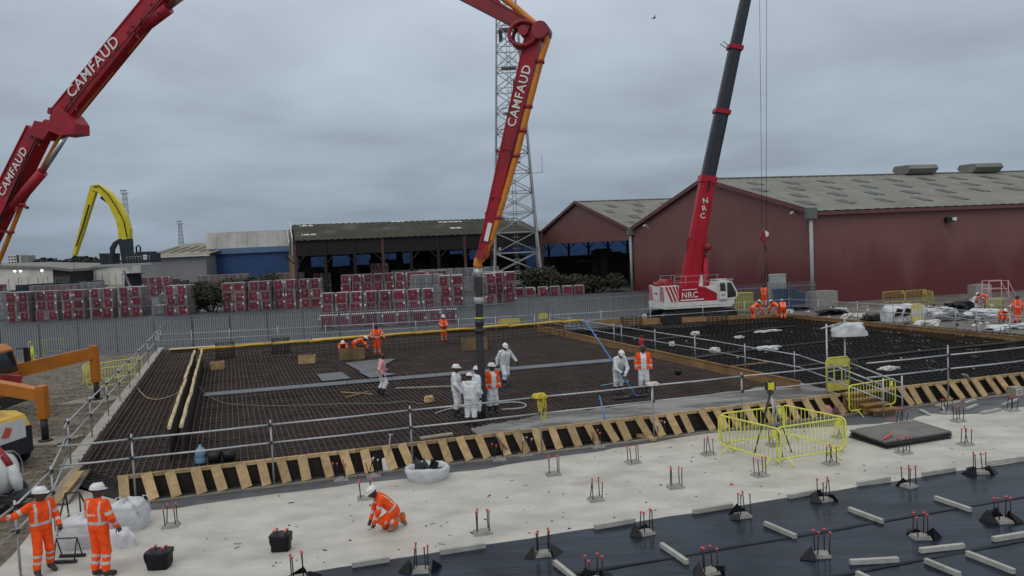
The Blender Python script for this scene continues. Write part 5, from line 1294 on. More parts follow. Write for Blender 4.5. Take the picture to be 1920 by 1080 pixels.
# back edge
person('worker in orange suit and black helmet leaning over the yellow capped pipe', G(708, 668, ZP), FC(-80), 'hivis', 1.78, .032, hat_m='helmet_black', arms={-1: ((-.38, .2, 1.18), (-.42, .42, 1.0)), 1: ((.32, .12, 1.14), (.18, .3, 1.05))})
person('worker in orange suit and white helmet standing alone at the yellow pipe', G(833, 643, ZP), FC(-70), 'hivis', 1.72, .032, arms={-1: ((-.26, .08, 1.12), (-.05, .28, 1.08)), 1: ((.26, .08, 1.12), (.06, .28, 1.05))}, head=(.3, .2))
bend = dict(lean=1.25, arms={-1: ((-.2, .62, .72), (-.15, .66, .48)), 1: ((.2, .62, .72), (.15, .68, .5))}, pelvis=(0, -.1, .86))
bend_low = dict(lean=1.1, arms={-1: ((-.2, .52, .60), (-.15, .58, .36)), 1: ((.2, .52, .60), (.15, .6, .38))}, pelvis=(0, -.12, .60), legs={-1: ((-.15, .2, .42), (-.13, -.06, .10), (-.15, .1, .045)), 1: ((.15, .2, .42), (.13, -.06, .10), (.15, .1, .045))})
person('crouching orange worker with white helmet facing us behind the plywood box', G(645, 671, ZP), FC(-80), 'hivis', 1.72, .032, head=(-.5, 0), **bend_low)
person('orange worker bent sideways behind the plywood box', G(668, 671, ZP), FC(5), 'hivis', 1.72, .032, head=(-.3, 0), **bend)
# by the crane and on the right
person('worker in orange standing under the lifting chains by the fence', GY(1433, 577, 56.2), FC(60), 'hivis', 1.78, .034, hat_m='helmet_black', arms={1: ((.24, .12, 1.2), (.12, .3, 1.32)), -1: ((-.24, .12, 1.2), (-.1, .3, 1.36))})
person('worker in orange stooping at the bay edge in front of the fence', G(1413, 601, .35), FC(10), 'hivis', 1.74, .034, **dict(bend, lean=.85))
person('bent worker in orange facing left beside a colleague at the bay corner', G(1459, 598, .35), FC(140), 'hivis', 1.72, .034, **dict(bend, lean=.95))
person('bent worker in orange with back turned at the bay corner', G(1469, 600, .35), FC(80), 'hivis', 1.74, .034, **dict(bend, lean=.9))
person('crouching worker in orange with white helmet among the rubbish', G(1878, 607, .0), FC(-100), 'hivis', 1.72, .03, head=(-.5, 0), **bend_low)
person('worker in orange with dark head standing with back turned near the yellow barrier', G(1908, 606, .0), FC(70), 'hivis', 1.76, .03, hat_m='helmet_black', head=(.2, .2))
person('worker in orange bent double behind the yellow barrier', G(1849, 576, .0), FC(160), 'hivis', 1.7, .03, **bend)
# ================================================================ guardrails of scaffold tube
def guardrail(label, tops, posts, z_rails, zb, r_=.026, ext=.12, name='guardrail', fittings=True):
    """tops: world xy points of the run; posts: world xy points; z_rails: rail heights; zb: foot level(s)"""
    r = thing(name, label, 'guardrail', (tops[0].x, tops[0].y, min(zb) if isinstance(zb, (list, tuple)) else zb))
    for zi, z in enumerate(z_rails):
        for a, b in zip(tops, tops[1:]):
            p = MB(); s_ = (b-a).normalized()*.06
            p.tube([Vector((a.x, a.y, z))-s_, Vector(((a.x+b.x)/2, (a.y+b.y)/2, z-.012)), Vector((b.x, b.y, z))+s_], r_, 7); p.build('rail', M['galv'], r)
    for i, q in enumerate(posts):
        z0 = zb[i] if isinstance(zb, (list, tuple)) else zb
        p = MB(); p.tube([(q.x, q.y+.05, z0), (q.x, q.y+.05, z_rails[0]+ext)], r_, 7); po = p.build('post', M['galv'], r)
        if fittings:
            for z in z_rails: p = MB(); p.box((q.x, q.y+.02, z), (.09, .11, .08)); p.build('coupler', M['steel_dark'], po)
    return r
def FX(px, off): q = front_at_x(px); return q+FN*off
FO = .52
pp = [FX(x, FO) for x in (130, 258, 512, 767, 1005, 1212, 1376, 1560)]
guardrail('front scaffold-tube guardrail standing along the leaning form boards', pp, pp[1:7], (1.74, 1.24), .006)
pp = [FX(x, FO) for x in (1608, 1757, 1906, 2060)]
guardrail('scaffold-tube guardrail above the form boards beyond the steps', pp, pp[1:], (1.74, 1.24), .006, ext=.35)
nr = [Vector((-9.75, 12.2, 0)), Vector((-10.3, 14.9, 0)), Vector((-11.1, 17.4, 0)), Vector((-12.7, 20.7, 0))]
kr = [KA+kd*t_+kn*.19 for t_ in (.3, 3.9, 7.5, 10.7, 14, 18, 22.5, 27.5, 31)]
guardrail('near scaffold-tube guardrail along the slab edge by the pointing worker', nr, nr[:3], (1.46, .94), .0)
guardrail('scaffold-tube guardrail on the pale kerb between gravel and rebar', [nr[-1]]+kr, kr, (1.78, 1.28), .54)
bt = [GY(295, 636, 50.6), GY(560, 619, 51.2), GY(860, 601, 52.2), GY(1003, 589, 53.0)]
guardrail('thin scaffold-tube guardrail behind the yellow capped pipe', bt, [GY(x, 620, 51.5) for x in (295, 358, 430, 520, 610, 700, 780, 860, 930, 1003)], (1.35, .92), -.01, .024, fittings=False)
ct = [G(1031, 591, 1.5), G(1200, 580, 1.5), G(1340, 571, 1.5), G(1480, 561, 1.5)]
guardrail('scaffold-tube guardrail across the foot of the crane', ct, [ct[0].lerp(ct[-1], t_) for t_ in (0, .2, .4, .62, .8, 1)], (1.5, .98), -.01, .026, fittings=False)
dt_ = [G(1031, 592, 1.5), G(1151, 610.5, 1.5), G(1330, 638, 1.5), G(1498, 666, 1.5), G(1563, 682, 1.6)]
dp_ = [G(x, y, 1.5) for x, y in ((1067, 597), (1151, 610.5), (1165, 612), (1228, 622), (1303, 634), (1397, 650), (1490, 665))]
guardrail('long scaffold-tube guardrail beside the brown stop board of the bay', dt_, dp_, (1.5, 1.02), .03, .025, fittings=False)
rt = [G(1480, 561, 1.5), G(1734, 575, 1.5), G(1840, 585, 1.5), G(1960, 597, 1.5)]
guardrail('far scaffold-tube guardrail in front of the rubbish and white bags', rt, [rt[0].lerp(rt[1], t_) for t_ in (.0, .25, .55, .8, 1)]+[rt[1].lerp(rt[3], t_) for t_ in (.3, .48, .75, 1)], (1.5, 1.02), -.003, .026, fittings=False)
# stepped access with gate in the edge form
st = thing('scaffold_steps', 'scaffold-tube steps with tall posts and diagonal handrails beside the yellow gate', 'steps', tuple(FX(1605, .6)))
P1, P2 = FX(1563, -.3), FX(1597, -.3); Q1, Q2 = FX(1606, 1.25), FX(1640, 1.25)
for P, zt in ((P1, 3.1), (P2, 3.3), (Q1, 1.35), (Q2, 1.35)):
    p = MB(); p.tube([(P.x, P.y, .03 if P in (P1, P2) else .006), (P.x, P.y, zt)], .03, 7); p.build('post', M['galv'], st)
def tb_(a, b, r_=.028, nm='handrail'): p = MB(); p.tube([a, b], r_, 7); p.build(nm, M['galv'], st)
for A_, B_ in ((P1, Q1), (P2, Q2)):
    tb_(A_+u3*1.72, B_+u3*1.1); tb_(A_+u3*1.2, B_+u3*.6)
tb_(P1+u3*2.95-(P2-P1).normalized()*.25, P2+u3*3.12+(P2-P1).normalized()*.1); tb_(P1+u3*1.4, P2+u3*1.45+(P2-P1)*.3)
for i in range(4):
    c = P1.lerp(Q1, .3+i*.18)+(P2-P1)*.55; p = MB(); p.box(c+u3*(.66-i*.15), (1.0, .3, .05), rz=UA); p.box(c+u3*((.63-i*.15)/2+.01), (.9, .04, .6-i*.15), rz=UA); p.build('tread', M['timber_brown'], st)
# yellow plastic gates: frame with two solid panels
def gate(label, c, ang, h=1.15, w_=.72, z=0):
    r = thing('plastic_gate', label, 'gate', (c.x, c.y, z), None, ang)
    p = MB(); p.tube([(-w_/2, 0, .0), (-w_/2, 0, h-.1), (-w_/2+.1, 0, h), (w_/2-.1, 0, h), (w_/2, 0, h-.1), (w_/2, 0, .0)], .03, 7); p.build('frame', M['barrier_old'], r, local=True)
    for z0, z1 in ((.03, .36), (h-.36, h-.04)): p = MB(); p.box((0, 0, (z0+z1)/2), (w_-.04, .03, z1-z0)); p.build('panel', M['barrier_old'], r, local=True)
    for x_ in (-.16, .16): p = MB(); p.box((x_, 0, h/2), (.04, .025, h-.72)); p.build('bar', M['barrier_old'], r, local=True)
    return r
gate('yellow plastic gate closing the scaffold steps', (P1+P2)/2-FN*-.08, UA, 1.2, .95, .7)
gq = G(1719, 604, .0); gate('yellow plastic gate in the far guardrail beside white bags', gq, .1, 1.25, .75)

# ================================================================ crowd barriers
def make_barrier(mname):
    r = thing('crowd_barrier', 'x', 'barrier'); w_, h0, h1, c = 1.12, .2, 1.08, .14
    p = MB(); pts = []
    for cx_, cz_, a0_ in ((w_-c, h1-c, 0), (-w_+c, h1-c, 90), (-w_+c, h0+c, 180), (w_-c, h0+c, 270)):
        for k_ in range(4): t = R(a0_+k_*30); pts.append((cx_+c*math.cos(t), 0, cz_+c*math.sin(t)))
    p.tube(pts, .023, 7, closed=True); p.build('frame', M[mname], r, local=True)
    for i in range(15):
        x_ = -w_+.14+i*(2*w_-.28)/14; p = MB(); p.tube([(x_, 0, h0), (x_, 0, h1)], .0085, 5); p.build('bar', M[mname], r, local=True)
    for sx in (-.78, .78):
        p = MB(); p.tube([(sx, -.3, .0), (sx, -.06, h0-.01), (sx, .06, h0-.01), (sx, .3, .0)], .02, 6); p.build('foot', M[mname], r, local=True)
    p = MB(); p.box((w_-.2, -.012, h1-.16), (.14, .012, .2)); p.build('tag_plate', M[mname], r, local=True)
    return r
bars = {}
def barrier(label, a, b, m='barrier', z=0, group=None):
    A_, B_ = G(*a, z+.2), G(*b, z+.2); c = (A_+B_)/2; ang = math.atan2(B_.y-A_.y, B_.x-A_.x)
    if m not in bars: bars[m] = make_barrier(m); o = bars[m]
    else: o = copy_tree(bars[m])
    place(o, (c.x, c.y, z), ang, label)
    if group: o['group'] = group
    elif 'group' in o: del o['group']
    return o
barrier('yellow crowd barrier behind the tripod on the side towards the scaffold post', (1358, 830), (1466, 815))
barrier('yellow crowd barrier with pale sheet tied to it, left of the tripod', (1359, 836), (1452, 862))
barrier('yellow crowd barrier closing the square before the tripod, near a starter bar pad', (1458, 862), (1581, 842))
barrier('yellow crowd barrier behind the tripod on the side of the pink bags', (1474, 813), (1580, 840))
barrier('yellow crowd barrier standing alone before the scaffold steps', (1588, 772), (1683, 755))
barrier('yellow crowd barrier behind the pump truck mirror against the fence', (54, 664), (122, 656))
barrier('yellow crowd barrier set at an angle behind the pump truck cab', (48, 690), (72, 664))
barrier('front yellow crowd barrier of the group beside the outrigger jack', (161, 728), (257, 714))
barrier('rear yellow crowd barrier of the group beside the outrigger jack', (188, 712), (268, 699))
barrier('end-on yellow crowd barrier closing the group beside the outrigger jack', (149, 722), (186, 700))
barrier('dull yellow crowd barrier by the warehouse, left of a pair', (1656, 567), (1696, 564), 'barrier_old')
barrier('dull yellow crowd barrier by the warehouse, backed by grey sheet', (1698, 565), (1736, 562), 'barrier_old')
barrier('dull yellow crowd barrier turned end-on by the warehouse', (1733, 563), (1747, 566), 'barrier_old')
barrier('dull yellow crowd barrier below the steel podium steps', (1841, 588), (1886, 580), 'barrier_old')
gate('lime plastic panel behind the back guardrail with ragged yellow tape', GY(955, 606, 53.4), .1, 1.1, 1.5, -.01)
gate('small lime plastic panel by the corner of the back guardrail', GY(1019, 602, 53.8), .1, 1.35, .65, -.01)

# ================================================================ starter-bar pads
def make_pad(capm, hb=.5, seed=0, tilt=.02, padm='pad', w_=.40):
    q = random.Random(seed); r = thing('starter_bar_pad', 'x', 'starter bars')
    p = MB(); a, b = w_/2, w_/2-.05; vs = [(x*a*q.uniform(.92, 1.1), y*a*.8*q.uniform(.92, 1.1), 0) for x, y in ((-1, -1), (1, -1), (1, 1), (-1, 1))]; vs += [(v[0]*.84, v[1]*.84, .06+q.uniform(-.01, .012)) for v in vs]
    p.add(vs, [(3, 2, 1, 0), (4, 5, 6, 7), (0, 1, 5, 4), (1, 2, 6, 5), (2, 3, 7, 6), (3, 0, 4, 7)]); p.build('pad', M[padm], r, local=True)
    for x, y in ((-.12, -.08), (.11, -.085), (.12, .08), (-.1, .085)):
        x += q.uniform(-.03, .03); y += q.uniform(-.03, .03); t = (x+q.gauss(0, tilt), y+q.gauss(0, tilt), hb*q.uniform(.9, 1.05))
        p = MB(); p.tube([(x, y, .03), t], .0125, 5); o = p.build('bar', M['rebar2'], r, local=True, fix=False)
        p = MB(); p.lathe([(.0, .024), (.024, .02), (.029, .01), (.029, 0), (.016, -.006), (.015, -.04)], t, 8); p.build('cap', M[capm], o, local=True, fix=False)
    return r
def add_flap(r, q, mname='flap'):
    for s_ in ((-1, 0), (1, 0), (0, 1)):
        if q.random() < .22: continue
        f = MB()
        ax = Vector((s_[0], s_[1], 0)); tx = Vector((-ax.y, ax.x, 0)); w_ = q.uniform(.16, .26); h = q.uniform(.1, .27)
        b0_ = ax*.2-tx*w_; b1_ = ax*.2+tx*w_; t0_ = ax*q.uniform(.15, .24)+tx*q.uniform(-.14, .14)+u3*h; o_ = ax*q.uniform(.36, .5)+tx*q.uniform(-.16, .16)+u3*.012
        b0_.z = b1_.z = .012
        f.add([b0_, b1_, t0_, o_], [(0, 1, 2), (0, 2, 3), (1, 3, 2), (0, 3, 1)])
        f.build('membrane_flap', M[mname], r, local=True, fix=False)
qp = random.Random(21)
slab_pads = [(1038, 890), (1187, 868), (1328, 852), (1117, 938), (1267, 914), (1425, 892), (1558, 870), (1690, 797), (1797, 790), (1695, 850), (1811, 834), (1897, 770), (1950, 812), (1452, 836), (1573, 820), (320, 987), (905, 1000), (685, 935)]
protos = [make_pad('redcap', .5, s_, .012+.01*s_) for s_ in range(4)]
used_p = [0]*4
for i, (x, y) in enumerate(slab_pads):
    k_ = i % 4; o = protos[k_] if not used_p[k_] else copy_tree(protos[k_]); used_p[k_] = 1
    g = G(x, y); place(o, (g.x, g.y, -.002), UA+qp.uniform(-.1, .1), 'concrete pad with red-capped starter bars '+('inside the yellow barriers' if i in (13, 14) else 'beside the flat pile of grey mats' if i in (7, 9) else 'in the slab row next to the membrane edge' if i in (3, 4, 5, 6, 10, 16) else 'in the slab row next to the form boards' if i in (0, 1, 2, 8, 11, 12, 17) else 'beside the bulk bags'), 'starter bar pads on the pale slab')
mem_pads = [(1212, 1000), (1393, 968), (1545, 938), (1705, 912), (1838, 887), (1018, 1040), (1330, 1074), (1540, 1042), (1725, 1008), (1879, 978), (790, 1070), (560, 1086), (1115, 1092)]
for i, (x, y) in enumerate(mem_pads):
    r = make_pad('redcap', .5, 50+i, .02, 'pad', .34); add_flap(r, qp); g = G(x, y, .01)
    place(r, (g.x, g.y, .008), UA+qp.uniform(-.3, .3), 'red-capped starter bars rising through torn black membrane flaps, '+('first row from the slab' if i < 5 else 'second row from the slab' if i < 10 else 'third row from the slab'), 'starter bars on the black membrane')
strip_pads = [(935, 862), (985, 853), (1120, 838), (1238, 820), (1775, 775), (1858, 738), (640, 900), (700, 893)]
for i, (x, y) in enumerate(strip_pads):
    r = make_pad('whitecap' if i % 2 else 'redcap', .5, 80+i, .05); g = G(x, y); place(r, (g.x, g.y, .003), UA, 'leaning starter bars on a small pad close to the form boards', 'starter bars by the form boards')
bay_pads = [(1302, 655), (1395, 665), (1440, 650), (1530, 625), (1560, 645), (1590, 655), (1660, 620), (1665, 633), (1715, 628), (1722, 640), (1735, 650), (1780, 622), (1800, 640), (1818, 655), (1850, 640), (1880, 625), (1665, 675), (1745, 690), (1830, 668), (1700, 606), (1620, 605), (1895, 650), (1600, 690), (1680, 650)]
pr = make_pad('timber_old', .38, 99, .04, 'pitfloor'); first = True
for x, y in bay_pads:
    o = pr if first else copy_tree(pr); first = False; g = G(x, y, .36); place(o, (g.x, g.y, .30), qp.uniform(0, 3), 'small cluster of white-capped starter bars in the dark bay', 'white-capped starter bars in the bay')

# ================================================================ loose timber on the membrane
bat = [((1040, 1055), (1078, 1086)), ((1240, 1022), (1288, 1055)), ((1434, 982), (1492, 1007)), ((1592, 955), (1655, 979)), ((1753, 934), (1820, 957)), ((1594, 1055), (1684, 1050)), ((1725, 1033), (1807, 1024)), ((1735, 1052), (1800, 1079)), ((1813, 1038), (1902, 1073)), ((1862, 1012), (1935, 1000)), ((1607, 1076), (1640, 1092))]
for i, (a, b) in enumerate(bat):
    A_, B_ = G(*a, .05), G(*b, .05); p = MB(); p.beam(A_+u3*.012, B_+u3*.012, .085, .09); p.box(A_.lerp(B_, .5)+u3*.058, (.012, .09, .006)); tag(p.build('timber_batten', M['batten']), 'short pale timber batten lying loose on the black membrane', 'batten', 'battens loose on the membrane')
ebt = [((1115, 989), (1190, 976)), ((1300, 960), (1373, 948)), ((1478, 932), (1540, 920)), ((1608, 908), (1668, 898)), ((1730, 890), (1790, 880)), ((1850, 869), (1925, 858)), ((660, 1060), (730, 1049)), ((825, 1036), (910, 1023))]
for a, b in ebt:
    A_, B_ = G(*a, .05), G(*b, .05); p = MB(); p.beam(A_+u3*.012, B_+u3*.012, .09, .1); p.box(A_.lerp(B_, .4)+u3*.064, (.012, .085, .006)); tag(p.build('timber_batten', M['batten']), 'pale timber batten weighing down the edge of the black membrane', 'batten', 'battens along the membrane edge')
sbt = [((1725, 770), (1742, 778)), ((1755, 762), (1800, 754)), ((1812, 768), (1832, 760)), ((1840, 775), (1875, 768)), ((1765, 764), (1772, 771)), ((1810, 756), (1828, 751)), ((1880, 760), (1908, 750))]
for a, b in sbt:
    A_, B_ = G(*a, .03), G(*b, .03); p = MB(); p.beam(A_+u3*.02, B_+u3*.02, .1, .07); p.box(A_.lerp(B_, .5)+u3*.056, (.012, .085, .004)); tag(p.build('timber_offcut', M['batten']), 'grey timber offcut on the membrane strip by the form boards', 'timber', 'timber offcuts on the membrane strip')
def plank(label, a, b, za, zb, w_, th, m, ref='z', up=(0, 0, 1), name='plank'):
    A_, B_ = G(*a, za), G(*b, zb); p = MB(); p.beam(A_, B_, w_, th, up=up); p.box(A_.lerp(B_, .3)+Vector((0, 0, th/2)), (.03, .03, .012)); return tag(p.build(name, M[m]), label, 'plank')
plank('long grey plank lying over the rebar beside the hose crew', (742, 728), (856, 724), ZD+.05, ZD+.05, .2, .05, 'timber_old')
plank('thin crossed lath on the rebar before the pink-jacketed worker', (640, 735), (698, 739), ZD+.04, ZD+.04, .05, .03, 'timber')
plank('second thin lath crossing the first on the rebar', (648, 745), (690, 734), ZD+.075, ZD+.075, .05, .03, 'timber')
plank('curved old plank propped against the form boards', (925, 812), (958, 851), .78, .06, .16, .04, 'timber_old')
plank('flat dark red board at the foot of the form boards', (963, 845), (1018, 848), .03, .03, .25, .04, 'rust_col')
plank('brown beam lying at the foot of the form boards', (1182, 812), (1228, 824), .07, .07, .14, .1, 'timber')
plank('grey scaffold board leaning over the form boards beyond the steps', (1808, 702), (1832, 738), .85, .05, .22, .05, 'timber_old')
plank('yellow painted board leaning on the form beyond the steps', (1780, 711), (1808, 746), .75, .04, .1, .05, 'foam_yellow')
plank('plank lying along the front rail near the hose crew', (788, 822), (848, 813), .71, .71, .2, .05, 'timber_old')
plank('long thin timber across the bay beside the stop board', (1345, 690), (1440, 679), .42, .42, .1, .06, 'timber_brown')
for i, (a, b, m_) in enumerate((((152, 868), (92, 940), 'timber_old'), ((150, 884), (100, 946), 'timber'), ((163, 880), (118, 944), 'timber_old'))):
    plank(('pale wide plank leaning from the kerb corner to the slab', 'yellow plank in the heap leaning at the kerb corner', 'narrow plank beneath the heap at the kerb corner')[i], a, b, .62-.1*i, .05, .24, .045, m_)

# ================================================================ walkway plates and sheets on the rebar
def deck_sheet(label, px4, m='sheet_grey', cat='sheet', z=ZD+.03, name='steel_plate'):
    b = MB(); b.prism([G(x, y, z) for x, y in px4], (0, 0, .02)); return tag(b.build(name, M[m]), label, cat)
wa, wb = G(383, 741, ZD+.02), G(1196, 672, ZD+.02); wd_ = (wb-wa).normalized(); wn = Vector((-wd_.y, wd_.x, 0)); wl = (wb-wa).length
n_ = 10
for i in range(n_):
    a, b = wa+wd_*(wl*i/n_), wa+wd_*(wl*(i+.99)/n_); p = MB(); p.beam(a+u3*.02, b+u3*.02, .82, .035); p.box(a.lerp(b, .5)+u3*.04, (.04, .5, .008), rz=UA)
    tag(p.build('walkway_plate', M['sheet_grey']), 'grey walkway plate in the long path laid over the rebar', 'plate', 'walkway plates over the rebar')
deck_sheet('square grey sheet lying alone on the rebar beside the walkway', [(594, 702), (641, 698), (657, 710), (604, 715)])
deck_sheet('grey sheet on the rebar behind the pink-jacketed worker', [(647, 681), (702, 675), (742, 673), (705, 693), (677, 697)])
deck_sheet('grey sheet between the walkway and the pink-jacketed worker', [(673, 698), (703, 694), (742, 702), (694, 709)], z=ZD+.055)
# plywood boxes
def ply_box(label, a, b, h, d_=.9, m='ply_box', n_=8, z=ZD+.02):
    A_, B_ = G(*a, z), G(*b, z); r = thing('box_out', label, 'box', tuple(A_)); dd = (B_-A_).normalized(); nn = Vector((-dd.y, dd.x, 0)); l_ = (B_-A_).length
    for o_, q0, q1, nb in ((Vector(), A_, B_, n_), (Vector(), B_, B_+nn*d_, 4), (Vector(), B_+nn*d_, A_+nn*d_, n_), (Vector(), A_+nn*d_, A_, 4)):
        for i in range(nb):
            x0, x1 = q0.lerp(q1, i/nb), q0.lerp(q1, (i+.93)/nb); p = MB(); p.beam(x0+u3*h/2, x1+u3*h/2, .03, h*rnd.uniform(.95, 1.03)); p.build('board', M[m], r)
    return r
ply_box('brown plywood box with orange workers bending behind it', (637, 676), (684, 673), .65)
ply_box('brown plywood box behind the hanging hose', (868, 658), (914, 655), .6)
ply_box('low yellow timber box standing on the rebar near the cream pipes', (395, 694), (419, 692), .35, .7, 'timber', 3)
ply_box('low timber box on the rebar beside the back upstand', (560, 683), (590, 681), .4, .7, 'timber', 3)
for i, (px, py) in enumerate(((423, 672), (527, 662), (1185, 620), (1345, 612))):   # dark column cages
    c = G(px, py, ZD if i < 2 else .35); r = MB(); w_ = .5 if i < 2 else .7
    for a_ in np.linspace(0, 2*math.pi, 15)[:-1]: r.tube([c+Vector((math.cos(a_)*w_, math.sin(a_)*w_, -.1)), c+Vector((math.cos(a_)*w_, math.sin(a_)*w_, .95))], .02, 4)
    for z in np.arange(.05, .95, .16): r.tube([c+Vector((math.cos(a_)*w_, math.sin(a_)*w_, z)) for a_ in np.linspace(0, 2*math.pi, 15)[:-1]], .015, 4, closed=True)
    tag(r.build('column_cage', M['rebar2'], fix=False), 'round dark rebar column cage '+('by the back wall of the pit' if i < 2 else 'in the bay before the crane'), 'rebar cage', 'column cages at the back wall' if i < 2 else 'column cages before the crane')
# cables and hoses on the mat
def cable(label, px, z, r_, m, name='cable'):
    pts = [G(x, y, z) for x, y in px]; out_ = []
    for i in range(len(pts)-1):
        p0, p1, p2, p3 = pts[max(i-1, 0)], pts[i], pts[i+1], pts[min(i+2, len(pts)-1)]
        for k_ in range(5):
            t = k_/5; out_.append(.5*((2*p1)+(-p0+p2)*t+(2*p0-5*p1+4*p2-p3)*t*t+(-p0+3*p1-3*p2+p3)*t*t*t))
    out_.append(pts[-1]); p = MB(); p.tube(out_, r_, 5); return tag(p.build(name, M[m], fix=False), label, name.replace('_', ' '))
cable('thin brown cable snaking over the rebar towards the hose crew', [(362, 712), (384, 737), (410, 752), (440, 758), (520, 761), (640, 757), (720, 756), (760, 752), (790, 757), (806, 750)], ZD+.04, .014, 'timber_old')
cable('pale cable sagging over the left of the pit', [(258, 728), (275, 745), (300, 748), (330, 738), (345, 725)], ZD+.06, .014, 'foam')
cable('grey vibrator hose curled on the rebar beside the form rail', [(816, 775), (850, 765), (900, 760), (960, 754), (985, 758), (978, 765), (940, 768)], ZD+.05, .03, 'pipe_grey', 'vibrator_hose')
for i, (a, b) in enumerate((((1205, 640), (1330, 630)), ((1060, 700), (1440, 655)), ((1300, 672), (1560, 640)), ((1480, 690), (1920, 640)), ((1380, 625), (1490, 612)))):
    A_, B_ = G(*a, .38), G(*b, .38)
    if i == 1: A_ = A_.lerp(B_, .5)
    p = MB(); p.tube([A_, A_.lerp(B_, .5)+Vector((0, .2, .03)), B_], .07, 6); tag(p.build('dark_duct', M['black']), 'black duct lying across the dark bay', 'duct', 'black ducts in the bay')

# ================================================================ tools
B0, T0 = G(1193, 744, ZD+.06), None; T0 = GY(1096, 600, B0.y+2.2)
fl = thing('bull_float', 'long blue float pole with flat head pushed over the wet concrete', 'float', tuple(B0))
p = MB(); p.tube([B0+u3*.03, T0], .028, 7); p.build('pole', M['blue_pole'], fl)
a, b = G(1150, 749, ZD+.04), G(1216, 742, ZD+.04); p = MB(); p.beam(a+u3*.03, b+u3*.03, .2, .05); p.beam(a.lerp(b, .45)+u3*.06, a.lerp(b, .6)+u3*.06, .08, .1); p.build('float_head', M['machine_dark'], fl)
q = G(1143, 824, .01); q1 = GY(1124, 742, q.y+.25)
p = MB(); p.tube([q, q1], .022, 7); p.box(q+u3*.03, (.1, .1, .05)); tag(p.build('blue_rod', M['blue_pole']), 'short blue rod leaning against the form boards', 'rod')
a, b = G(1127, 723, ZD+.05), G(1172, 716, ZD+.05); p = MB(); p.tube([a, b], .025, 6); p.tube([b, b+(b-a)*.15], .04, 6); tag(p.build('blue_tool_handle', M['blue_plastic']), 'pale blue tool handle on the rebar behind the float worker', 'tool')
def bucket(label, px, py, z, r_=.16, h=.3, m='black', name='bucket'):
    c = G(px, py, z); r = thing(name, label, 'bucket', (c.x, c.y, z)); p = MB(); p.lathe([(0, 0), (r_*.82, 0), (r_, h), (r_*.94, h), (r_*.78, .03), (0, .03)], c, 14); p.build('pail', M[m], r)
    p = MB(); p.tube([c+Vector((math.cos(t_)*r_, 0, h+math.sin(t_)*r_*.5-.02)) for t_ in np.linspace(0, math.pi, 8)], .008, 4); p.build('handle', M['steel_dark'], r); return r
bucket('black bucket beside the blue bottle at the front rail', 403, 866, ZD+.02, .2, .32); bucket('black bucket holding pale rag at the front rail', 430, 863, ZD+.02, .2, .32)
bucket('small black bucket alone on the rebar near the stop board', 1272, 702, ZD+.02, .15, .24)
c = G(377, 868, ZD+.02); p = MB(); p.lathe([(0, 0), (.14, 0), (.15, .03), (.15, .14), (.14, .16), (.15, .18), (.15, .34), (.1, .42), (.04, .46), (.04, .52), (0, .52)], c, 14); tag(p.build('water_bottle', M['blue_plastic']), 'large blue water bottle standing on the rebar by the front rail', 'bottle')
a = G(728, 884, .01); s_ = thing('shovel', 'white shovel leaning against the form boards', 'shovel', tuple(a)); nb = -FN
p = MB(); p.tube([a+u3*.3+nb*.1, a+u3*1.0+nb*.3+Vector((.15, 0, 0))], .018, 6); p.tube([a+u3*1.0+nb*.3+Vector((.08, 0, 0)), a+u3*1.0+nb*.3+Vector((.24, 0, 0))], .016, 6); p.build('handle', M['pipe_grey'], s_)
p = MB(); p.prism([a+Vector((x_, 0, z_))+nb*(z_*.3) for x_, z_ in ((-.14, .02), (.14, .02), (.16, .34), (.04, .4), (-.04, .4), (-.16, .34))], nb*.02); p.build('blade', M['white'], s_)
# laser level on its tripod
tp = G(1447, 847, 0); tr = thing('laser_tripod', 'yellow laser level on a silver tripod inside the yellow barriers', 'tripod', (tp.x, tp.y, 0)); top = Vector((tp.x, tp.y, 1.72))
for a_, ln in ((200, .62), (-15, .55), (-80, .6)):
    f_ = Vector((tp.x+math.cos(R(a_))*ln, tp.y+math.sin(R(a_))*ln, .0)); p = MB(); p.tube([top, top.lerp(f_, .5)], .032, 6); p.tube([top.lerp(f_, .45), f_], .02, 6, 1); p.build('leg', [M['galv'], M['steel_dark']] if a_ != 200 else [M['steel_dark'], M['steel_dark']], tr)
p = MB(); p.lathe([(0, 0), (.1, 0), (.1, .05), (.04, .08), (.04, .12)], top, 10); p.build('head', M['steel_dark'], tr)
p = MB(); p.box(top+u3*.22, (.2, .17, .2)); lv_ = p.build('level_body', M['yellow'], tr); p = MB(); p.lathe([(0, .0), (.06, 0), (.06, .06), (0, .07)], top+u3*.32, 10); p.box(top+Vector((-.11, 0, .22)), (.03, .2, .24)); p.box(top+Vector((.11, 0, .22)), (.03, .2, .24)); p.build('level_guard', M['steel_dark'], lv_)
# pile of grey mats
px4 = [(1594, 819), (1712, 801), (1786, 822), (1662, 842)]
for i in range(4):
    pts = [G(x+rnd.uniform(-3, 3), y+rnd.uniform(-1.5, 1.5), 0) for x, y in px4]; b = MB(); b.prism([Vector((p_.x, p_.y, .003+i*.06)) for p_ in pts], (0, 0, .045)); b.beam(pts[0].lerp(pts[1], .1)+u3*(.049+i*.06), pts[0].lerp(pts[1], .9)+u3*(.049+i*.06), .04, .012)
    tag(b.build('rubber_mat', M['mat_grey' if i == 3 else 'steel_dark']), 'large grey mat '+('on top of' if i == 3 else 'within')+' the flat pile on the slab beyond the tripod', 'mat', None if i == 3 else 'mats within the flat pile')
a, b = G(1655, 824, .26), G(1668, 812, .26)
p = MB(); p.tube([a, a.lerp(b, .5)+Vector((.15, 0, .05)), b], .03, 5); tag(p.build('red_strap', M['redcap']), 'red strap lying on the pile of grey mats', 'strap')
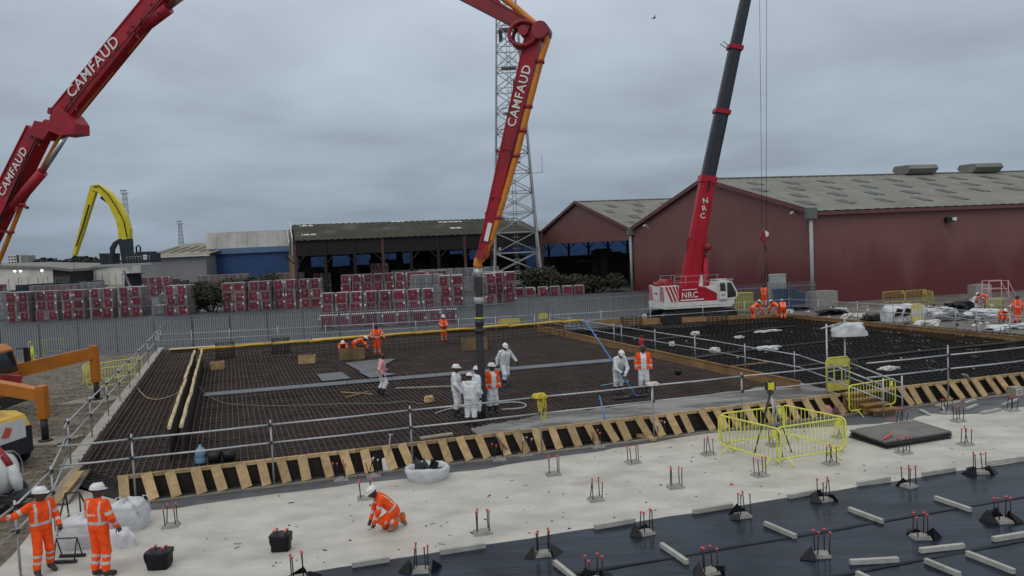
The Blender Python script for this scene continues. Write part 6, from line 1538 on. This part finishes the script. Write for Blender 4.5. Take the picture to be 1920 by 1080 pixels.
p = MB(); a, b = G(1660, 783, .006), G(1690, 790, .006); p.tube([a, a.lerp(b, .5)+Vector((0, .1, .01)), b], .012, 4); tag(p.build('red_rope', M['redcap']), 'thin red cord on the slab beyond the mats', 'cord')
c = G(1372, 909, .0); p = MB(); p.lathe([(0, .0), (.04, 0), (.045, .03), (.02, .05), (0, .05)], c, 10); tag(p.build('loose_bar_cap', M['redcap']), 'single red bar cap lying loose on the slab', 'cap')

# ================================================================ crumpled bags, sheets, rubbish
def crumple(name, label, cat, c, sx, sy, h, m, seed, rz=0, n_=14, flat=.5, group=None, m2=None, rough=.32, jit=.22, smooth=True):
    q = random.Random(seed); vs = []; fs = []; ph = [q.uniform(0, 6.28) for _ in range(8)]
    k_ = n_*2
    for i in range(n_+1):
        v = i/n_; el_ = v*math.pi/2
        for j in range(k_):
            u_ = 2*math.pi*j/k_; d = 1+rough*(.5*math.sin(3*u_+ph[0]+v*4)+.35*math.sin(7*u_+ph[1]-v*6)+.25*math.sin(11*u_+ph[2]+v*9)+q.uniform(-jit, jit))*(.35+.65*math.sin(el_*1.6+.3))
            ce_, se = math.cos(el_)**flat, math.sin(el_)**(.75)
            vs.append(Vector((math.cos(u_)*sx/2*ce_*d, math.sin(u_)*sy/2*ce_*d, max(0.0, se*h*(.8+.3*d*q.uniform(1-jit, 1+jit*.6))-.0))))
    for i in range(n_):
        for j in range(k_): fs.append((i*k_+j, i*k_+(j+1) % k_, (i+1)*k_+(j+1) % k_, (i+1)*k_+j))
    b = MB(); Mr = Matrix.Rotation(rz, 3, 'Z'); b.add([c+Mr @ v for v in vs], fs, 0, smooth)
    if m2:
        for i, f in enumerate(fs):
            if q.random() < .0: b.m[i] = 1
    return tag(b.build(name, [M[m]]+([M[m2]] if m2 else []), fix=False), label, cat, group)
def bulk_bag(label, c, w_, d_, h_, seed, rz):
    q = random.Random(seed); r = thing('bulk_bag', label, 'bag', (c.x, c.y, .0)); nr_, nc = 16, 40; vs = []; fs = []; Mr = Matrix.Rotation(rz, 3, 'Z'); ph = [q.uniform(0, 6.3) for _ in range(6)]
    for i in range(nr_+1):
        v = i/nr_
        for j in range(nc):
            t = 2*math.pi*j/nc; ct, st_ = math.cos(t), math.sin(t); sq = (abs(ct)**3.2+abs(st_)**3.2)**(-1/3.2)
            if v < .75: f = v/.75; rad = .90+.16*math.sin(f*math.pi)*(1+.25*math.sin(2*t+ph[0])); z = f*h_
            else: f = (v-.75)/.25; rad = .92*(1-f)**.8+.02; z = h_*(1+.12*math.sin(f*2.2)+.10*f*math.sin(5*t+ph[1]))
            fold = 1+.035*math.sin(9*t+ph[2]+5*v)+.03*math.sin(17*t+ph[3]-7*v)+.02*math.sin(13*v*3+ph[4]+3*t)
            sag = .10*math.sin(t+ph[5])*(v-.3)
            vs.append(c+Mr @ Vector((ct*sq*rad*fold*w_/2+sag, st_*sq*rad*fold*d_/2, max(0, z*(1+.05*math.sin(2*t+ph[1]))))))
    for i in range(nr_):
        for j in range(nc): fs.append((i*nc+j, i*nc+(j+1) % nc, (i+1)*nc+(j+1) % nc, (i+1)*nc+j))
    b = MB(); b.add(vs, fs, 0, True); b.build('sack', M['bag'], r, fix=False)
    for sx in (-1, 1):
        for sy in (-1, 1):
            o_ = Vector((sx*w_*.38, sy*d_*.38, h_*.95)); b = MB(); b.tube([c+Mr @ (o_+v_) for v_ in (Vector((-.08*sx, 0, -.12)), Vector((-.05*sx, .02, .1)), Vector((.05*sx, .05*sy, .06)), Vector((.07*sx, .03*sy, -.16)))], .018, 5); b.build('lifting_loop', M['paper'], r)
    return r
bulk_bag('large white bulk bag slumped on the slab behind the railing worker', G(160, 1018), 1.0, .9, .55, 1, .3)
bulk_bag('white bulk bag slumped further along the kerb corner beside the CAREYS jacket', G(240, 990), .85, .8, .6, 2, .1)
crumple('cement_bag', 'small white sack with blue print lying against the bulk bags', 'bag', G(222, 1024), .75, .5, .35, 'bag', 3, rough=.25, jit=.06)
for (x, y, w_, lab, sd_) in ((300, 1064, .40, 'black bag pulled over starter bars with red caps showing', 4), (528, 1031, .36, 'black bag over starter bars further along the slab', 5)):
    c = G(x, y); r = thing('covered_starter_bars', lab, 'starter bars', (c.x, c.y, .0)); q = random.Random(sd_); p = MB(); n_ = 16; vs = []; fs = []
    for i in range(7):
        for j in range(n_):
            t = 2*math.pi*j/n_; sq = max(abs(math.cos(t)), abs(math.sin(t))); rr = (w_/2+.05*i/6)/sq**.85*(1+q.uniform(-.05, .05)); vs.append((c.x+math.cos(t)*rr, c.y+math.sin(t)*rr*.75, .0+i/6*.36*(1+q.uniform(-.03, .05))))
    for i in range(6):
        for j in range(n_): fs.append((i*n_+j, i*n_+(j+1) % n_, (i+1)*n_+(j+1) % n_, (i+1)*n_+j))
    p.add(vs, fs, 0, True); p.f.append([len(vs)-n_+j for j in range(n_)]); p.m.append(0); p.sm.append(False); p.build('black_bag', M['flap'], r, fix=False)
    for dx, dy in ((-.12, -.05), (.13, .04), (-.1, .08), (.12, -.08)):
        t = (c.x+dx, c.y+dy, .42); b = MB(); b.tube([(c.x+dx, c.y+dy, .02), t], .0125, 5); o = b.build('bar', M['rebar2'], r, fix=False); b = MB(); b.lathe([(.0, .035), (.03, .03), (.036, .012), (.018, -.006)], t, 8); b.build('cap', M['redcap'], o, fix=False)
c = G(802, 897); bg_ = thing('open_bulk_bag', 'open white bulk bag full of black sheet scraps at the form boards', 'bag', (c.x, c.y, .004)); p = MB(); q = random.Random(9); n_ = 22; vs = []; fs = []
for i, (rr, z) in enumerate(((.52, 0), (.58, .12), (.62, .28), (.60, .36), (.52, .33), (.48, .2))):
    for j in range(n_): t = 2*math.pi*j/n_; d = 1+q.uniform(-.05, .05); vs.append((c.x+math.cos(t)*rr*d, c.y+math.sin(t)*rr*.8*d, .005+z*(1+q.uniform(-.1, .1))))
for i in range(5):
    for j in range(n_): fs.append((i*n_+j, i*n_+(j+1) % n_, (i+1)*n_+(j+1) % n_, (i+1)*n_+j))
p.add(vs, fs, 0, True); p.build('bag_wall', M['bag'], bg_, fix=False)
for i in range(6):
    p = MB(); c2 = c+Vector((q.uniform(-.3, .3), q.uniform(-.2, .2), .22)); d1 = Vector((q.gauss(0, 1), q.gauss(0, 1), q.uniform(0, .8))).normalized()*.3; d2 = d1.orthogonal().normalized()*.22; p.add([c2-d1-u3*.1, c2+d2, c2+d1+u3*.2, c2-d2], [(0, 1, 2), (0, 2, 3)]); p.build('sheet_scrap', M['black'], bg_, fix=False)
# bags behind the steps
for i, (x, y) in enumerate(((1545, 776), (1573, 773))): crumple('pink_sack', 'pinkish sack tucked under the form boards by the steps', 'sack', G(x, y), .6, .4, .3, 'coverall_pink', 30+i, group='pink sacks under the form boards', rough=.2)
c = P2+u3*2.62
crumple('plastic_sheet', 'crumpled clear plastic sheet wrapped round the tall scaffold post', 'plastic sheet', c+Vector((.15, -.05, 0)), 1.15, .5, .42, 'bag', 33, rough=.4, jit=.1)
# tied things on the rails
def tangle(name, label, cat, c, rr, m, seed, n_=7, drop=.5, th=.014):
    q = random.Random(seed); p = MB()
    for i in range(n_):
        o_ = Vector((q.uniform(-.06, .06), q.uniform(-.05, .05), 0)); w_ = rr*q.uniform(.25, 1); l_ = drop*q.uniform(.35, 1.1); o_ = o_+Vector((q.uniform(-.09, .09), 0, q.uniform(-.03, .05)))
        p.tube([c+o_+Vector((math.cos(t_)*w_*.5, math.sin(t_*2+i)*.05-.03, math.sin(t_)*l_*.5-l_*.42+.06)) for t_ in np.linspace(0, 2*math.pi, 13)[:-1]], th, 5, closed=True)
    return tag(p.build(name, M[m], fix=False), label, cat)
q = FX(1005, FO); crumple('rope_heap', 'heap of yellow rope slung over a guardrail post', 'rope', q+u3*1.72, .42, .3, .12, 'rope', 44, rough=.4, jit=.3, smooth=False); tangle('rope_bundle', 'loose strands of yellow rope hanging from the heap on the guardrail post', 'rope', q+u3*1.70, .2, 'rope', 3, 10, .75, .012)
q = FX(1212, FO); crumple('rag', 'pale rag draped over a guardrail post', 'rag', q+u3*1.74, .42, .22, .1, 'paper', 41, rough=.3); 
p = MB(); q2 = q+u3*1.72; p.tube([q2, q2+Vector((-.05, -.04, -.3)), q2+Vector((-.03, -.03, -.62))], [.03, .02, .03], 5); tag(p.build('hanging_strap', M['paper']), 'pale strap dangling from the rag on the guardrail', 'strap')
# rubbish beyond the bay
rub = [(1645, 600, 2.4, 1.4, .35, 'flap', 'black sheet heap beside the big white bag'), (1560, 590, 2.2, 1.2, .35, 'flap', 'black sheet heap near the fence corner'), (1600, 596, 1.6, .8, .3, 'paper', 'torn white paper heap left of the big white bag'), (1500, 580, 1.4, .8, .25, 'flap', 'dark scraps below the fence'),
       (1765, 588, 2.2, 1.2, .4, 'bag', 'white plastic bundle right of the yellow gate'), (1790, 600, 2.6, 1.3, .3, 'membrane_dry', 'blue-grey plastic sheet spread before the guardrail'), (1800, 582, 2.0, 1.4, .6, 'flap', 'dark skip-like heap of black sheet'), (1845, 594, 2.4, 1.6, .5, 'bag', 'white plastic bundle below the dull yellow barrier'),
       (1835, 575, 1.2, .8, .7, 'bag', 'upright white sack behind the white bundle'), (1900, 615, 3.0, 1.4, .2, 'bag', 'flat white plastic spread at the bay corner'), (1740, 608, 1.8, .8, .25, 'paper', 'torn white paper at the shutter'), (1575, 585, 1.2, .8, .3, 'bag', 'small white bag near the fence corner'), (1480, 588, .6, .4, .3, 'bag', 'little white sack by the bent workers'),
       (1215, 601, 1.0, .7, .45, 'bag', 'white sack on the bay edge left of the crane'), (1440, 655, 1.3, .6, .16, 'bag', 'white and black plastic scrap in the middle of the bay'), (1440, 622, 1.6, .4, .1, 'paper', 'strip of white paper in the bay'), (1385, 634, .6, .3, .12, 'paper', 'small white scrap on the bay duct'), (1304, 628, .5, .35, .2, 'paper', 'white scrap on a bay post'), (1260, 648, .3, .3, .2, 'paper', 'white blob on the duct near the red extinguisher'), (1340, 660, .5, .4, .22, 'paper', 'twisted white scrap near the stop board'), (1665, 693, .9, .4, .12, 'paper', 'flat white rag lying in the bay behind the steps'), (805, 753, .35, .3, .2, 'timber', 'tan rag bundle on the rebar near the hose crew'), (1100, 605, 1.8, .6, .2, 'bag', 'white wrapped roll beside the yellow pipe end'), (1710, 596, 1.2, .7, .3, 'paper', 'white papers behind the yellow gate')]
for i, (x, y, sx, sy, h, m_, lab) in enumerate(rub):
    z = .38 if 1230 < x < 1700 and y > 610 else (ZD+.03 if x < 900 else 0.0)
    if lab.startswith('white wrapped'): z = 0
    crumple('rubbish_heap', lab, 'rubbish', G(x, y, z), sx, sy, h, m_, 60+i, rz=.25, n_=9, rough=.55, jit=.34, smooth=False)
c = G(1692, 600); crumple('bulk_bag', 'big white bulk bag with black openings beyond the bay shutter', 'bag', c, 3.2, 1.8, 1.0, 'bag', 90, rz=.1, flat=.3, rough=.16, jit=.06)
p = MB()
for dx in (-.95, -.35):
    p.prism([c+Vector((dx+x_, -.98-.1*z_, z_)) for x_, z_ in ((-.15, .35), (.32, .45), (.45, .85), (.05, .95))], (0, -.03, 0))
tag(p.build('bag_openings', M['black']), 'black patches painted as the dark openings of the big white bulk bag', 'bag openings')  # flat black pieces; the dark inside the openings is put into their colour
sm = MB(); q = random.Random(77)
for i in range(260):
    x, y = q.uniform(1500, 1920), q.uniform(572, 612)
    if y > 592+(x-1490)*.08: continue
    c = G(x, y, .02); s_ = q.uniform(.06, .2); d1 = Vector((q.gauss(0, 1), q.gauss(0, 1), q.uniform(-.4, .6))).normalized()*s_; d2 = d1.orthogonal().normalized()*s_*.6; c.z = .02+s_*.3
    sm.add([c-d1, c+d2, c+d1, c-d2], [(0, 1, 2), (0, 2, 3)], i % 3)
tag(sm.build('litter', [M['paper'], M['flap'], M['timber_old']], fix=False), 'scattered litter of torn paper, plastic and wood beyond the bay', 'litter', kind='stuff')
gv = MB(); q = random.Random(5)
for i in range(2600):
    t = q.random(); px_ = q.uniform(0, 300); py_ = q.uniform(690, 1000); c = G(px_, py_, 0)
    if c.x > -12.9-(c.y-20.4)*.378 or c.y < 16: continue
    s_ = q.uniform(.02, .055); gv.lathe([(0, -.01), (s_, .0), (s_*.7, s_*.5), (0, s_*.7)], c, 5, smooth=False)
tag(gv.build('gravel_stones', M['gravel'], fix=False), 'loose stones scattered over the gravel yard', 'stones', kind='stuff')
dm = MB()
for i in range(60):
    c = G(q.uniform(1100, 1900), q.uniform(612, 700), .37); 
    if c.y < 29 or c.x < 10.4-(c.y-28.2)*.378: continue
    s_ = q.uniform(.02, .06); dm.lathe([(0, -.01), (s_, .0), (s_*.7, s_*.4), (0, s_*.5)], c, 5, q.choice((0, 1)), smooth=False)
tag(dm.build('bay_debris', [M['whitecap'], M['rebar_grey']], fix=False), 'small pale debris scattered through the dark bay', 'debris', kind='stuff')

sd2 = MB()
for i in range(420):
    c = G(q.uniform(330, 1920), q.uniform(770, 1075), 0.0)
    if (c-ma).dot(nrm) > -.1 or (c-FL).dot(FN) < 1.0: continue
    s_ = q.uniform(.012, .04); a_ = q.uniform(0, 3.14); L_ = s_*q.choice((1, 1, 1.5, 4)); sd2.box((c.x, c.y, .004+s_*.15), (L_, s_, s_*.4), q.choice((0, 1, 2)), rz=a_)
tag(sd2.build('slab_crumbs', [M['pad'], M['timber_old'], M['steel_dark']], fix=False), 'crumbs of grout, wire and wood scattered on the pale slab', 'crumbs', kind='stuff')
# ================================================================ left-hand plant
def rounded_box(b, c, d, m, bev, rz=0):
    x, y, z = d[0]/2, d[1]/2, d[2]/2; prof = [(-y, -z), (y, -z), (y, z-bev), (y-bev, z), (-y+bev, z), (-y, z-bev)]
    Mr = Matrix.Rotation(rz, 3, 'Z'); c = Vector(c); b.prism([c+Mr @ Vector((-x, p_[0], p_[1])) for p_ in prof], Mr @ Vector((2*x, 0, 0)), m)
cc = Vector((-17.5, 23.3, 0)); ca = R(-6); cm = thing('air_compressor', 'dark grey towable air compressor with yellow hood and coiled hose on top', 'compressor', tuple(cc))
Cx = lambda x_, y_, z_: cc+Matrix.Rotation(ca, 3, 'Z') @ Vector((x_, y_, z_))
p = MB(); rounded_box(p, Cx(0, 0, .8), (3.4, 1.6, .85), 0, .05, ca); p.build('lower_body', M['machine_dark'], cm)
p = MB(); p.prism([Cx(x_, -.78, z_) for x_, z_ in ((-1.7, 1.33), (1.68, 1.23), (1.5, 1.58), (1.2, 1.70), (-1.7, 1.74))], Cx(0, 1.56, 0)-cc); hd_ = p.build('hood', M['foam_yellow'], cm)
p = MB(); p.prism([Cx(x_, -.8, z_) for x_, z_ in ((.35, 1.0), (1.66, 1.0), (1.66, 1.24), (.35, 1.24))], Cx(0, -.01, 0)-cc); p.build('hood_rim', M['machine_dark'], hd_)
p = MB(); p.prism([Cx(1.715, y_, z_) for y_, z_ in ((-.72, .9), (.5, .9), (.5, 1.5), (-.4, 1.55), (-.72, 1.4))], Cx(.012, 0, 0)-cc); p.build('end_panel', M['white'], cm)
p = MB(); p.prism([Cx(1.73, y_, z_) for y_, z_ in ((-.5, 1.1), (-.2, 1.05), (-.05, 1.3), (-.3, 1.4))], Cx(.008, 0, 0)-cc); p.build('red_emblem', M['redcap'], cm)
for i in range(5): p = MB(); p.box(Cx(.4, -.805, .62+i*.09), (1.1, .02, .035), rz=ca); p.build('vent_slat', M['black'], cm)
for y_ in (-.85, .85):
    p = MB(); Mr = Matrix((Vector((math.cos(ca), math.sin(ca), 0)), u3, Vector((math.sin(ca), -math.cos(ca), 0)))).transposed(); p.lathe([(.17, -.1), (.3, -.1), (.33, -.05), (.33, .05), (.3, .1), (.17, .1)], Cx(1.2, y_, .33), 18, M=Mr); o = p.build('tyre', M['rubber'], cm)
    p = MB(); p.lathe([(0, .06), (.1, .06), (.17, .02), (.17, -.1)], Cx(1.2, y_, .33), 14, M=Mr); p.build('rim', M['galv'], o)
p = MB(); p.beam(Cx(-1.7, 0, .45), Cx(-2.8, 0, .4), .1, .1); p.beam(Cx(-1.5, 0, .3), Cx(1.6, 0, .3), .5, .14); p.build('drawbar', M['steel_dark'], cm)
p = MB(); p.tube([Cx(-2.7, 0, .4), Cx(-2.7, 0, .0)], .04, 6); p.build('jockey_leg', M['steel_dark'], cm)
p = MB(); q = random.Random(3); cl_ = Cx(.75, -.1, 1.74)
for i in range(10):
    rr = .46+q.uniform(-.06, .06); of = Vector((q.uniform(-.04, .04), q.uniform(-.04, .04), .0+.028*i)); tl_ = q.uniform(-.05, .05)
    p.tube([cl_+of+Vector((math.cos(t_)*rr, math.sin(t_)*rr*.9, tl_*math.cos(t_+i))) for t_ in np.linspace(0, 2*math.pi, 19)[:-1]], .026, 6, closed=True)
tag(p.build('hose_coil', M['rope'], fix=False), 'coil of yellow air hose lying on the compressor hood', 'hose coil')
# white tank trailer with red hose
tcn = Vector((-13.35, 18.9, 0)); tt = thing('tank_trailer', 'white round-ended tank trailer with fat red hose at the railing', 'trailer', tuple(tcn))
p = MB(); p.lathe([(0, -1.2), (.3, -1.16), (.5, -1.0), (.56, -.7), (.56, .5), (.5, .72), (.28, .86), (0, .9)], tcn+Vector((-.6, .1, 1.02)), 18, M=Matrix.Rotation(R(90), 3, 'Y')); p.build('tank', M['white'], tt)
for zz in (-.1, .04): p = MB(); p.tube([tcn+Vector((.12+zz, .1+math.cos(t_)*.57, 1.02+math.sin(t_)*.57)) for t_ in np.linspace(0, 2*math.pi, 19)[:-1]], .015, 4, closed=True); p.build('tank_band', M['pipe_grey'], tt)
for y_ in (-.55, .7):
    Mr = Matrix((Vector((1, 0, 0)), u3, Vector((0, -1, 0)))).transposed(); p = MB(); p.lathe([(.18, -.1), (.34, -.1), (.37, -.05), (.37, .05), (.34, .1), (.18, .1)], tcn+Vector((-.15, y_, .37)), 18, M=Mr); o = p.build('tyre', M['rubber'], tt); p = MB(); p.lathe([(0, .06), (.12, .06), (.18, .02), (.18, -.1)], tcn+Vector((-.15, y_, .37)), 12, M=Mr); p.build('rim', M['galv'], o)
p = MB(); p.box(tcn+Vector((-.5, .08, .42)), (2.2, 1.0, .1)); p.beam(tcn+Vector((.5, .08, .42)), tcn+Vector((.9, .08, .4)), .08, .08); p.build('frame', M['steel_dark'], tt)
p = MB(); p.tube([tcn+Vector(v) for v in ((-1.2, .1, 1.7), (-.6, .05, 1.88), (-.05, 0, 1.75), (.22, -.02, 1.4), (.3, 0, 1.2))], .09, 8); p.build('red_hose', M['red_dark'], tt)
p = MB(); p.tube([tcn+Vector((.3, 0, 1.25)), tcn+Vector((.42, .0, .85)), tcn+Vector((.45, .02, .6))], [.12, .15, .1], 8); p.build('wrapped_fitting', M['bag'], tt)
# small stands by the bulk bags
c = G(140, 980); r = thing('yellow_stand', 'small stand with yellow base and black frame behind the workers', 'stand', (c.x, c.y, 0)); p = MB(); p.tube([c+Vector((-.3, -.2, .05)), c+Vector((.3, -.2, .05)), c+Vector((.3, .25, .05)), c+Vector((-.3, .25, .05))], .045, 6, closed=True); p.build('base', M['foam_yellow'], r)
p = MB()
for sx in (-.28, .28): p.tube([c+Vector((sx, -.2, .05)), c+Vector((sx*.6, .0, .75))], .02, 5); p.tube([c+Vector((sx, .25, .05)), c+Vector((sx*.6, .0, .75))], .02, 5)
p.tube([c+Vector((-.17, 0, .75)), c+Vector((.17, 0, .75))], .02, 5); p.build('frame', M['black'], r)
c = G(128, 1050); r = thing('wire_trestle', 'black wire trestle standing beside the railing worker', 'trestle', (c.x, c.y, 0)); p = MB()
for sx in (-.22, .22): p.tube([c+Vector((sx, -.16, .01)), c+Vector((sx, 0, .48))], .014, 5); p.tube([c+Vector((sx, .16, .01)), c+Vector((sx, 0, .48))], .014, 5)
p.tube([c+Vector((-.22, 0, .48)), c+Vector((.22, 0, .48))], .014, 5); p.build('frame', M['steel_dark'], r)
p = MB(); p.box(c+Vector((0, -.16, .03)), (.55, .07, .06)); p.box(c+Vector((0, .16, .03)), (.55, .07, .06)); p.build('foot_bar', M['steel_dark'], r)

# ================================================================ right-hand bits
c = G(1203, 661, .38); fe = thing('fire_extinguisher', 'red fire extinguisher standing in the bay behind the black-capped worker', 'extinguisher', (c.x, c.y, .38)); p = MB(); p.lathe([(0, 0), (.14, 0), (.15, .03), (.15, .62), (.11, .72), (.05, .76), (.05, .82)], c, 14); p.build('cylinder', M['red'], fe)
p = MB(); p.box(c+u3*.86, (.18, .06, .1)); p.tube([c+Vector((.05, 0, .84)), c+Vector((.2, 0, .7)), c+Vector((.19, 0, .3))], .02, 5); p.build('valve_and_hose', M['red_dark'], fe)
c = G(1866, 578); ps = thing('podium_steps', 'pale steel podium steps standing before the warehouse wall', 'steps', (c.x, c.y, 0)); h = 2.1; w_ = .8
for x_ in (-w_, w_):
    for y_ in (-.4, .4): p = MB(); p.tube([c+Vector((x_, y_, 0)), c+Vector((x_*.9, y_, h))], .03, 5); p.build('leg', M['coverall_pink'], ps)
for z in (.7, 1.5, 2.1): p = MB(); p.tube([c+Vector((-w_*.93, -.4, z)), c+Vector((w_*.93, -.4, z))], .025, 5); p.tube([c+Vector((-w_*.93, .4, z)), c+Vector((w_*.93, .4, z))], .025, 5); p.build('rail', M['coverall_pink'], ps)
p = MB(); p.tube([c+Vector((w_*.2, -.4, h)), c+Vector((w_*1.7, -.4, 0))], .025, 5); p.tube([c+Vector((w_*.9, -.4, h)), c+Vector((w_*2.2, -.4, 0))], .025, 5); p.build('stringer', M['coverall_pink'], ps)
p = MB(); p.box(c+u3*.75, (1.5, .8, .06)); p.build('platform', M['galv'], ps)
for i, (x, y, sx, h, lab) in enumerate(((1837, 562, 1.6, 1.3, 'grey concrete block against the warehouse wall by the green door'), (1540, 574, 2.6, 1.3, 'grey concrete block at the corner downpipe of the warehouse'))):
    c = G(x, y); p = MB(); p.box(c+u3*(h/2-.003), (sx, .9, h), rz=R(13)); p.box(c+u3*(h+.03), (sx*.5, .3, .07), rz=R(13)); tag(p.build('concrete_block', M['pad']), lab, 'block')
for x, y, sx, sy, h, m_, lab, nm in ((1457, 566, 1.3, .8, 2.9, 'pipe_grey', 'pale utility cabinet standing behind the fence', 'utility_cabinet'), (1394, 577, 1.4, 1.0, 1.5, 'barrier_old', 'olive bin behind the fence beside the crane cab', 'waste_bin'), (1470, 577, 1.7, 1.2, 1.7, 'blue_clad', 'blue bin behind the fence near the bent workers', 'waste_bin'), (1495, 575, 1.0, 1.0, 1.4, 'blue_clad', 'second smaller blue bin behind the fence', 'waste_bin')):
    c = GY(x, y, 62.5+(.6 if nm == 'utility_cabinet' else 0)); c.z = 0; r = thing(nm, lab, 'cabinet' if 'cab' in nm else 'bin', (c.x, c.y, -.003)); p = MB(); p.box(c+u3*(h/2-.003), (sx, sy, h)); p.build('body', M[m_], r); p = MB(); p.box(c+u3*(h+.03), (sx*1.06, sy*1.08, .09)); p.build('lid', M[m_], r)
c = G(1905, 742); nb_ = thing('notice_box', 'brown box with small white notice standing at the form boards', 'box', (c.x, c.y, .004)); p = MB(); p.box(c+u3*.17, (.5, .35, .33), rz=UA); p.build('box', M['timber_old'], nb_)
p = MB(); Mz = Matrix.Rotation(UA, 3, 'Z'); p.box(c+Mz @ Vector((-.06, -.185, .18)), (.3, .012, .24), rz=UA); s_ = p.build('notice', M['paper'], nb_)
for dz in (.04, -.04): p = MB(); p.box(c+Mz @ Vector((-.06, -.194, .18+dz)), (.22, .006, .03), rz=UA); p.build('notice_line', M['black'], s_)
gq = GY(1433, 577, 56.2); p = MB()
for i in range(3): p.box((gq.x, gq.y, gq.z*(i+.5)/3), (1.6-.1*i, 1.1, gq.z/3-.004))
tag(p.build('timber_bearer_stack', M['timber_old']), 'stack of old timber bearers under the worker at the lifting chains', 'timber stack')
# white pickup of spare scaffold tubes beyond fence is not visible; a gull in the sky
c = GY(1226, 34, 70); gl = MB(); gl.tube([c+Vector((-.22, 0, -.05)), c+Vector((0, 0, 0)), c+Vector((.2, 0, .06))], [.02, .06, .03], 6)
for s_ in (-1, 1): gl.add([c+Vector((-.06, 0, .03)), c+Vector((.08, 0, .04)), c+Vector((.12, s_*.28, .2)), c+Vector((.05, s_*.6, .14))], [(0, 1, 2, 3)]); gl.add([c+Vector((-.06, 0, .02)), c+Vector((.08, 0, .03)), c+Vector((.12, s_*.28, .19)), c+Vector((.05, s_*.6, .13))], [(3, 2, 1, 0)])
tag(gl.build('gull', M['steel_dark'], fix=False), 'small gull flying high beside the crane boom', 'bird')
# low concrete-and-post wall bits along the far yard: parked trailers
for i, x in enumerate((38, 62, 88, 112, 150, 175)):
    c = GY(x, 520, 165+i*2); c.z = 0; r = thing('flatbed_trailer', 'dark parked trailer in the yard before the white stores', 'trailer', (c.x, c.y, -.01), 'parked trailers before the white stores')
    p = MB(); p.box(c+u3*1.2, (5.5 if i % 2 else 3.6, 2.2, .3)); p.box(c+u3*(1.35+.6)+Vector((.6, 0, 0)), (2.4, 2.0, 1.2)); p.build('deck', M['machine_dark'], r)
    for dx in (-1.2, 1.2): p = MB(); p.tube([c+Vector((dx, -1.1, .5)), c+Vector((dx, 1.1, .5))], .5, 10); p.build('wheel', M['rubber'], r)
print('objects', len(bpy.data.objects), 'packs', npk)
